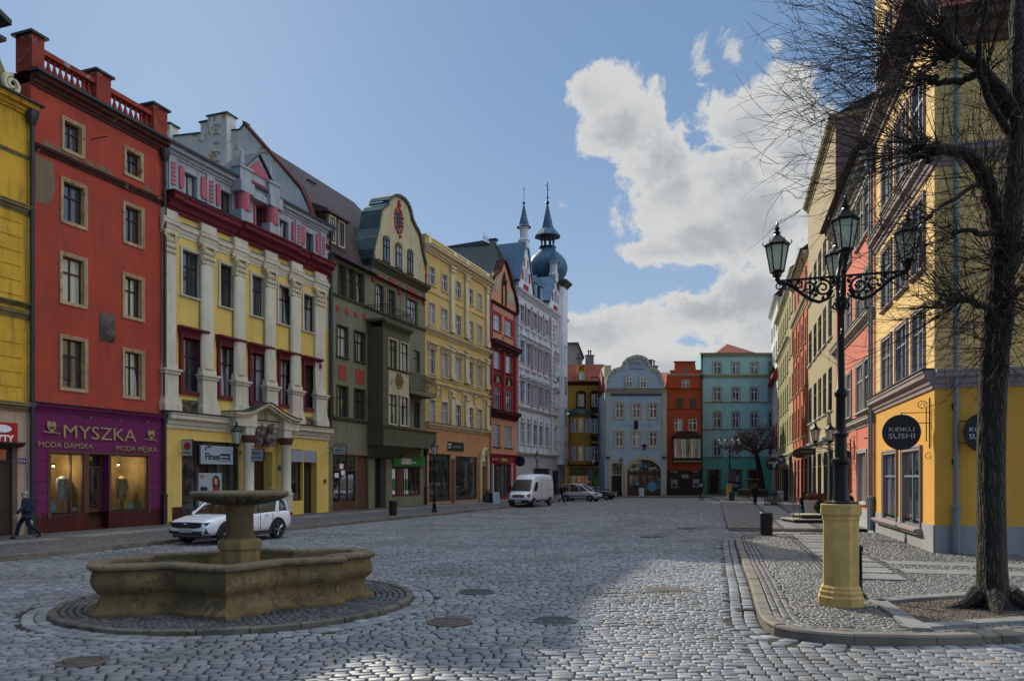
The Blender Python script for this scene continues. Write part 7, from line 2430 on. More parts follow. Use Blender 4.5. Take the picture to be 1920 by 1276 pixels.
# ---- fountain
FSTONE = surf('fountain_sandstone', srgb('73603f'), .9, .35, 1.3, .6, 28, patch=(srgb('5a4a35'), .45, 4), streak=.7, grain=.5, bdist=.015)
FTOP = surf('grey_weathered_coping', srgb('6e624c'), .9, .3, 2.0, .7, 30, patch=(srgb('57503f'), .45, 5), streak=.0, grain=.5, bdist=.015)
FIN = surf('pale_inner_sandstone', srgb('8a764c'), .9, .15, 1.5, .3, 30, streak=.3)
def fountain():
 e = empty('stone_fountain', 'large low sandstone fountain with star-shaped basin and pedestal bowl in the left foreground', 'fountain', (-5.12, 14.45, .06), 0, 'stone fountains in the square')
 half = [(-2.36, -.74), (-1.86, -1.66), (-.75, -1.3), (.42, -1.84), (1.02, -.78), (2.02, -.26), (1.86, .14)]
 pts = half + [(-x, -y) for x, y in half]
 P = []
 n = len(pts)
 for i in range(n):
  a, b = Vector(pts[i]), Vector(pts[(i + 1) % n])
  mid = (a + b) / 2
  nn = Vector(((b - a).y, -(b - a).x)).normalized()
  L = (b - a).length
  for t in [j / 6 for j in range(6)]:
   P.append(a.lerp(b, t) + nn * (.045 * L * sin(pi * t)))
 def ring(off, z):
  out = []
  m = len(P)
  for i in range(m):
   d = (P[(i + 1) % m] - P[i - 1]).normalized()
   nn = Vector((d.y, -d.x))
   q = P[i] + nn * off
   out.append((q.x, q.y, z))
  return out
 def loft(name, prof, mat, parent):
  m = MB(); vs, fs = [], []
  N = len(P)
  for (o, z) in prof: vs += ring(o, z)
  for i in range(len(prof) - 1):
   for k in range(N):
    k2 = (k + 1) % N
    fs.append((i * N + k, i * N + k2, (i + 1) * N + k2, (i + 1) * N + k))
  m.add(vs, fs)
  return m.build(name, mat, parent, True)
 loft('basin_wall', [(.03, -.05), (.03, .05), (-.02, .09), (-.07, .11), (-.13, .2), (-.15, .3), (-.13, .36), (-.06, .41), (-.015, .48), (0, .56), (-.01, .64), (-.04, .70), (-.05, .735), (-.02, .745), (-.02, .76)], FSTONE, e)
 loft('coping', [(-.02, .755), (.03, .77), (.055, .79), (.06, .83), (.04, .86), (-.05, .875), (-.24, .875), (-.29, .86), (-.31, .83), (-.31, .78)], FTOP, e)
 loft('inner_wall', [(-.30, .80), (-.30, .1)], FIN, e)
 m = MB(); r = ring(-.29, .12); m.add(r, [tuple(range(len(r)))]); m.build('basin_floor', surf('dark_basin_floor', srgb('3b3a34'), .7), e)
 m = MB()
 m.lathe([(.36, .1), (.36, 1.02)], 8, rot=pi / 8)
 m.lathe([(.40, 1.0), (.40, 1.14), (.36, 1.18), (.31, 1.2)], 8, rot=pi / 8)
 m.build('pedestal_block', FIN, e, bevel=.012)
 m = MB()
 m.lathe([(.31, 1.19), (.29, 1.21), (.25, 1.25), (.245, 1.6), (.245, 1.74), (.27, 1.80), (.29, 1.83)], 16)
 m.build('pedestal', FSTONE, e, True)
 vs, fs = [], []
 N = 144
 prof = [(.28, 1.82, 0), (.34, 1.84, .25), (.5, 1.885, 1), (.68, 1.93, 1), (.80, 1.965, .6), (.84, 1.975, 0), (.86, 1.985, 0), (.885, 2.01, 0), (.885, 2.05, 0), (.86, 2.075, 0), (.80, 2.08, 0), (.74, 2.05, 0), (.4, 1.98, 0), (.01, 1.97, 0)]
 for (r, z, fl) in prof:
  for k in range(N):
   a = 2 * pi * k / N
   rr = r * (1 + fl * .07 * abs(sin(a * 12)) ** .6 - fl * .05)
   vs.append((rr * cos(a), rr * sin(a), z - fl * .035 * abs(sin(a * 12))))
 for i in range(len(prof) - 1):
  for k in range(N):
   k2 = (k + 1) % N
   fs.append((i * N + k, i * N + k2, (i + 1) * N + k2, (i + 1) * N + k))
 MB().add(vs, fs).build('bowl', FTOP, e, True)
 return e
FNT = fountain()
f2 = copy_tree(FNT, (gx(1411, 90), 90, .12), radians(35), 'distant stone fountain before the turquoise house beside the bare tree')
# ---- litter bins
def bin_(label, x, z, src=None):
 if src: return copy_tree(src, (gx(x, z), z, .12), None, label)
 e = empty('litter_bin', label, 'litter bin', (gx(x, z), z, .12), 0, 'black litter bins')
 MB().lathe([(.2, 0), (.22, .02), (.23, .82), (.2, .84)], 20).build('body', BLACK, e, True)
 m = MB().lathe([(.25, .80), (.26, .82), (.26, .88), (.24, .90), (.16, .905), (.15, .87)], 20)
 m.build('rim', plain('dark_grey_rim', (.05, .055, .06, 1), .35, .4), e, True)
 m = MB()
 for k in range(10):
  a = 2 * pi * k / 10
  m.tube([(.235 * cos(a), .235 * sin(a), .06), (.24 * cos(a), .24 * sin(a), .78)], .008, 4)
 m.build('ribs', BLACK, e)
 return e
BN = bin_('black litter bin on the near right pavement left of the pedestal lamp', 1437, 30.2)
bin_('black litter bin on the left pavement before the green bank sign', 737, 45.8, BN)
bin_('black litter bin beside the distant pedestal lamp', 1372, 74.5, BN)
bin_('black litter bin beside the arched door before the red and peach house', 922, 68.5, BN)
# ---- bollard behind the pedestal
e = empty('iron_bollard', 'black ball-topped iron bollard just right of the stone pedestal', 'bollard', (gx(1611, 14.6), 14.6, .115))
MB().lathe([(.13, 0), (.13, .06), (.08, .09), (.065, .12), (.05, .8), (.07, .83), (.05, .86), (.045, .88)], 12).build('shaft', IRON, e, True)
MB().sphere((0, 0, .93), .075, 14, 10).build('ball', IRON, e, True)
# ---- hanging signs
def disc_text(parent, lines, R, mats):
 for (t, cap, z, w, mt) in lines:
  for side in (1, -1):
   o = text_obj(t, cap / .73, mt, parent, (0, 0, 0), (pi / 2, 0, 0 if side == 1 else pi), .008, 'lettering')
   xs = [q.co.x for q in o.data.vertices]
   sc = w / (max(xs) - min(xs))
   o.scale = (sc, 1, 1)
   mid = (max(xs) + min(xs)) / 2 * sc
   o.location = (-mid * side, -.045 * side, z)
def koku_sign(h, x, y, label, R=.55, off=.82, dark=False):
 ctr_u = h.u(x, off)
 zc = h.v(x, y, off)
 p = h.world(ctr_u, 0, 0)
 e = empty('round_hanging_sign', label, 'hanging sign', (p.x, p.y, 0), h.rz, 'round sushi shop signs')
 d = bpy.data.objects.new('disc', None)
 m = MB()
 k = 40
 m.prism([(R * cos(2 * pi * i / k), R * sin(2 * pi * i / k)) for i in range(k)], -.035, .035, 'y')
 disc = m.build('disc', BLACK, e)
 disc.location = (0, -off, zc)
 disc.rotation_euler = (0, 0, -pi / 2 + pi)
 GL = plain('grey_lettering_sushi', srgb('b4b6b8'), .5)
 disc_text(disc, [('KOKU', .135, .03, .72, GL), ('SUSHI', .165, -.19, .74, GL)], R, None)
 m = MB()
 for s2 in (-1, 1): m.box(-.135 - .03 if s2 > 0 else .105, -.105 - .03 + .03 if s2 > 0 else .165, s2 * .045 - .006, s2 * .045 + .006, .06, .12)
 m = MB().box(-.17, -.10, -.055, -.04, .065, .13).box(.10, .17, .04, .055, .065, .13)
 m.build('lime_dot', plain('lime_paint', srgb('8aa52c'), .5), disc)
 m = MB()
 m.tube([(0, 0, zc + R + .05), (0, -off, zc + R + .05)], .014, 6)
 m.tube([(0, -off, zc + R - .02), (0, -off, zc + R + .08)], .014, 6)
 m.tube([(0, 0, zc + .28), (0, -off + R * .8, zc + .28)], .014, 6)
 m.tube([(0, -.03, zc - .5), (0, -.03, zc + R + .5)], .02, 6)
 m.tube([(0, -.12, zc - .3), (0, -.12, zc + R + .25)], .016, 6)
 scroll(m, (0, -.24, zc + R + .28), .13, 1.6, axis='yz', rad=.014)
 scroll(m, (0, -.05, zc - .75), .12, 1.2, axis='yz', rad=.012)
 m.build('bracket', IRON, e)
 return e
koku_sign(HK, 1690, 810, 'black round KOKU SUSHI sign on bracket on the street side of the corner house')
def koku_sign_side():
 s = HKS
 zc = s.v(1835, 810, .4)
 p = s.world(s.u(1838, .35), .3, 0)
 e = empty('round_hanging_sign', 'black round KOKU SUSHI sign half hidden behind the tree trunk', 'hanging sign', (p.x, p.y, 0), s.rz, 'round sushi shop signs')
 R = .55
 m = MB(); k = 40
 m.prism([(R * .78 * cos(2 * pi * i / k), R * sin(2 * pi * i / k)) for i in range(k)], -.035, .035, 'y')
 disc = m.build('disc', BLACK, e); disc.location = (0, 0, zc)
 disc.rotation_euler = (0, 0, 0)
 GL = plain('pale_lettering_sushi', srgb('c9cbcc'), .5)
 disc_text(disc, [('KOKU', .13, .03, .56, GL), ('SUSHI', .16, -.19, .58, GL)], R, None)
 m = MB().tube([(-.62, .25, zc - .7), (-.62, .25, zc + .7)], .025, 6).tube([(-.62, .25, zc + .35), (-.3, .05, zc + .35)], .015, 5).tube([(-.62, .25, zc - .3), (-.3, .05, zc - .3)], .015, 5)
 m.sphere((-.62, .25, zc - .85), .06, 8, 6, 1, 1, 2.2); m.sphere((-.62, .25, zc + .8), .06, 8, 6, 1, 1, 2.2)
 m.build('bracket', IRON, e)
koku_sign_side()
def hang_sign(h, x, y, w, hh, label, lines, board, ink, off=1.0, shape='box', scrolls=True, name='hanging_sign', group=None):
 """board at right angles to the facade, seen by someone walking up the street"""
 zc = h.v(x, y, off); p = h.world(h.u(x, off), 0, 0)
 e = empty(name, label, 'hanging sign', (p.x, p.y, 0), h.rz, group)
 m = MB()
 if shape == 'box': m.box(-w / 2, w / 2, -.03, .03, -hh / 2, hh / 2)
 else:
  m.prism([(w / 2 * cos(2 * pi * i / 28), hh / 2 * sin(2 * pi * i / 28)) for i in range(28)], -.03, .03, 'y')
 b = m.build('board', board, e)
 b.location = (0, -off, zc)
 rot = -pi / 2 if h.d.y > 0 else pi / 2
 b.rotation_euler = (0, 0, rot + pi if h.d.y > 0 else rot)
 if h.d.y > 0: b.rotation_euler = (0, 0, -pi / 2)
 if shape == 'box':
  m = MB(); m.box(-w / 2 - .03, w / 2 + .03, -.035, .035, hh / 2, hh / 2 + .03).box(-w / 2 - .03, w / 2 + .03, -.035, .035, -hh / 2 - .03, -hh / 2).box(-w / 2 - .03, -w / 2, -.035, .035, -hh / 2, hh / 2).box(w / 2, w / 2 + .03, -.035, .035, -hh / 2, hh / 2)
  m.build('frame', IRON, b)
 for (t, cap, z, ww) in lines:
  for side in (1, -1):
   o = text_obj(t, cap / .73, ink, b, (0, 0, 0), (pi / 2, 0, 0 if side == 1 else pi), .006, 'lettering')
   xs = [q.co.x for q in o.data.vertices]; sc = ww / (max(xs) - min(xs))
   o.scale = (sc, 1, 1); mid = (max(xs) + min(xs)) / 2 * sc
   o.location = (-mid * side, -.04 * side, z)
 m = MB()
 m.tube([(0, 0, zc + hh * .35), (0, -off, zc + hh * .35)], .016, 5).tube([(0, 0, zc - hh * .35), (0, -off, zc - hh * .35)], .016, 5)
 if scrolls:
  for k in range(4):
   scroll(m, (0, -off + (k - 1.5) * w * .25, zc + hh / 2 + .12), .1, 1.3, axis='yz', rad=.014, sx=(-1) ** k)
  scroll(m, (0, -off + w / 2 + .15, zc), .12, 1.4, axis='yz', rad=.014)
 m.build('bracket', IRON, e)
 return e
PALEB = plain('pale_sign_board', srgb('9aa7ad'))
INK = plain('dark_ink', srgb('1a1c26'), .5)
hang_sign(HB, 481, 853, .95, .62, 'small framed Avis sign on scrolled bracket on the yellow baroque house', [('Avis', .2, .04, .5), ('KREDYTY GOTÓWKOWE', .06, -.16, .78)], PALEB, INK, 1.2)
hang_sign(HO, 637, 844, .95, .5, 'white framed sign with small writing on scrolled bracket at the olive house', [('GABINET', .07, .1, .5), ('KOSMETYCZNY', .09, -.04, .75), ('I SOLARIUM', .06, -.17, .6)], plain('white_board', srgb('a9b2b8'), .5), INK, 1.0)
sg = hang_sign(HB, 352, 839, .62, .78, 'white sign with red disc beside the left shop of the yellow baroque house', [('Fines', .1, -.28, .4)], plain('white_board', srgb('a9b2b8')), INK, .5, scrolls=False)
m = MB().prism([(.2 * cos(2 * pi * i / 24), .08 + .2 * sin(2 * pi * i / 24)) for i in range(24)], -.045, .045, 'y')
m.build('red_disc', plain('sign_red', srgb('a01d28'), .5), [c for c in sg.children if c.name.startswith('board')][0])
def row_sign(Z, y, off, w, hh, label, lines, board, ink, shape='oval', x=None):
 H = House.__new__(House)
 P = Vector(RP(Z)); d = Vector((-.268, -.963)); H.o = P; H.d = d; H.nrm = Vector((d.y, -d.x)); H.rz = atan2(d.y, d.x); H.W = 1
 zc = CH + (HZ - y) / FO * Z
 e = empty('hanging_sign', label, 'hanging sign', (P.x, P.y, 0), H.rz)
 m = MB()
 if shape == 'oval': m.prism([(w / 2 * cos(2 * pi * i / 28), hh / 2 * sin(2 * pi * i / 28)) for i in range(28)], -.03, .03, 'y')
 else: m.box(-w / 2, w / 2, -.03, .03, -hh / 2, hh / 2)
 b = m.build('board', board, e); b.location = (0, -off, zc); b.rotation_euler = (0, 0, pi / 2)
 for (t, cap, z, ww) in lines:
  for side in (1, -1):
   o = text_obj(t, cap / .73, ink, b, (0, 0, 0), (pi / 2, 0, 0 if side == 1 else pi), .006, 'lettering')
   xs = [q.co.x for q in o.data.vertices]; sc = ww / (max(xs) - min(xs)); o.scale = (sc, 1, 1)
   o.location = (-(max(xs) + min(xs)) / 2 * sc * side, -.04 * side, z)
 MB().tube([(0, 0, zc + hh * .4), (0, -off, zc + hh * .55), (0, -off, zc + hh * .45)], .025, 5).tube([(0, 0, zc), (0, -off + w * .45, zc)], .02, 5).build('bracket', IRON, e)
 return e
WHT_ = MATS['white_lettering']
row_sign(56, 849, .9, .9, .72, 'dark oval restaurant sign between the orange and beige houses', [('Restauracja', .14, -.02, .66)], plain('dark_brown_board', srgb('1d1210'), .5), plain('rust_lettering', srgb('9a4a2c'), .5))
row_sign(80, 870, 1.35, 1.25, 1.3, 'black round café sign at the far end of the right row', [('GARAŻ', .26, .06, .85)], BLACK, WHT_)
row_sign(70, 861, 1.2, .75, .75, 'small round white and blue sign near the black café sign', [('TB', .28, -.12, .36)], plain('enamel_blue', srgb('1b2c66')), WHT_)
row_sign(50.5, 846, .9, 1.1, .42, 'black and gold board above the beige house shopfronts', [('KAWIARNIA', .15, -.07, .8)], BLACK, plain('gold_paint', srgb('b08a2c'), .4), 'box')
row_sign(38.6, 880, .25, .36, 1.9, 'narrow dark shutter-like menu board on the salmon pink house', [('MENU', .08, .6, .26)], plain('blue_black_board', srgb('1c2630'), .5), WHT_, 'box')
def left_round(h, x, y, off, R, label, mt, txt=None, inkm=None):
 zc = h.v(x, y, off); p = h.world(h.u(x, off), 0, 0)
 e = empty('round_hanging_sign', label, 'hanging sign', (p.x, p.y, 0), h.rz)
 b = MB().prism([(R * cos(2 * pi * i / 28), R * sin(2 * pi * i / 28)) for i in range(28)], -.05, .05, 'y').build('disc', mt, e)
 b.location = (0, -off, zc); b.rotation_euler = (0, 0, -pi / 2)
 if txt:
  for side in (1, -1):
   o = text_obj(txt, .42, inkm, b, (0, 0, 0), (pi / 2, 0, 0 if side == 1 else pi), .006, 'lettering')
   xs = [q.co.x for q in o.data.vertices]; sc = R * 1.4 / (max(xs) - min(xs)); o.scale = (sc, 1, 1); o.location = (-(max(xs) + min(xs)) / 2 * sc * side, -.06 * side, -.12)
 MB().tube([(0, 0, zc), (0, -off, zc)], .03, 5).build('bracket', IRON, e)
left_round(HN, 929, 860, .7, .5, 'red round soft drink sign with white script beside the pizza sign', plain('soda_red', srgb('a01420'), .4), 'Coca-Cola', WHT_)
left_round(HW, 975, 864, 1.0, .56, 'dark blue round sign at the corner of the white house above the van', plain('deep_blue_sign', srgb('16233c'), .3))
e = empty('sign_pole', 'grey blank-backed traffic sign on a pole beside the distant pedestal lamp', 'road sign', (gx(1373, 73), 73, .12))
MB().tube([(0, 0, 0), (0, 0, 3.1)], .035, 8).build('pole', ZINC, e)
MB().box(-.32, .32, -.06, -.03, 1.85, 3.1).build('plate', plain('grey_sign_back', srgb('3f444c'), .5, .3), e)
e = empty('sign_pole', 'dark traffic sign on a pole before the golden brick house', 'road sign', (gx(1107, 82), 82, .12))
MB().tube([(0, 0, 0), (0, 0, 3.0)], .035, 8).build('pole', ZINC, e)
MB().box(-.3, .3, -.06, -.03, 1.9, 3.0).build('plate', plain('grey_sign_back', srgb('3f444c')), e)
# ---- café terrace things by the beige house
def planter(label, x, z, w, hgt, shrub, box, sh, seed):
 e = empty('plant_pot', label, 'plant pot', (gx(x, z), z, .12))
 MB().lathe([(w * .36, 0), (w * .38, .02), (w * .5, hgt), (w * .44, hgt), (w * .42, hgt - .05)], 4, rot=pi / 4).build('pot', box, e)
 r = np.random.default_rng(seed)
 n = 2600
 d = r.normal(0, 1, (n, 3)); d /= np.linalg.norm(d, axis=1)[:, None]
 rad = sh * (.55 + .45 * r.uniform(0, 1, n) ** .4) * (1 + .15 * np.sin(d[:, 0] * 5) * np.cos(d[:, 2] * 4))
 c = d * rad[:, None]; c[:, 2] = c[:, 2] * 1.05 + hgt + sh * .75
 a = r.normal(0, 1, (n, 3)) * .03; b = r.normal(0, 1, (n, 3)) * .03
 V = np.stack([c - a, c + b, c + a, c - b], 1).reshape(-1, 3)
 F = np.arange(4 * n).reshape(n, 4)
 np_mesh('foliage', V, F, shrub, e)
 return e
GLEAF = surf('dark_box_leaves', (0.03, 0.055, 0.018, 1), .7, .5, 8, 0, streak=0)
DRYL = surf('dry_reddish_leaves', (0.22, 0.11, 0.045, 1), .8, .5, 8, 0, streak=0)
BOXM = surf('dark_planter', srgb('3f3836'), .8)
planter('dark square pot with rounded green shrub before the orange house', 1514.5, 44.5, .85, .62, GLEAF, BOXM, .42, 1)
planter('green shrub in low pot beside the white planter', 1542, 40, .6, .45, GLEAF, BOXM, .36, 2)
planter('pot with dry orange grass half hidden by the pedestal', 1552, 37, .45, .4, DRYL, BOXM, .30, 3)
e = empty('white_planter', 'white tapered planter box with dry plants beside the café steps', 'planter', (gx(1530, 42.5), 42.5, .12))
MB().prism([(-.5, 0), (.42, 0), (.55, 1.02), (-.6, 1.02)], -.25, .25, 'y').build('box', plain('white_planter_paint', srgb('c4c7c6'), .5), e)
r_ = np.random.default_rng(4); n = 700
c = np.stack([r_.uniform(-.55, .5, n), r_.uniform(-.22, .22, n), 1.02 + r_.uniform(0, .32, n)], 1)
a = r_.normal(0, 1, (n, 3)) * .035; b = r_.normal(0, 1, (n, 3)) * .035
np_mesh('foliage', np.stack([c - a, c + b, c + a, c - b], 1).reshape(-1, 3), np.arange(4 * n).reshape(n, 4), DRYL, e)
sx, sz = gx(1512, 38.5), 38.5
e = empty('entrance_steps', 'two pale stone steps with dark risers behind the litter bin', 'steps', (sx, sz, .12), radians(0))
SLB = surf('pale_step_stone', srgb('aaa79a'), .8)
MB().box(-.75, 1.9, -.3, 1.6, .13, .19).box(-.2, 1.9, .2, 1.6, .34, .40).build('tread', SLB, e)
MB().box(-.68, 1.9, -.24, 1.6, 0, .13).box(-.14, 1.9, .26, 1.6, .19, .34).build('riser', BLACK, e)
m = MB()
for x in (-.62, -.3): m.tube([(x, .1, .19), (x, .1, 1.25)], .022, 6)
m.tube([(-.62, .1, 1.25), (-.3, .1, 1.25)], .02, 6)
m.build('handrail', ZINC, e)
e = empty('terrace_barrier', 'dark folded café chairs stacked behind a low railing at the far right row', 'café furniture', (gx(1449, 62), 62, .12))
m = MB()
for i in range(7):
 x = -.55 + i * .19
 m.tube([(x, 0, 0), (x + .06, .25, .85), (x - .02, .45, .9)], .02, 5); m.tube([(x, .4, 0), (x + .03, .1, .8)], .02, 5)
 m.box(x - .07, x + .09, .05, .4, .42, .45)
m.build('stacked_chairs', BLACK, e)
m = MB()
for i in range(12): m.tube([(-.75 + i * .14, -.1, 0), (-.75 + i * .14, -.1, .95)], .012, 4)
m.box(-.76, .82, -.12, -.08, .93, .98).box(-.76, .82, -.12, -.08, .08, .11)
m.build('railing', IRON, e)
e = empty('closed_parasol', 'folded pale parasol standing by the far café sign', 'parasol', (gx(1451.5, 66), 66, .12))
MB().lathe([(.3, 0), (.3, .08), (.04, .1), (.04, .9)], 10).build('stand', IRON, e)
MB().lathe([(.17, .9), (.2, 1.1), (.16, 2.0), (.07, 2.9), (.02, 3.1)], 9).build('canopy', surf('lilac_canvas', srgb('6b6870'), .9), e)
e = empty('downpipe_post', 'dark standing post between olive and orange houses with black cover', 'post', (RP(74)[0] - .5, RP(74)[1], .12))
MB().lathe([(.22, 0), (.22, 3.0), (.25, 3.05), (.1, 3.1)], 8).build('post', BLACK, e)
e = empty('shop_awning', 'pale striped awning over the olive house shop', 'awning', (RP(74.5)[0], RP(74.5)[1], 0), atan2(-.963, -.268))
MB().prism([(0, 4.5), (-1.5, 3.7), (-1.5, 3.6), (0, 4.4)], -2.2, 1.6, 'x').build('canvas', surf('grey_awning_canvas', srgb('a3a39a'), .9), e)
MB().box(-2.2, 1.6, -1.52, -1.48, 3.35, 3.65).build('valance', surf('grey_awning_canvas', srgb('a3a39a')), e)
e = empty('advertising_board', 'white A-board leaning on the pavement left of the white van', 'advertising board', (gx(930, 66), 66, .12), radians(15))
MB().prism([(-.25, 0), (-.18, 0), (.02, 1.0), (-.02, 1.0)], -.3, .3, 'x').build('panel', plain('white_board', srgb('a9b2b8')), e)
e = empty('advertising_board', 'small A-board before the arched door of the blue house', 'advertising board', (gx(1203, 92.5), 92.5, .12), radians(-10))
MB().prism([(-.25, 0), (-.18, 0), (.02, 1.0), (-.02, 1.0)], -.3, .3, 'x').build('panel', plain('white_board', srgb('a9b2b8')), e)
e = empty('boulder_planter', 'low grey stone planter with dry plant by the arched portal', 'planter', (gx(913, 70), 70, .12))
MB().lathe([(.3, 0), (.4, .15), (.42, .6), (.36, .62)], 10).build('pot', surf('grey_stone_pot', srgb('4d4b46'), .9), e)
r_ = np.random.default_rng(14); n = 500
c = np.stack([r_.normal(0, .16, n), r_.normal(0, .16, n), .62 + abs(r_.normal(0, .25, n))], 1); a = r_.normal(0, 1, (n, 3)) * .04; b = r_.normal(0, 1, (n, 3)) * .04
np_mesh('foliage', np.stack([c - a, c + b, c + a, c - b], 1).reshape(-1, 3), np.arange(4 * n).reshape(n, 4), DRYL, e)
# ---- mannequins and goods in the purple shop's windows
def mannequin(x, label, col, w=.26, top=None, n=-.75, skirt=.3):
 h = HRED
 uu = h.u(x, n)
 p = h.world(uu, n, .95)
 e = empty('shop_mannequin', label, 'mannequin', (p.x, p.y, .95), h.rz)
 MB().lathe([(.12, 0), (.12, .03), (.02, .05), (.02, .6)], 10).build('stand', ZINC, e)
 m = MB()
 m.lathe([(skirt * .8, .45), (skirt * .85, .5), (skirt * .8, .8), (.17, 1.05), (.19, 1.25), (.22, 1.38), (.13, 1.46), (.06, 1.5)], 16, sx=1.0, sy=.65)
 for s2 in (-1, 1):
  m.tube([(s2 * .2, 0, 1.4), (s2 * .27, -.02, 1.15), (s2 * .29, -.06, .85)], [.065, .06, .055], 8)
 m.build('coat', col, e, True)
 m = MB().tube([(0, -.17, 1.42), (0, -.2, .5)], .012, 4); m.build('coat_edge', BLACK, e)
 return e
mannequin(117, 'mannequin in pale grey coat in the left purple shop window', surf('pale_coat_cloth', srgb('8f9c9b'), .9))
mannequin(142, 'mannequin in dark grey dress at the right of the left purple shop window', surf('dark_dress_cloth', srgb('3a3a3c'), .9), skirt=.22)
mannequin(228, 'mannequin in beige coat in the right purple shop window', surf('beige_coat_cloth', srgb('8d7f66'), .9))
for (x, label, col, hh) in ((236, 'small yellow bag on the right purple shop window sill', 'a79a3c', .34), (244, 'small pale blue bag beside the yellow one in the shop window', '7f93a3', .28), (98, 'pale blue bag in the lower left corner of the purple shop window', '7d93a8', .45), (140, 'pair of pale folded goods on the left purple shop window sill', 'a39a8c', .14)):
 p = HRED.world(HRED.u(x, -.45), -.45, 0)
 e = empty('display_bag', label, 'shop display', (p.x, p.y, .96), HRED.rz)
 MB().prism([(-.13, 0), (.13, 0), (.11, hh), (-.11, hh)], -.06, .06, 'y').build('bag', surf('bag_' + col, srgb(col), .8), e)
 MB().tube([(-.06, 0, hh), (-.05, 0, hh + .1), (.05, 0, hh + .1), (.06, 0, hh)], .008, 4).build('bag_handle', BLACK, e)
for x, y in ((100, 872), (222, 870)):
 p = HRED.world(HRED.u(x, -.8), -.8, HRED.v(x, y, -.8))
 e = empty('shop_lamp', 'small warm spotlight glowing high in the %s purple shop window' % ('left' if x < 150 else 'right'), 'shop light', (p.x, p.y, p.z), 0, 'spotlights inside the purple shop')
 MB().sphere((0, 0, 0), .05, 10, 6).build('bulb', plain('warm_bulb', (1.0, .72, .4, 1), .5, emit=14), e)
 MB().lathe([(.07, .0), (.05, .09), (.01, .1)], 10).build('lamp_shade', ZINC, e)
 ld = bpy.data.lights.new('shop_light', 'POINT'); ld.energy = 60; ld.color = (1, .7, .4); ld.shadow_soft_size = .06
 lo = bpy.data.objects.new('light', ld); lo.parent = e; lo.location = (0, 0, -.1); COL.objects.link(lo)
# ================================================================== trees
BARK = surf('rough_bark', (0.055, 0.042, 0.032, 1), .95, .35, 3.0, 1.0, 14, streak=.0, grain=.6, bdist=.05, patch=((0.09, 0.08, 0.06, 1), .36, 3))
def bark_mat():
 m, h, p = newmat('furrowed_bark')
 tc = h.n('ShaderNodeTexCoord').outputs['Object']
 v = h.n('ShaderNodeTexVoronoi', feature='DISTANCE_TO_EDGE')
 wv = h.n('ShaderNodeVectorMath', operation='ADD')
 mp = h.scale(tc, 17, 17, 3.0)
 h.put(wv.inputs[0], mp)
 nz = h.n('ShaderNodeTexNoise'); nz.inputs['Scale'].default_value = 6; h.put(nz.inputs['Vector'], tc)
 h.put(wv.inputs[1], nz.outputs['Color'])
 h.put(v.inputs['Vector'], wv.outputs[0]); v.inputs['Scale'].default_value = 1
 e = h.ramp(v.outputs[0], .02, .35)
 n = h.noise(tc, 9, 5, .6)
 c = h.mix(e, (0.018, 0.013, 0.010, 1), h.mix(n, (0.035, 0.026, 0.02, 1), (0.08, 0.062, 0.048, 1)))
 h.put(p.inputs['Base Color'], c); p.inputs['Roughness'].default_value = .95
 b = h.n('ShaderNodeBump'); b.inputs['Strength'].default_value = 1; b.inputs['Distance'].default_value = .03
 h.put(b.inputs['Height'], h.m('ADD', e, h.m('MULTIPLY', n, .5))); h.t.links.new(b.outputs[0], p.inputs['Normal'])
 return m
FBARK = bark_mat()
TWIG = surf('twig_bark', (0.03, 0.022, 0.018, 1), .9, .3, 3, 0, streak=0, grain=0)
def curve_pts(start, d, L, nseg, r, wander=.25, droop=0.0, lift=0.0):
 p = Vector(start); d = Vector(d).normalized()
 pts = [p.copy()]
 for i in range(nseg):
  d = (d + Vector((r.gauss(0, wander), r.gauss(0, wander), r.gauss(0, wander) + lift - droop)) / nseg * 1.6).normalized()
  p = p + d * (L / nseg)
  pts.append(p.copy())
 return pts
def twig_burst(m, c, r, n, L, aim, spread, rad=.009, droop=.25, sub=5, subL=.45, ends=None):
 """long thin shoots springing from one knob, each with side twigs"""
 for _ in range(n):
  d = Vector(aim).normalized() * (1 - spread) + Vector((r.gauss(0, 1), r.gauss(0, 1), r.gauss(0, 1))).normalized() * spread
  l = L * r.uniform(.45, 1.1)
  pts = curve_pts(Vector(c) + Vector((r.gauss(0, .08), r.gauss(0, .08), r.gauss(0, .08))), d, l, 7, r, .17, -droop * r.uniform(-.5, 1.2))
  k = len(pts)
  m.tube(pts, [rad * (1 - .75 * i / (k - 1)) for i in range(k)], 3, False)
  for _s in range(sub):
   i = r.randint(2, k - 1)
   dd = (pts[i] - pts[i - 1]).normalized()
   side = Vector((r.gauss(0, 1), r.gauss(0, 1), r.gauss(0, 1))).normalized()
   q = curve_pts(pts[i], dd * .8 + side * .7, l * subL * r.uniform(.4, 1), 4, r, .3, -.1)
   m.tube(q, [rad * .55 * (1 - .7 * j / 4) for j in range(5)], 3, False)
   if sub > 3 and r.random() < .6:
    side = Vector((r.gauss(0, 1), r.gauss(0, 1), r.gauss(0, 1))).normalized()
    q2 = curve_pts(q[2], (q[2] - q[1]).normalized() + side * .8, l * subL * .5 * r.uniform(.4, 1), 3, r, .3, 0)
    m.tube(q2, [rad * .35 * (1 - .5 * j / 3) for j in range(4)], 3, False)
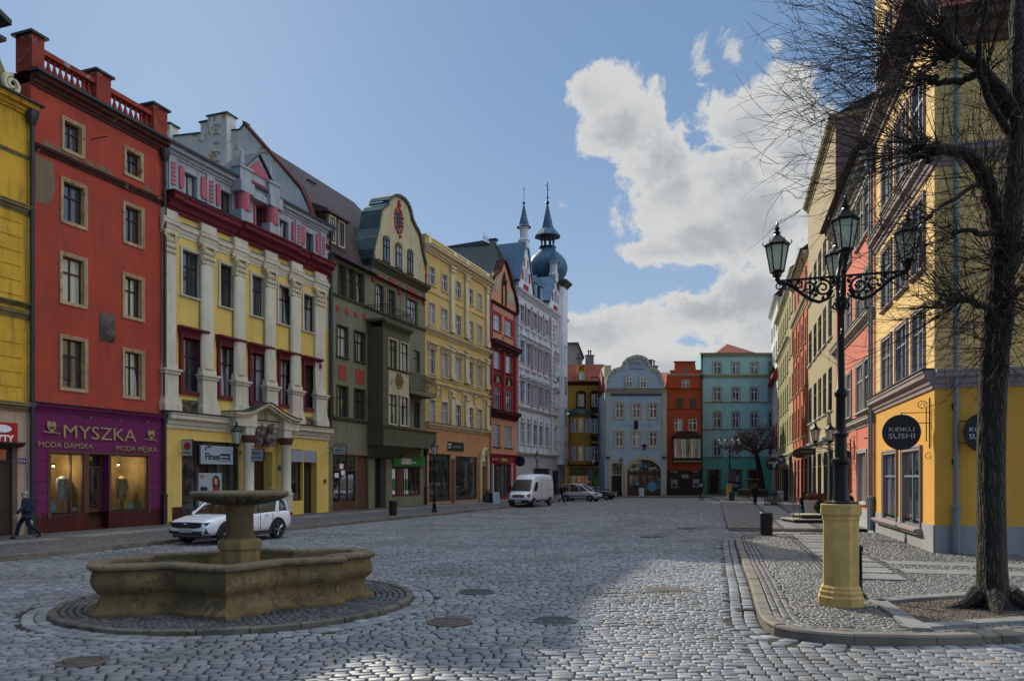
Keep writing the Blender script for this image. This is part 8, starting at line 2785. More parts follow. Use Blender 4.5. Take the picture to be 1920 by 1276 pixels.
def near_tree():
 bx, bz = gx(1862, 13.5), 13.5
 e = empty('lime_tree', 'large bare lime tree with thick dark trunk at the right edge', 'tree', (0, 0, 0))
 r = random.Random(21)
 m = MB()
 path = [(1866, 1146, .46), (1864, 1128, .37), (1861, 1100, .325), (1859, 1050, .30), (1858, 980, .285), (1857, 900, .28), (1857, 820, .28), (1860, 740, .28), (1864, 660, .30), (1872, 600, .31), (1876, 540, .29), (1880, 480, .27), (1886, 430, .24)]
 N = 28; vs, fs = [], []
 base = at(1862, 1146, bz)
 for i, (x, y, rad) in enumerate(path):
  c = at(x, y, bz); rad *= .77 if i > 1 else .88
  for k in range(N):
   a = 2 * pi * k / N
   rr = rad * (1 + .05 * sin(3 * a + i * .5) + .035 * sin(7 * a - i * .3) + r.uniform(-.015, .015))
   if i == 0: rr *= 1 + .32 * max(0, sin(2.5 * a + .6)) ** 2 + .12 * sin(5 * a)
   if i == 1: rr *= 1 + .16 * max(0, sin(2.5 * a + .6)) ** 2
   vs.append((c.x + rr * cos(a), c.y + rr * sin(a), .06 if i == 0 else c.z))
 for i in range(len(path) - 1):
  for k in range(N):
   k2 = (k + 1) % N
   fs.append((i * N + k, i * N + k2, (i + 1) * N + k2, (i + 1) * N + k))
 m.add(vs, fs)
 for (a, L) in ((pi * 1.05, 1.0), (pi * 1.35, .9), (-.2, 1.0), (-.7, .85), (.5, .9)):
  p0 = Vector((base.x + .28 * cos(a), base.y + .28 * sin(a), .36)); p1 = Vector((base.x + .55 * cos(a), base.y + .55 * sin(a), .17)); p2 = Vector((base.x + L * cos(a), base.y + L * sin(a), .09))
  m.tube([p0, p1, p2], [.17, .10, .03], 8)
 m.build('trunk', FBARK, e, True)
 def P(x, y, z): return at(x, y, z)
 limbs = [
  ([P(1884, 470, 13.5), P(1872, 420, 13.45), P(1862, 385, 13.3), P(1847, 335, 13.1), P(1828, 300, 12.9), P(1803, 284, 12.7), P(1770, 278, 12.5), P(1738, 282, 12.4)], .17, .06),
  ([P(1886, 470, 13.5), P(1893, 400, 13.6), P(1902, 300, 13.7), P(1906, 200, 13.8), P(1908, 100, 13.9), P(1912, 0, 14.0), P(1915, -130, 14.1)], .24, .13),
  ([P(1905, 230, 13.75), P(1885, 190, 13.6), P(1868, 165, 13.5), P(1850, 135, 13.3), P(1815, 110, 13.1), P(1780, 85, 12.9), P(1757, 62, 12.8)], .13, .05),
  ([P(1890, 215, 13.7), P(1850, 145, 13.4), P(1830, 112, 14.0), P(1800, 98, 14.4), P(1770, 105, 14.8)], .10, .05),
  ([P(1880, 180, 13.7), P(1835, 140, 13.9), P(1800, 150, 14.2), P(1765, 158, 14.5), P(1745, 150, 14.7)], .085, .045),
  ([P(1868, 435, 13.4), P(1842, 440, 13.2), P(1815, 432, 13.0), P(1790, 436, 12.9)], .055, .03),
  ([P(1838, 345, 13.1), P(1790, 372, 12.8), P(1762, 385, 12.7), P(1745, 405, 12.6)], .045, .02),
  ([P(1880, 520, 13.5), P(1910, 470, 13.6), P(1945, 420, 13.7), P(1990, 330, 13.8), P(2050, 240, 13.9)], .16, .08),
  ([P(1870, 590, 13.4), P(1838, 575, 13.0), P(1812, 560, 12.8), P(1780, 565, 12.6)], .06, .03),
  ([P(1885, 560, 13.4), P(1910, 545, 13.0), P(1935, 530, 12.7)], .07, .04),
  ([P(1905, 330, 13.7), P(1930, 270, 14.2), P(1940, 180, 14.8)], .10, .05),
  ([P(1890, 250, 13.6), P(1850, 180, 13.3), P(1835, 120, 13.0), P(1838, 60, 12.9), P(1850, 0, 12.8)], .07, .035),
 ]
 m = MB()
 for pts, r0, r1 in limbs:
  q = []
  for a, b in zip(pts[:-1], pts[1:]):
   for j in range(3):
    t = j / 3
    q.append(a.lerp(b, t) + Vector((r.gauss(0, .02), r.gauss(0, .02), r.gauss(0, .02))))
  q.append(pts[-1])
  n = len(q)
  m.tube(q, [(r0 + (r1 - r0) * i / (n - 1)) * (1 + r.uniform(-.08, .1)) for i in range(n)], 9)
  m.sphere(q[-1], r1 * 1.8, 8, 6)
  for _ in range(3):
   s2 = q[-1] + Vector((r.gauss(0, .08), r.gauss(0, .08), r.gauss(0, .08)))
   m.sphere(s2, r1 * 1.2, 7, 5)
 m.build('limbs', FBARK, e, True)
 tw = MB()
 B = [  # knob position, number, length, aim, spread, droop
  (P(1738, 282, 12.4), 42, 2.5, (-1, -.1, .18), .42, .30), (P(1760, 278, 12.5), 22, 2.2, (-1, -.2, -.25), .45, .3), (P(1757, 62, 12.8), 36, 2.6, (-1, 0, .1), .42, .3), (P(1770, 105, 14.8), 34, 2.9, (-1, 0, .25), .40, .25),
  (P(1745, 150, 14.7), 34, 2.9, (-1, .1, .05), .38, .28), (P(1800, 100, 13.2), 20, 2.2, (-.8, -.2, .5), .5, .2), (P(1790, 436, 12.9), 15, 1.8, (-1, -.1, .15), .45, .3), (P(1745, 405, 12.6), 11, 1.6, (-.8, 0, -.3), .5, .2),
  (P(1780, 565, 12.6), 20, 1.9, (-1, -.1, .05), .45, .35), (P(1812, 560, 12.8), 26, 1.8, (-.9, -.3, .0), .6, .25), (P(1860, 600, 13.2), 26, 1.3, (-.5, -.8, .0), .75, .2), (P(1870, 500, 13.2), 34, 1.9, (-.8, -.5, .1), .65, .25),
  (P(1872, 470, 13.3), 24, 1.7, (.4, -.8, .1), .75, .2), (P(1862, 640, 13.2), 15, 1.2, (-.9, -.4, -.2), .6, .25), (P(1875, 560, 13.2), 24, 1.6, (.8, -.5, .0), .6, .25), (P(1840, 330, 13.1), 16, 1.8, (-.3, -.4, .8), .7, .1),
  (P(1850, 380, 13.2), 12, 1.6, (-1, -.2, .2), .6, .2), (P(1850, 135, 13.3), 22, 2.0, (-.4, -.3, .8), .6, .1), (P(1850, 0, 12.8), 18, 2.0, (-.7, 0, .6), .6, .1), (P(1905, 200, 13.7), 18, 2.0, (.1, -.6, .4), .8, .1),
  (P(1900, 330, 13.6), 14, 1.7, (-.3, -.8, .1), .8, .15), (P(1940, 180, 14.8), 20, 2.0, (.2, -.4, .4), .8, .1), (P(2050, 240, 13.9), 24, 2.2, (.4, 0, .5), .8, .1), (P(1915, -130, 14.1), 34, 2.6, (-.6, 0, .2), .8, .15),
  (P(1880, 680, 13.3), 8, .9, (.7, -.6, .1), .6, .2), (P(1935, 530, 12.7), 16, 1.6, (.5, -.2, .2), .7, .2), (P(1780, 90, 12.9), 16, 2.4, (-.9, .2, .5), .4, .2)]
 for (c, n, L, aim, sp, dr) in B:
  twig_burst(tw, c, r, int(n * 1.35), L, aim, sp, .0105, dr, 5, .42)
 tw.build('twigs', TWIG, e)
 lf = MB()
 for _ in range(26):
  c = P(r.uniform(1590, 1660), r.uniform(105, 185), 12.8 + r.uniform(-.3, .5))
  a = Vector((r.gauss(0, 1), r.gauss(0, 1), r.gauss(0, 1))).normalized() * .028; b = Vector((r.gauss(0, 1), r.gauss(0, 1), r.gauss(0, 1))).normalized() * .022
  lf.add([c - a, c + b, c + a, c - b], [(0, 1, 2, 3)])
 lf.build('withered_leaves', plain('withered_leaf', (.03, .022, .015, 1), .9), e)
 return e
near_tree()
def far_tree():
 e = empty('bare_tree', 'small distant bare tree with reddish twig crown before the turquoise house', 'tree', (0, 0, 0))
 r = random.Random(4)
 Z = 95
 m = MB()
 b = at(1431, 905, Z); b.z = .1
 p1, p2 = at(1424, 880, Z), at(1418, 848, Z)
 m.tube([b, p1, p2], [.42, .34, .26], 9)
 m.build('trunk', FBARK, e, True)
 lm, tw = MB(), MB()
 tips = []
 def grow(p, d, L, rad, lev):
  pts = curve_pts(p, d, L, 5, r, .35, 0, .12)
  lm.tube(pts, [rad * (1 - .5 * i / 5) for i in range(6)], 5, False)
  if lev < 2:
   for _ in range(4):
    i = r.randint(2, 5)
    side = Vector((r.gauss(0, 1), r.gauss(0, 1), r.gauss(0, .8))).normalized()
    grow(pts[i], (pts[i] - pts[i - 1]).normalized() + side * .9, L * .62, rad * .5, lev + 1)
  else:
   tips.append((pts[-1], (pts[-1] - pts[-2]).normalized()))
 for (dx, dz) in ((-1, .5), (-.5, 1), (.2, 1), (.8, .8), (-1, .15), (1, .4)):
  grow(p2, (dx, r.uniform(-.5, .5), dz), 1.9, .15, 0)
 lm.build('limbs', FBARK, e)
 for (p, d) in tips:
  twig_burst(tw, p, r, 7, 1.0, (d.x, d.y, d.z + .3), .6, .022, 0, 3, .5)
 tw.build('twigs', surf('reddish_twigs', (0.13, 0.06, 0.045, 1), .9, .3, 3, 0, streak=0, grain=0), e)
far_tree()
# ================================================================== vehicles
TYRE = plain('tyre_rubber', (.012, .012, .012, 1), .85)
RIM = plain('alloy_rim', (.32, .33, .35, 1), .35, .8)
CARGLASS = plain('dark_car_glass', (.012, .015, .018, 1), .08, 0, .9, coat=.5)
CLADDING = plain('black_cladding', (.018, .018, .019, 1), .7)
CHROME = plain('chrome', (.5, .5, .52, 1), .15, 1)
LAMPG = plain('headlight_glass', (.18, .20, .22, 1), .12, .3, .9, coat=.8)
PLATE = plain('white_number_plate', (.55, .56, .55, 1), .5)
LIGHTRED = plain('tail_light_red', (.18, .01, .01, 1), .2)
def wheel(parent, x, y, R, w=.23, spokes=5, rimmat=None):
 e = MB().lathe([(R * .66, -w / 2), (R * .95, -w / 2), (R, -w / 2 + .04), (R, w / 2 - .04), (R * .95, w / 2), (R * .66, w / 2), (R * .66, -w / 2)], 28).build('wheel', TYRE, parent, True)
 e.rotation_euler = (pi / 2, 0, 0); e.location = (x, y, R)
 m = MB().lathe([(R * .66, -w / 2 + .03), (R * .68, w / 2 - .02), (R * .6, w / 2 - .05), (R * .58, -w / 2 + .05)], 24)
 for s2 in (-1, 1):
  zz = s2 * (w / 2 - .012)
  for k in range(spokes):
   for dd in (-.1, .1):
    a = 2 * pi * k / spokes
    m.tube([(R * .1 * cos(a), R * .1 * sin(a), zz), (R * .64 * cos(a + dd), R * .64 * sin(a + dd), zz + s2 * .01)], .026, 4)
  m.lathe([(R * .17, zz - .02), (R * .17, zz + .02)], 10)
 m.build('rim', rimmat or RIM, e)
 m = MB().lathe([(R * .58, -.02), (R * .58, .02)], 20); m.build('brake_disc', BLACK, e)
 return e
def loft_body(name, st, mat, parent, sub=1, bevel=None):
 """stations along x: (x, [(y,z)...] for the right half from bottom centre to top centre); mirrored"""
 vs, fs = [], []
 K = len(st[0][1])
 for (x, half) in st:
  for (y, z) in half: vs.append((x, y, z))
  for (y, z) in half[::-1][1:-1]: vs.append((x, -y, z))
 n = 2 * K - 2
 for i in range(len(st) - 1):
  for k in range(n):
   k2 = (k + 1) % n
   fs.append((i * n + k, (i + 1) * n + k, (i + 1) * n + k2, i * n + k2))
 fs.append(tuple(range(n))); fs.append(tuple((len(st) - 1) * n + k for k in range(n - 1, -1, -1)))
 me = bpy.data.meshes.new(name); me.from_pydata(vs, [], fs); me.materials.append(mat); me.shade_smooth()
 o = bpy.data.objects.new(name, me); COL.objects.link(o); o.parent = parent
 if sub:
  s = o.modifiers.new('sub', 'SUBSURF'); s.levels = sub; s.render_levels = sub
 return o
def suv(label, loc, rz):
 """front points along +x"""
 e = empty('parked_suv', label, 'car', loc, rz)
 WP = plain('white_car_paint', (.72, .74, .77, 1), .25, 0, .5, coat=.8)
 def half(w, zb, zm, zt, wt=None, crown=.02):
  wt = wt or w * .93
  return [(0, zb), (w * .80, zb), (w * .97, zb + .10), (w, zm), (w * .985, (zm + zt) / 2 + .05), (wt, zt - .01), (wt * .82, zt + crown * .7), (0, zt + crown)]
 st = [(-2.40, half(.78, .48, .72, .98, .70)), (-2.36, half(.88, .36, .70, 1.06, .80)), (-2.15, half(.94, .30, .68, 1.10, .86)), (-1.4, half(.95, .28, .66, 1.09, .89)), (-.5, half(.95, .26, .64, 1.06, .89)), (.5, half(.95, .26, .63, 1.03, .89)),
   (1.0, half(.95, .26, .64, 1.03, .87, .05)), (1.5, half(.945, .27, .66, 1.0, .84, .06)), (2.0, half(.93, .30, .66, .93, .80, .05)), (2.25, half(.88, .33, .62, .86, .76, .03)), (2.38, half(.80, .38, .60, .78, .70, .0)), (2.41, half(.72, .44, .58, .70, .62, .0))]
 loft_body('body', st, WP, e, 1)
 def gh(x, wb, wt, zb, zt): return (x, [(0, zb), (wb, zb), (wb, zb + .02), (wt, zt - .04), (wt * .9, zt), (0, zt + .015)])
 st = [gh(-2.28, .76, .62, 1.04, 1.12), gh(-2.1, .83, .64, 1.04, 1.50), gh(-1.6, .86, .69, 1.04, 1.61), gh(-.5, .87, .71, 1.02, 1.655), (gh(.25, .87, .70, 1.0, 1.62)), gh(.55, .865, .68, 1.0, 1.52), gh(1.22, .82, .72, 1.0, 1.06)]
 loft_body('windows', st, CARGLASS, e, 0)
 m = MB()
 roof = [(-2.22, .57, 1.50), (-1.6, .66, 1.63), (-.5, .69, 1.675), (.25, .67, 1.64), (.5, .62, 1.56)]
 vs, fs = [], []
 for (x, w, z) in roof: vs += [(x, -w - .03, z - .045), (x, -w * .7, z), (x, w * .7, z), (x, w + .03, z - .045)]
 for i in range(len(roof) - 1):
  for k in range(3): fs.append((i * 4 + k, i * 4 + 4 + k, i * 4 + 5 + k, i * 4 + 1 + k))
 m.add(vs, fs)
 for s2 in (-1, 1):
  m.tube([(1.25, s2 * .81, 1.03), (.55, s2 * .69, 1.53), (.2, s2 * .705, 1.61)], .04, 6)
  m.tube([(-2.28, s2 * .74, 1.08), (-2.16, s2 * .66, 1.50), (-1.6, s2 * .705, 1.61)], .06, 6)
  m.add([(-1.55, s2 * .875, 1.07), (-1.32, s2 * .88, 1.07), (-1.62, s2 * .715, 1.60), (-1.78, s2 * .71, 1.59)], [(0, 1, 2, 3)])
 m.build('roof', WP, e, True)
 m = MB()
 for s2 in (-1, 1):
  m.tube([(-1.9, s2 * .70, 1.66), (-1.8, s2 * .70, 1.69), (.1, s2 * .69, 1.70), (.2, s2 * .69, 1.66)], .018, 5)
  m.tube([(-.45, s2 * .885, 1.05), (-.5, s2 * .72, 1.62)], .028, 5)
 m.build('roof_rail', ZINC, e)
 for s2 in (-1, 1):
  m = MB()
  for xc in (1.42, -1.42):
   for i in range(14):
    a0, a1 = pi * (i - .5) / 13, pi * (i + .5) / 13
    q = []
    for (rr, a) in ((.39, a0), (.39, a1), (.47, a1), (.47, a0)): q.append((xc + rr * cos(a), .37 + rr * sin(a)))
    m.prism(q, s2 * .86, s2 * .968, 'y')
   k = 20
   m.prism([(xc + .40 * cos(pi * i / k), .37 + .40 * sin(pi * i / k)) for i in range(k + 1)] + [(xc - .40, .22), (xc + .40, .22)], s2 * .6, s2 * .953, 'y')
  m.box(-1.0, 1.0, s2 * .8, s2 * .962, .22, .36)
  m.build('arch_cladding', CLADDING, e)
 for xc in (1.42, -1.42):
  for s2 in (-1, 1): wheel(e, xc, s2 * .87, .37, .25)
 m = MB()
 def front(pts, x, d=.03):     # pts (y,z) polygon on the nose
  m.prism(pts, x - d, x, 'x')
 m.prism([(-.70, .80), (-.66, .65), (-.40, .60), (.40, .60), (.66, .65), (.70, .80), (0, .815)], 2.30, 2.425, 'x')
 m.prism([(-.72, .50), (-.58, .36), (.58, .36), (.72, .50)], 2.30, 2.42, 'x')
 m.prism([(-.83, .60), (-.75, .58), (-.78, .40), (-.83, .42)], 2.05, 2.345, 'x'); m.prism([(.83, .60), (.75, .58), (.78, .40), (.83, .42)], 2.05, 2.345, 'x')
 m.box(2.2, 2.35, -.66, .66, .27, .35)
 m.build('grille', CLADDING, e)
 for s2 in (-1, 1):
  o = MB().prism([(s2 * .60, .79), (s2 * .63, .67), (s2 * .84, .71), (s2 * .86, .81)], 2.02, 2.345, 'x').build('headlight', CARGLASS, e)
  m = MB()
  for (y, ) in ((.66,), (.72,), (.78,)): m.box(2.34, 2.352, s2 * y, s2 * (y + .03), .70, .78)
  m.build('lamp_strip', LAMPG, o)
  MB().prism([(s2 * .60, .985), (s2 * .90, .985), (s2 * .92, .86), (s2 * .76, .84)], -2.40, -2.28, 'x').build('tail_light', LIGHTRED, e)
  mm = MB().sphere((.92, s2 * 1.03, 1.08), .12, 12, 8, .6, 1.0, .65).tube([(.95, s2 * .88, 1.03), (.93, s2 * .98, 1.05)], .025, 5)
  mm.build('wing_mirror', WP, e, True)
  mm = MB()
  for x in (.35, -.75): mm.tube([(x - .1, s2 * .955, .93), (x + .1, s2 * .96, .94)], .016, 5)
  mm.build('door_handle', CHROME, e)
  mm = MB()
  for x in (.95, -.38, -1.12): mm.box(x - .004, x + .004, s2 * .935, s2 * .953, .42, 1.0)
  mm.build('door_gap', BLACK, e)
 p = MB().box(2.42, 2.435, -.26, .26, .455, .57).build('number_plate', PLATE, e)
 t = text_obj('DLZ 55G60', .105, BLACK, p, (2.436, -.235, .475), (pi / 2, 0, pi / 2), .002, 'plate_text'); t.scale = (.92, 1, 1)
 m = MB()
 q = [(-.10, .74), (-.10, .775), (-.085, .757), (-.065, .775), (-.045, .74), (-.03, .775), (-.01, .74), (.02, .775), (.045, .74), (.07, .775), (.1, .74)]
 m.tube([(2.43, y, z) for y, z in q], .006, 4); m.build('badge', CHROME, e)
 MB().box(2.28, 2.36, -.68, .68, .33, .345).build('bumper_strip', CHROME, e)
 MB().box(-2.43, -2.38, -.26, .26, .7, .82).build('number_plate', PLATE, e)
 return e
suv('white SUV parked at the left kerb behind the fountain pedestal', (-10.62, 29.3, .0), atan2(-.93, -.36))
def van():
 e = empty('delivery_van', 'white high-roofed delivery van parked at the left kerb', 'van', (1.60, 63.6, 0), atan2(-.925, -.38), None)
 WP = plain('white_van_paint', (.62, .65, .70, 1), .35, 0, .5, coat=.4)
 def half(w, zb, zt, wt, r=.08):
  return [(0, zb), (w * .85, zb), (w, zb + .12), (w * 1.0, 1.2), (w * .985, min(1.9, zt * .8)), (wt, zt - .12), (wt * .85, zt - .02), (0, zt + .02)]
 def lo(w, zb, zt): return [(0, zb), (w * .85, zb), (w, zb + .12), (w * 1.0, zb + (zt - zb) * .5), (w * .985, zb + (zt - zb) * .7), (w * .95, zt - .06), (w * .8, zt), (0, zt + .03)]
 st = [(-2.95, half(.94, .5, 2.55, .80)), (-2.9, half(.98, .42, 2.62, .84)), (-2.0, half(.99, .42, 2.66, .86)), (0, half(.99, .42, 2.67, .86)), (1.0, half(.99, .42, 2.64, .85)), (1.38, half(.985, .42, 2.5, .80)), (1.62, [(0, .42), (.84, .42), (.985, .54), (.985, 1.1), (.97, 1.55), (.82, 2.12), (.68, 2.22), (0, 2.26)]),
   (2.0, [(0, .42), (.83, .42), (.98, .54), (.98, 1.0), (.955, 1.36), (.84, 1.60), (.7, 1.66), (0, 1.70)]), (2.28, lo(.97, .42, 1.25)), (2.62, lo(.93, .4, 1.14)), (2.9, lo(.85, .4, .92)), (2.97, lo(.75, .45, .78))]
 loft_body('body', st, WP, e, 1)
 m = MB().add([(2.31, -.80, 1.34), (2.31, .80, 1.34), (1.63, .70, 2.18), (1.63, -.70, 2.18)], [(0, 1, 2, 3)])
 o = m.build('windscreen', CARGLASS, e); so2 = o.modifiers.new('s', 'SOLIDIFY'); so2.thickness = .05; so2.offset = 1
 for s2 in (-1, 1):
  o = MB().prism([(1.98, 1.28), (1.52, 2.0), (1.05, 2.02), (1.05, 1.25)], s2 * .90, s2 * .978, 'y').build('side_window', CARGLASS, e)
  m = MB()
  for (x0, x1, z0, z1) in ((.3, .32, .6, 2.3), (-1.2, -1.18, .6, 2.3)): m.box(x0, x1, s2 * .98, s2 * 1.0, z0, z1)
  m.tube([(-2.8, s2 * .985, 1.35), (.9, s2 * .985, 1.35)], .02, 5)
  m.tube([(-2.7, s2 * .955, 2.2), (-1.3, s2 * .955, 2.2), (-1.2, s2 * .96, 2.1)], .014, 4); m.tube([(-1.0, s2 * .955, 2.2), (.2, s2 * .955, 2.2)], .014, 4)
  m.build('side_moulding', plain('pale_grey_plastic', (.35, .37, .4, 1), .6), e)
  MB().box(-1.75, 1.2, s2 * .9, s2 * 1.0, .42, .52).build('sill', CLADDING, e)
  for xc in (-1.9, 1.95):
   k = 18
   MB().prism([(xc + .43 * cos(pi * i / k), .36 + .43 * sin(pi * i / k)) for i in range(k + 1)] + [(xc - .43, .3), (xc + .43, .3)], s2 * .6, s2 * 1.002, 'y').build('wheel_arch', CLADDING, e)
   wheel(e, xc, s2 * .91, .35, .24, 6)
  MB().box(1.82, 1.94, s2 * 1.0, s2 * 1.22, 1.3, 1.72).build('wing_mirror', CLADDING, e, bevel=.03)
  o = MB().prism([(s2 * .88, .78), (s2 * .58, .72), (s2 * .66, .98), (s2 * .92, 1.12)], 2.6, 2.86, 'x').build('headlight', LAMPG, e)
 m = MB().prism([(-.52, .98), (-.44, .74), (.44, .74), (.52, .98), (0, 1.03)], 2.7, 2.95, 'x')
 m.build('grille', CLADDING, e)
 m = MB().box(2.7, 3.0, -.86, .86, .34, .62); m.build('bumper', CLADDING, e, bevel=.06)
 m = MB()
 for k in range(3): m.box(2.94, 2.965, -.45, .45, .79 + k * .07, .805 + k * .07)
 m.lathe([(.01, 0), (.09, 0), (.09, .02)], 16, (0, 0, 0))
 m.build('grille_bars', CHROME, e)
 m = MB().tube([(2.97, .08 * cos(t), .88 + .08 * sin(t)) for t in [i * pi / 8 for i in range(17)]], .008, 4)
 for a in (pi / 2, pi / 2 + 2.094, pi / 2 - 2.094): m.tube([(2.97, 0, .88), (2.97, .08 * cos(a), .88 + .08 * sin(a))], .007, 4)
 m.build('badge', CHROME, e)
 MB().box(3.0, 3.01, -.26, .26, .44, .55).build('number_plate', PLATE, e)
 MB().tube([(1.2, 0, 2.66), (1.1, 0, 2.9)], .02, 5).build('aerial', BLACK, e)
 m = MB().tube([(2.27, -.1, 1.31), (2.0, .45, 1.62)], .014, 4); m.build('wiper', BLACK, e)
 return e
van()
def small_car(name, label, loc, rz, paint, L=4.1, H=1.75, boxy=True):
 e = empty(name, label, 'car', loc, rz)
 l = L / 2
 def half(w, zb, zt): return [(0, zb), (w * .82, zb), (w * .98, zb + .1), (w, zb + (zt - zb) * .45), (w * .985, zb + (zt - zb) * .75), (w * .94, zt - .02), (w * .8, zt), (0, zt + .03)]
 st = [(-l, half(.72, .4, .85)), (-l + .06, half(.82, .3, 1.0)), (-l + .4, half(.85, .24, 1.05)), (0, half(.86, .22, 1.02)), (l - 1.1, half(.86, .22, 1.02)), (l - .5, half(.83, .24, .90)), (l - .1, half(.76, .3, .74)), (l, half(.66, .36, .62))]
 loft_body('body', st, paint, e, 1)
 def gh(x, wb, wt, zb, zt): return (x, [(0, zb), (wb, zb), (wb, zb + .02), (wt, zt - .04), (wt * .9, zt), (0, zt + .01)])
 rr = -l + (.12 if boxy else .55)
 st = [gh(rr - .08, .76, .6, .98, 1.05), gh(rr + .1, .8, .66, .98, H - .12), gh(-l + 1.3, .81, .68, .98, H - .02), gh(l - 2.0, .81, .67, .98, H - .05), gh(l - 1.75, .8, .64, .98, H - .2), gh(l - 1.0, .76, .66, .98, 1.03)]
 loft_body('windows', st, CARGLASS, e, 0)
 m = MB(); vs, fs = [], []
 roof = [(rr + .05, .62, H - .12), (-l + 1.3, .66, H), (l - 2.0, .65, H - .03), (l - 1.8, .6, H - .14)]
 for (x, w, z) in roof: vs += [(x, -w - .04, z - .05), (x, -w * .7, z + .015), (x, w * .7, z + .015), (x, w + .04, z - .05)]
 for i in range(3):
  for k in range(3): fs.append((i * 4 + k, i * 4 + 4 + k, i * 4 + 5 + k, i * 4 + 1 + k))
 m.add(vs, fs)
 for s2 in (-1, 1):
  m.tube([(l - .98, s2 * .76, 1.0), (l - 1.8, s2 * .66, H - .16)], .04, 5); m.tube([(rr - .05, s2 * .76, 1.0), (rr + .1, s2 * .67, H - .14)], .06, 5)
  for x in (0.1, -.95): m.tube([(x, s2 * .825, 1.0), (x - .05, s2 * .70, H - .1)], .05, 5)
 m.build('roof', paint, e)
 for s2 in (-1, 1):
  for xc in (l - .8, -l + .75):
   k = 14
   MB().prism([(xc + .36 * cos(pi * i / k), .3 + .36 * sin(pi * i / k)) for i in range(k + 1)] + [(xc - .36, .2), (xc + .36, .2)], s2 * .5, s2 * .872, 'y').build('wheel_arch', CLADDING, e)
   wheel(e, xc, s2 * .80, .31, .2)
  MB().prism([(s2 * .45, .66), (s2 * .74, .68), (s2 * .78, .84), (s2 * .5, .78)], l - .35, l - .06, 'x').build('headlight', LAMPG, e)
  MB().box(-l + 1.0, l - 1.2, s2 * .84, s2 * .868, .5, .56).build('side_moulding', CLADDING, e)
  MB().box(l - 1.15, l - 1.05, s2 * .85, s2 * 1.0, 1.0, 1.14).build('wing_mirror', paint, e)
  MB().box(-l - .01, -l + .1, s2 * .6, s2 * .78, .75, 1.0).build('tail_light', LIGHTRED, e)
 MB().box(l - .12, l + .01, -.5, .5, .3, .46).build('grille', CLADDING, e)
 MB().box(l - .02, l + .02, -.26, .26, .5, .6).build('number_plate', PLATE, e)
 return e
small_car('parked_car', 'white boxy passenger van-car parked behind the white delivery van', (gx(1090, 77), 77, 0), radians(-28), plain('silver_white_paint', (.50, .52, .55, 1), .3, .2, coat=.6))
small_car('parked_car', 'black parked car beyond the white one before the golden brick house', (gx(1119, 82), 82, 0), radians(-25), plain('black_car_paint', (.012, .012, .015, 1), .2, 0, coat=.8), 4.2, 1.45, False)
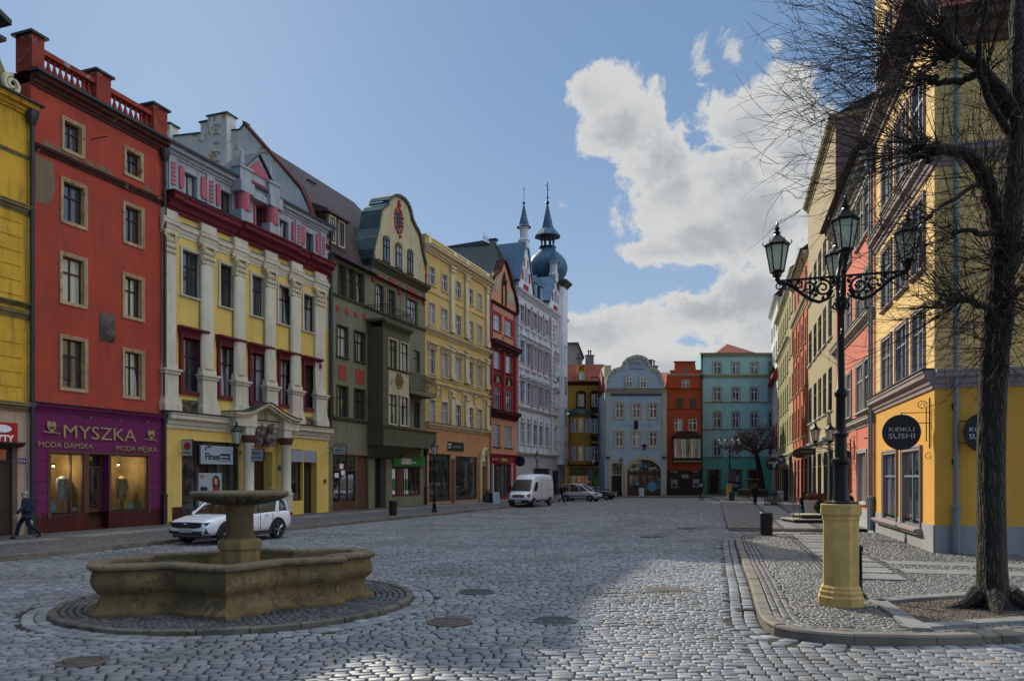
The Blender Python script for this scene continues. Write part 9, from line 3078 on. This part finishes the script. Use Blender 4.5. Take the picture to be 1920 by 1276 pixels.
# ================================================================== people
SKINM = plain('skin', (.40, .24, .17, 1), .6)
def skin_chain(name, verts, edges, rads, mat, parent, sub=1):
 me = bpy.data.meshes.new(name)
 me.from_pydata(verts, edges, [])
 me.materials.append(mat)
 o = bpy.data.objects.new(name, me); COL.objects.link(o); o.parent = parent
 md = o.modifiers.new('skin', 'SKIN')
 md.use_smooth_shade = True
 if not me.skin_vertices:
  me.attributes.new('skin', 'FLOAT', 'POINT')
 for i, r in enumerate(rads):
  r = r if isinstance(r, tuple) else (r, r)
  me.skin_vertices[0].data[i].radius = r
  me.skin_vertices[0].data[i].use_root = (i == 0)
 s = o.modifiers.new('sub', 'SUBSURF'); s.levels = sub; s.render_levels = sub
 return o
def person(label, loc, rz, h=1.75, stride=.0, coat=None, trousers=None, hair=None, long_coat=False, bag=None, arms=0.25, hat=None, behind=False, lean=0.0, scarf=None):
 """front faces local -y; stride > 0 swings the legs"""
 e = empty('person', label, 'person', loc, rz)
 k = h / 1.75
 s = stride
 L = lean
 J = dict(pel=(0, 0, .96), sp=(0, -.01 - L * .3, 1.15), ch=(0, -.01 - L * .6, 1.34), nk=(0, .0 - L * .8, 1.50), hd=(0, -.015 - L, 1.60), top=(0, -.01 - L, 1.70),
    shl=(-.17, 0 - L * .7, 1.43), ell=(-.235, .03 + s * .25, 1.15), wrl=(-.25, -.06 + s * .3, .90), shr=(.17, 0 - L * .7, 1.43), elr=(.235, .03 - s * .25, 1.15), wrr=(.25, -.08 - s * .45, .92),
    hpl=(-.09, 0, .92), knl=(-.10, -.04 - s * .45, .50), anl=(-.10, .02 - s * .75, .09), tol=(-.11, -.15 - s * .78, .035), hpr=(.09, 0, .92), knr=(.10, -.02 + s * .22, .51), anr=(.10, .03 + s * .95, .12 + s * .16), tor=(.11, -.11 + s * .95, .035 + s * .04))
 J = {a: tuple(c * k for c in b) for a, b in J.items()}
 names = list(J)
 E = [('pel', 'sp'), ('sp', 'ch'), ('ch', 'nk'), ('nk', 'hd'), ('hd', 'top'), ('ch', 'shl'), ('shl', 'ell'), ('ell', 'wrl'), ('ch', 'shr'), ('shr', 'elr'), ('elr', 'wrr'), ('pel', 'hpl'), ('hpl', 'knl'), ('knl', 'anl'), ('anl', 'tol'), ('pel', 'hpr'), ('hpr', 'knr'), ('knr', 'anr'), ('anr', 'tor')]
 R = dict(pel=.12, sp=(.125, .10), ch=(.15, .11), nk=.055, hd=(.078, .095), top=(.06, .07), shl=.06, ell=.042, wrl=.028, shr=.06, elr=.042, wrr=.028, hpl=.085, knl=.058, anl=.038, tol=.03, hpr=.085, knr=.058, anr=.038, tor=.03)
 V = [J[n] for n in names]; Ed = [(names.index(a), names.index(b)) for a, b in E]; Rr = [tuple(x * k for x in (R[n] if isinstance(R[n], tuple) else (R[n], R[n]))) for n in names]
 hd = J['hd']
 for (dx, dy, dz, r) in ((0, -.105, -.005, .012), (-.08, .0, 0, .014), (.08, 0, 0, .014)):
  V.append((hd[0] + dx * k, hd[1] + dy * k, hd[2] + dz * k)); Rr.append((r * k, r * k)); Ed.append((names.index('hd'), len(V) - 1))
 for sd, w in ((-1, 'wrl'), (1, 'wrr')):
  p = Vector(J[w]); wi = names.index(w)
  pal = p + Vector((sd * .005, -.02, -.085)) * k
  V.append(tuple(pal)); Rr.append((.024 * k, .034 * k)); pi_ = len(V) - 1; Ed.append((wi, pi_))
  for f, (dy, Lf) in enumerate(((-.032, .070), (-.011, .08), (.011, .074), (.030, .056))):
   a = pal + Vector((0, dy, -.03)) * k; b = a + Vector((-sd * .012, -.006, -Lf * .55)) * k; c = b + Vector((-sd * .022, -.004, -Lf * .4)) * k
   i0 = len(V); V += [tuple(a), tuple(b), tuple(c)]; Rr += [(.009 * k,) * 2, (.008 * k,) * 2, (.006 * k,) * 2]; Ed += [(pi_, i0), (i0, i0 + 1), (i0 + 1, i0 + 2)]
  a = pal + Vector((-sd * .01, -.045, .01)) * k; b = a + Vector((-sd * .008, -.02, -.035)) * k
  i0 = len(V); V += [tuple(a), tuple(b)]; Rr += [(.010 * k,) * 2, (.008 * k,) * 2]; Ed += [(pi_, i0), (i0, i0 + 1)]
 body = skin_chain('body', V, Ed, Rr, SKINM, e)
 m = MB()
 for sx in (-.03, .03): m.sphere((hd[0] + sx * k, hd[1] - .083 * k, hd[2] + .012 * k), .009 * k, 6, 5)
 m.box(hd[0] - .02 * k, hd[0] + .02 * k, hd[1] - .098 * k, hd[1] - .08 * k, hd[2] - .048 * k, hd[2] - .043 * k)
 m.build('eyes_and_mouth', BLACK, body)
 def sub(ns, R2, nm, mt, extra=()):
  VV = [J[n] for n in ns] + [tuple(c * k for c in x[0]) for x in extra]
  EE = [(ns.index(a), ns.index(b)) for a, b in E if a in ns and b in ns]
  for i, x in enumerate(extra): EE.append((ns.index(x[1]) if isinstance(x[1], str) else len(ns) + x[1], len(ns) + i))
  RR = [tuple(c * k for c in (r if isinstance(r, tuple) else (r, r))) for r in R2] + [tuple(c * k for c in (x[2] if isinstance(x[2], tuple) else (x[2], x[2]))) for x in extra]
  return skin_chain(nm, VV, EE, RR, mt, e)
 e.scale = (1.14, 1.1, 1)
 low = (0, .0, .62 if long_coat else .82)
 sub(['pel', 'sp', 'ch', 'shl', 'ell', 'wrl', 'shr', 'elr', 'wrr'], [(.185, .145), (.185, .15), (.19, .14), .085, .068, .055, .085, .068, .055], 'coat', coat, [((0, 0 - L * .8, 1.475), 'ch', .085), (low, 'pel', (.20, .16) if long_coat else (.17, .14))])
 sub(['pel', 'hpl', 'knl', 'anl', 'hpr', 'knr', 'anr'], [.13, .105, .078, .068, .105, .078, .068], 'trousers', trousers)
 for a, t in (('anl', 'tol'), ('anr', 'tor')):
  skin_chain('shoe', [J[a], tuple(x + y for x, y in zip(J[t], (0, -.02, .0)))], [(0, 1)], [(.05 * k, .055 * k), (.04 * k, .04 * k)], BLACK, e)
 hc = (hd[0], hd[1] + .02 * k, hd[2] + .045 * k)
 m = MB().sphere(hc, .098 * k, 14, 9, .9, 1.05, .95)
 if behind: m.sphere((hd[0], hd[1] + .05 * k, hd[2] - .03 * k), .085 * k, 10, 7)
 m.build('hair', hat or hair, e, True)
 if hat:
  pass
 if bag:
  p = Vector(J['wrl']) + Vector((0, -.02, -.17)) * k
  MB().tube([(p.x, p.y - .05, p.z - .06), (p.x, p.y, p.z + .03), (p.x, p.y + .05, p.z - .06)], .006, 4).sphere((p.x, p.y, p.z - .18), .15, 10, 7, .55, .85, 1).build('carried_bag', bag, e, True)
 return e
NAVYC = surf('navy_jacket_cloth', srgb('20293f'), .9, .2, 3); DARKC = surf('dark_trouser_cloth', srgb('1b2029'), .9, .2, 3); BLKC = surf('black_coat_cloth', srgb('15151a'), .9)
GREYH = plain('grey_hair', (.28, .26, .25, 1), .8); BRH = plain('brown_hair', (.06, .035, .02, 1), .7); REDC = surf('maroon_coat_cloth', srgb('33202a'), .9)
WB = plain('white_plastic_bag', srgb('8f979c'), .5)
pm = at(50, 0, 28.2)
person('man in navy jacket walking left past the purple shop with a white bag', (gx(50, 28.3), 28.3, .125), radians(-62), 1.78, .42, NAVYC, DARKC, GREYH, bag=WB, lean=.05)
person('person in pink cap and dark coat behind the white SUV', (gx(507, 36.5), 36.5, .125), radians(70), 1.82, .2, BLKC, DARKC, BRH, hat=plain('pink_cap_cloth', srgb('9a6a70'), .8), lean=.06)
person('person in black coat with a round white bag behind the white van', (gx(1053, 71.5), 71.5, .0), radians(60), 1.75, .35, BLKC, DARKC, BRH, bag=plain('pale_bag', srgb('b8bcc0'), .6))
person('person in white hat and dark coat with a bag walking in the far road', (gx(1315, 79), 79, .0), radians(90), 1.68, .15, BLKC, DARKC, GREYH, long_coat=True, hat=plain('white_knit_hat', srgb('c0bcb8'), .8), bag=plain('ochre_bag', srgb('8a7448'), .8))
person('person in maroon coat seen from behind on the far right pavement', (gx(1416, 64), 64, .12), radians(185), 1.72, .12, REDC, DARKC, BRH, long_coat=True, behind=True)
person('man in black coat standing right behind the lamp post near the arched door', (gx(1590, 29.0), 29.0, .12), radians(-80), 1.85, .05, BLKC, DARKC, BRH)
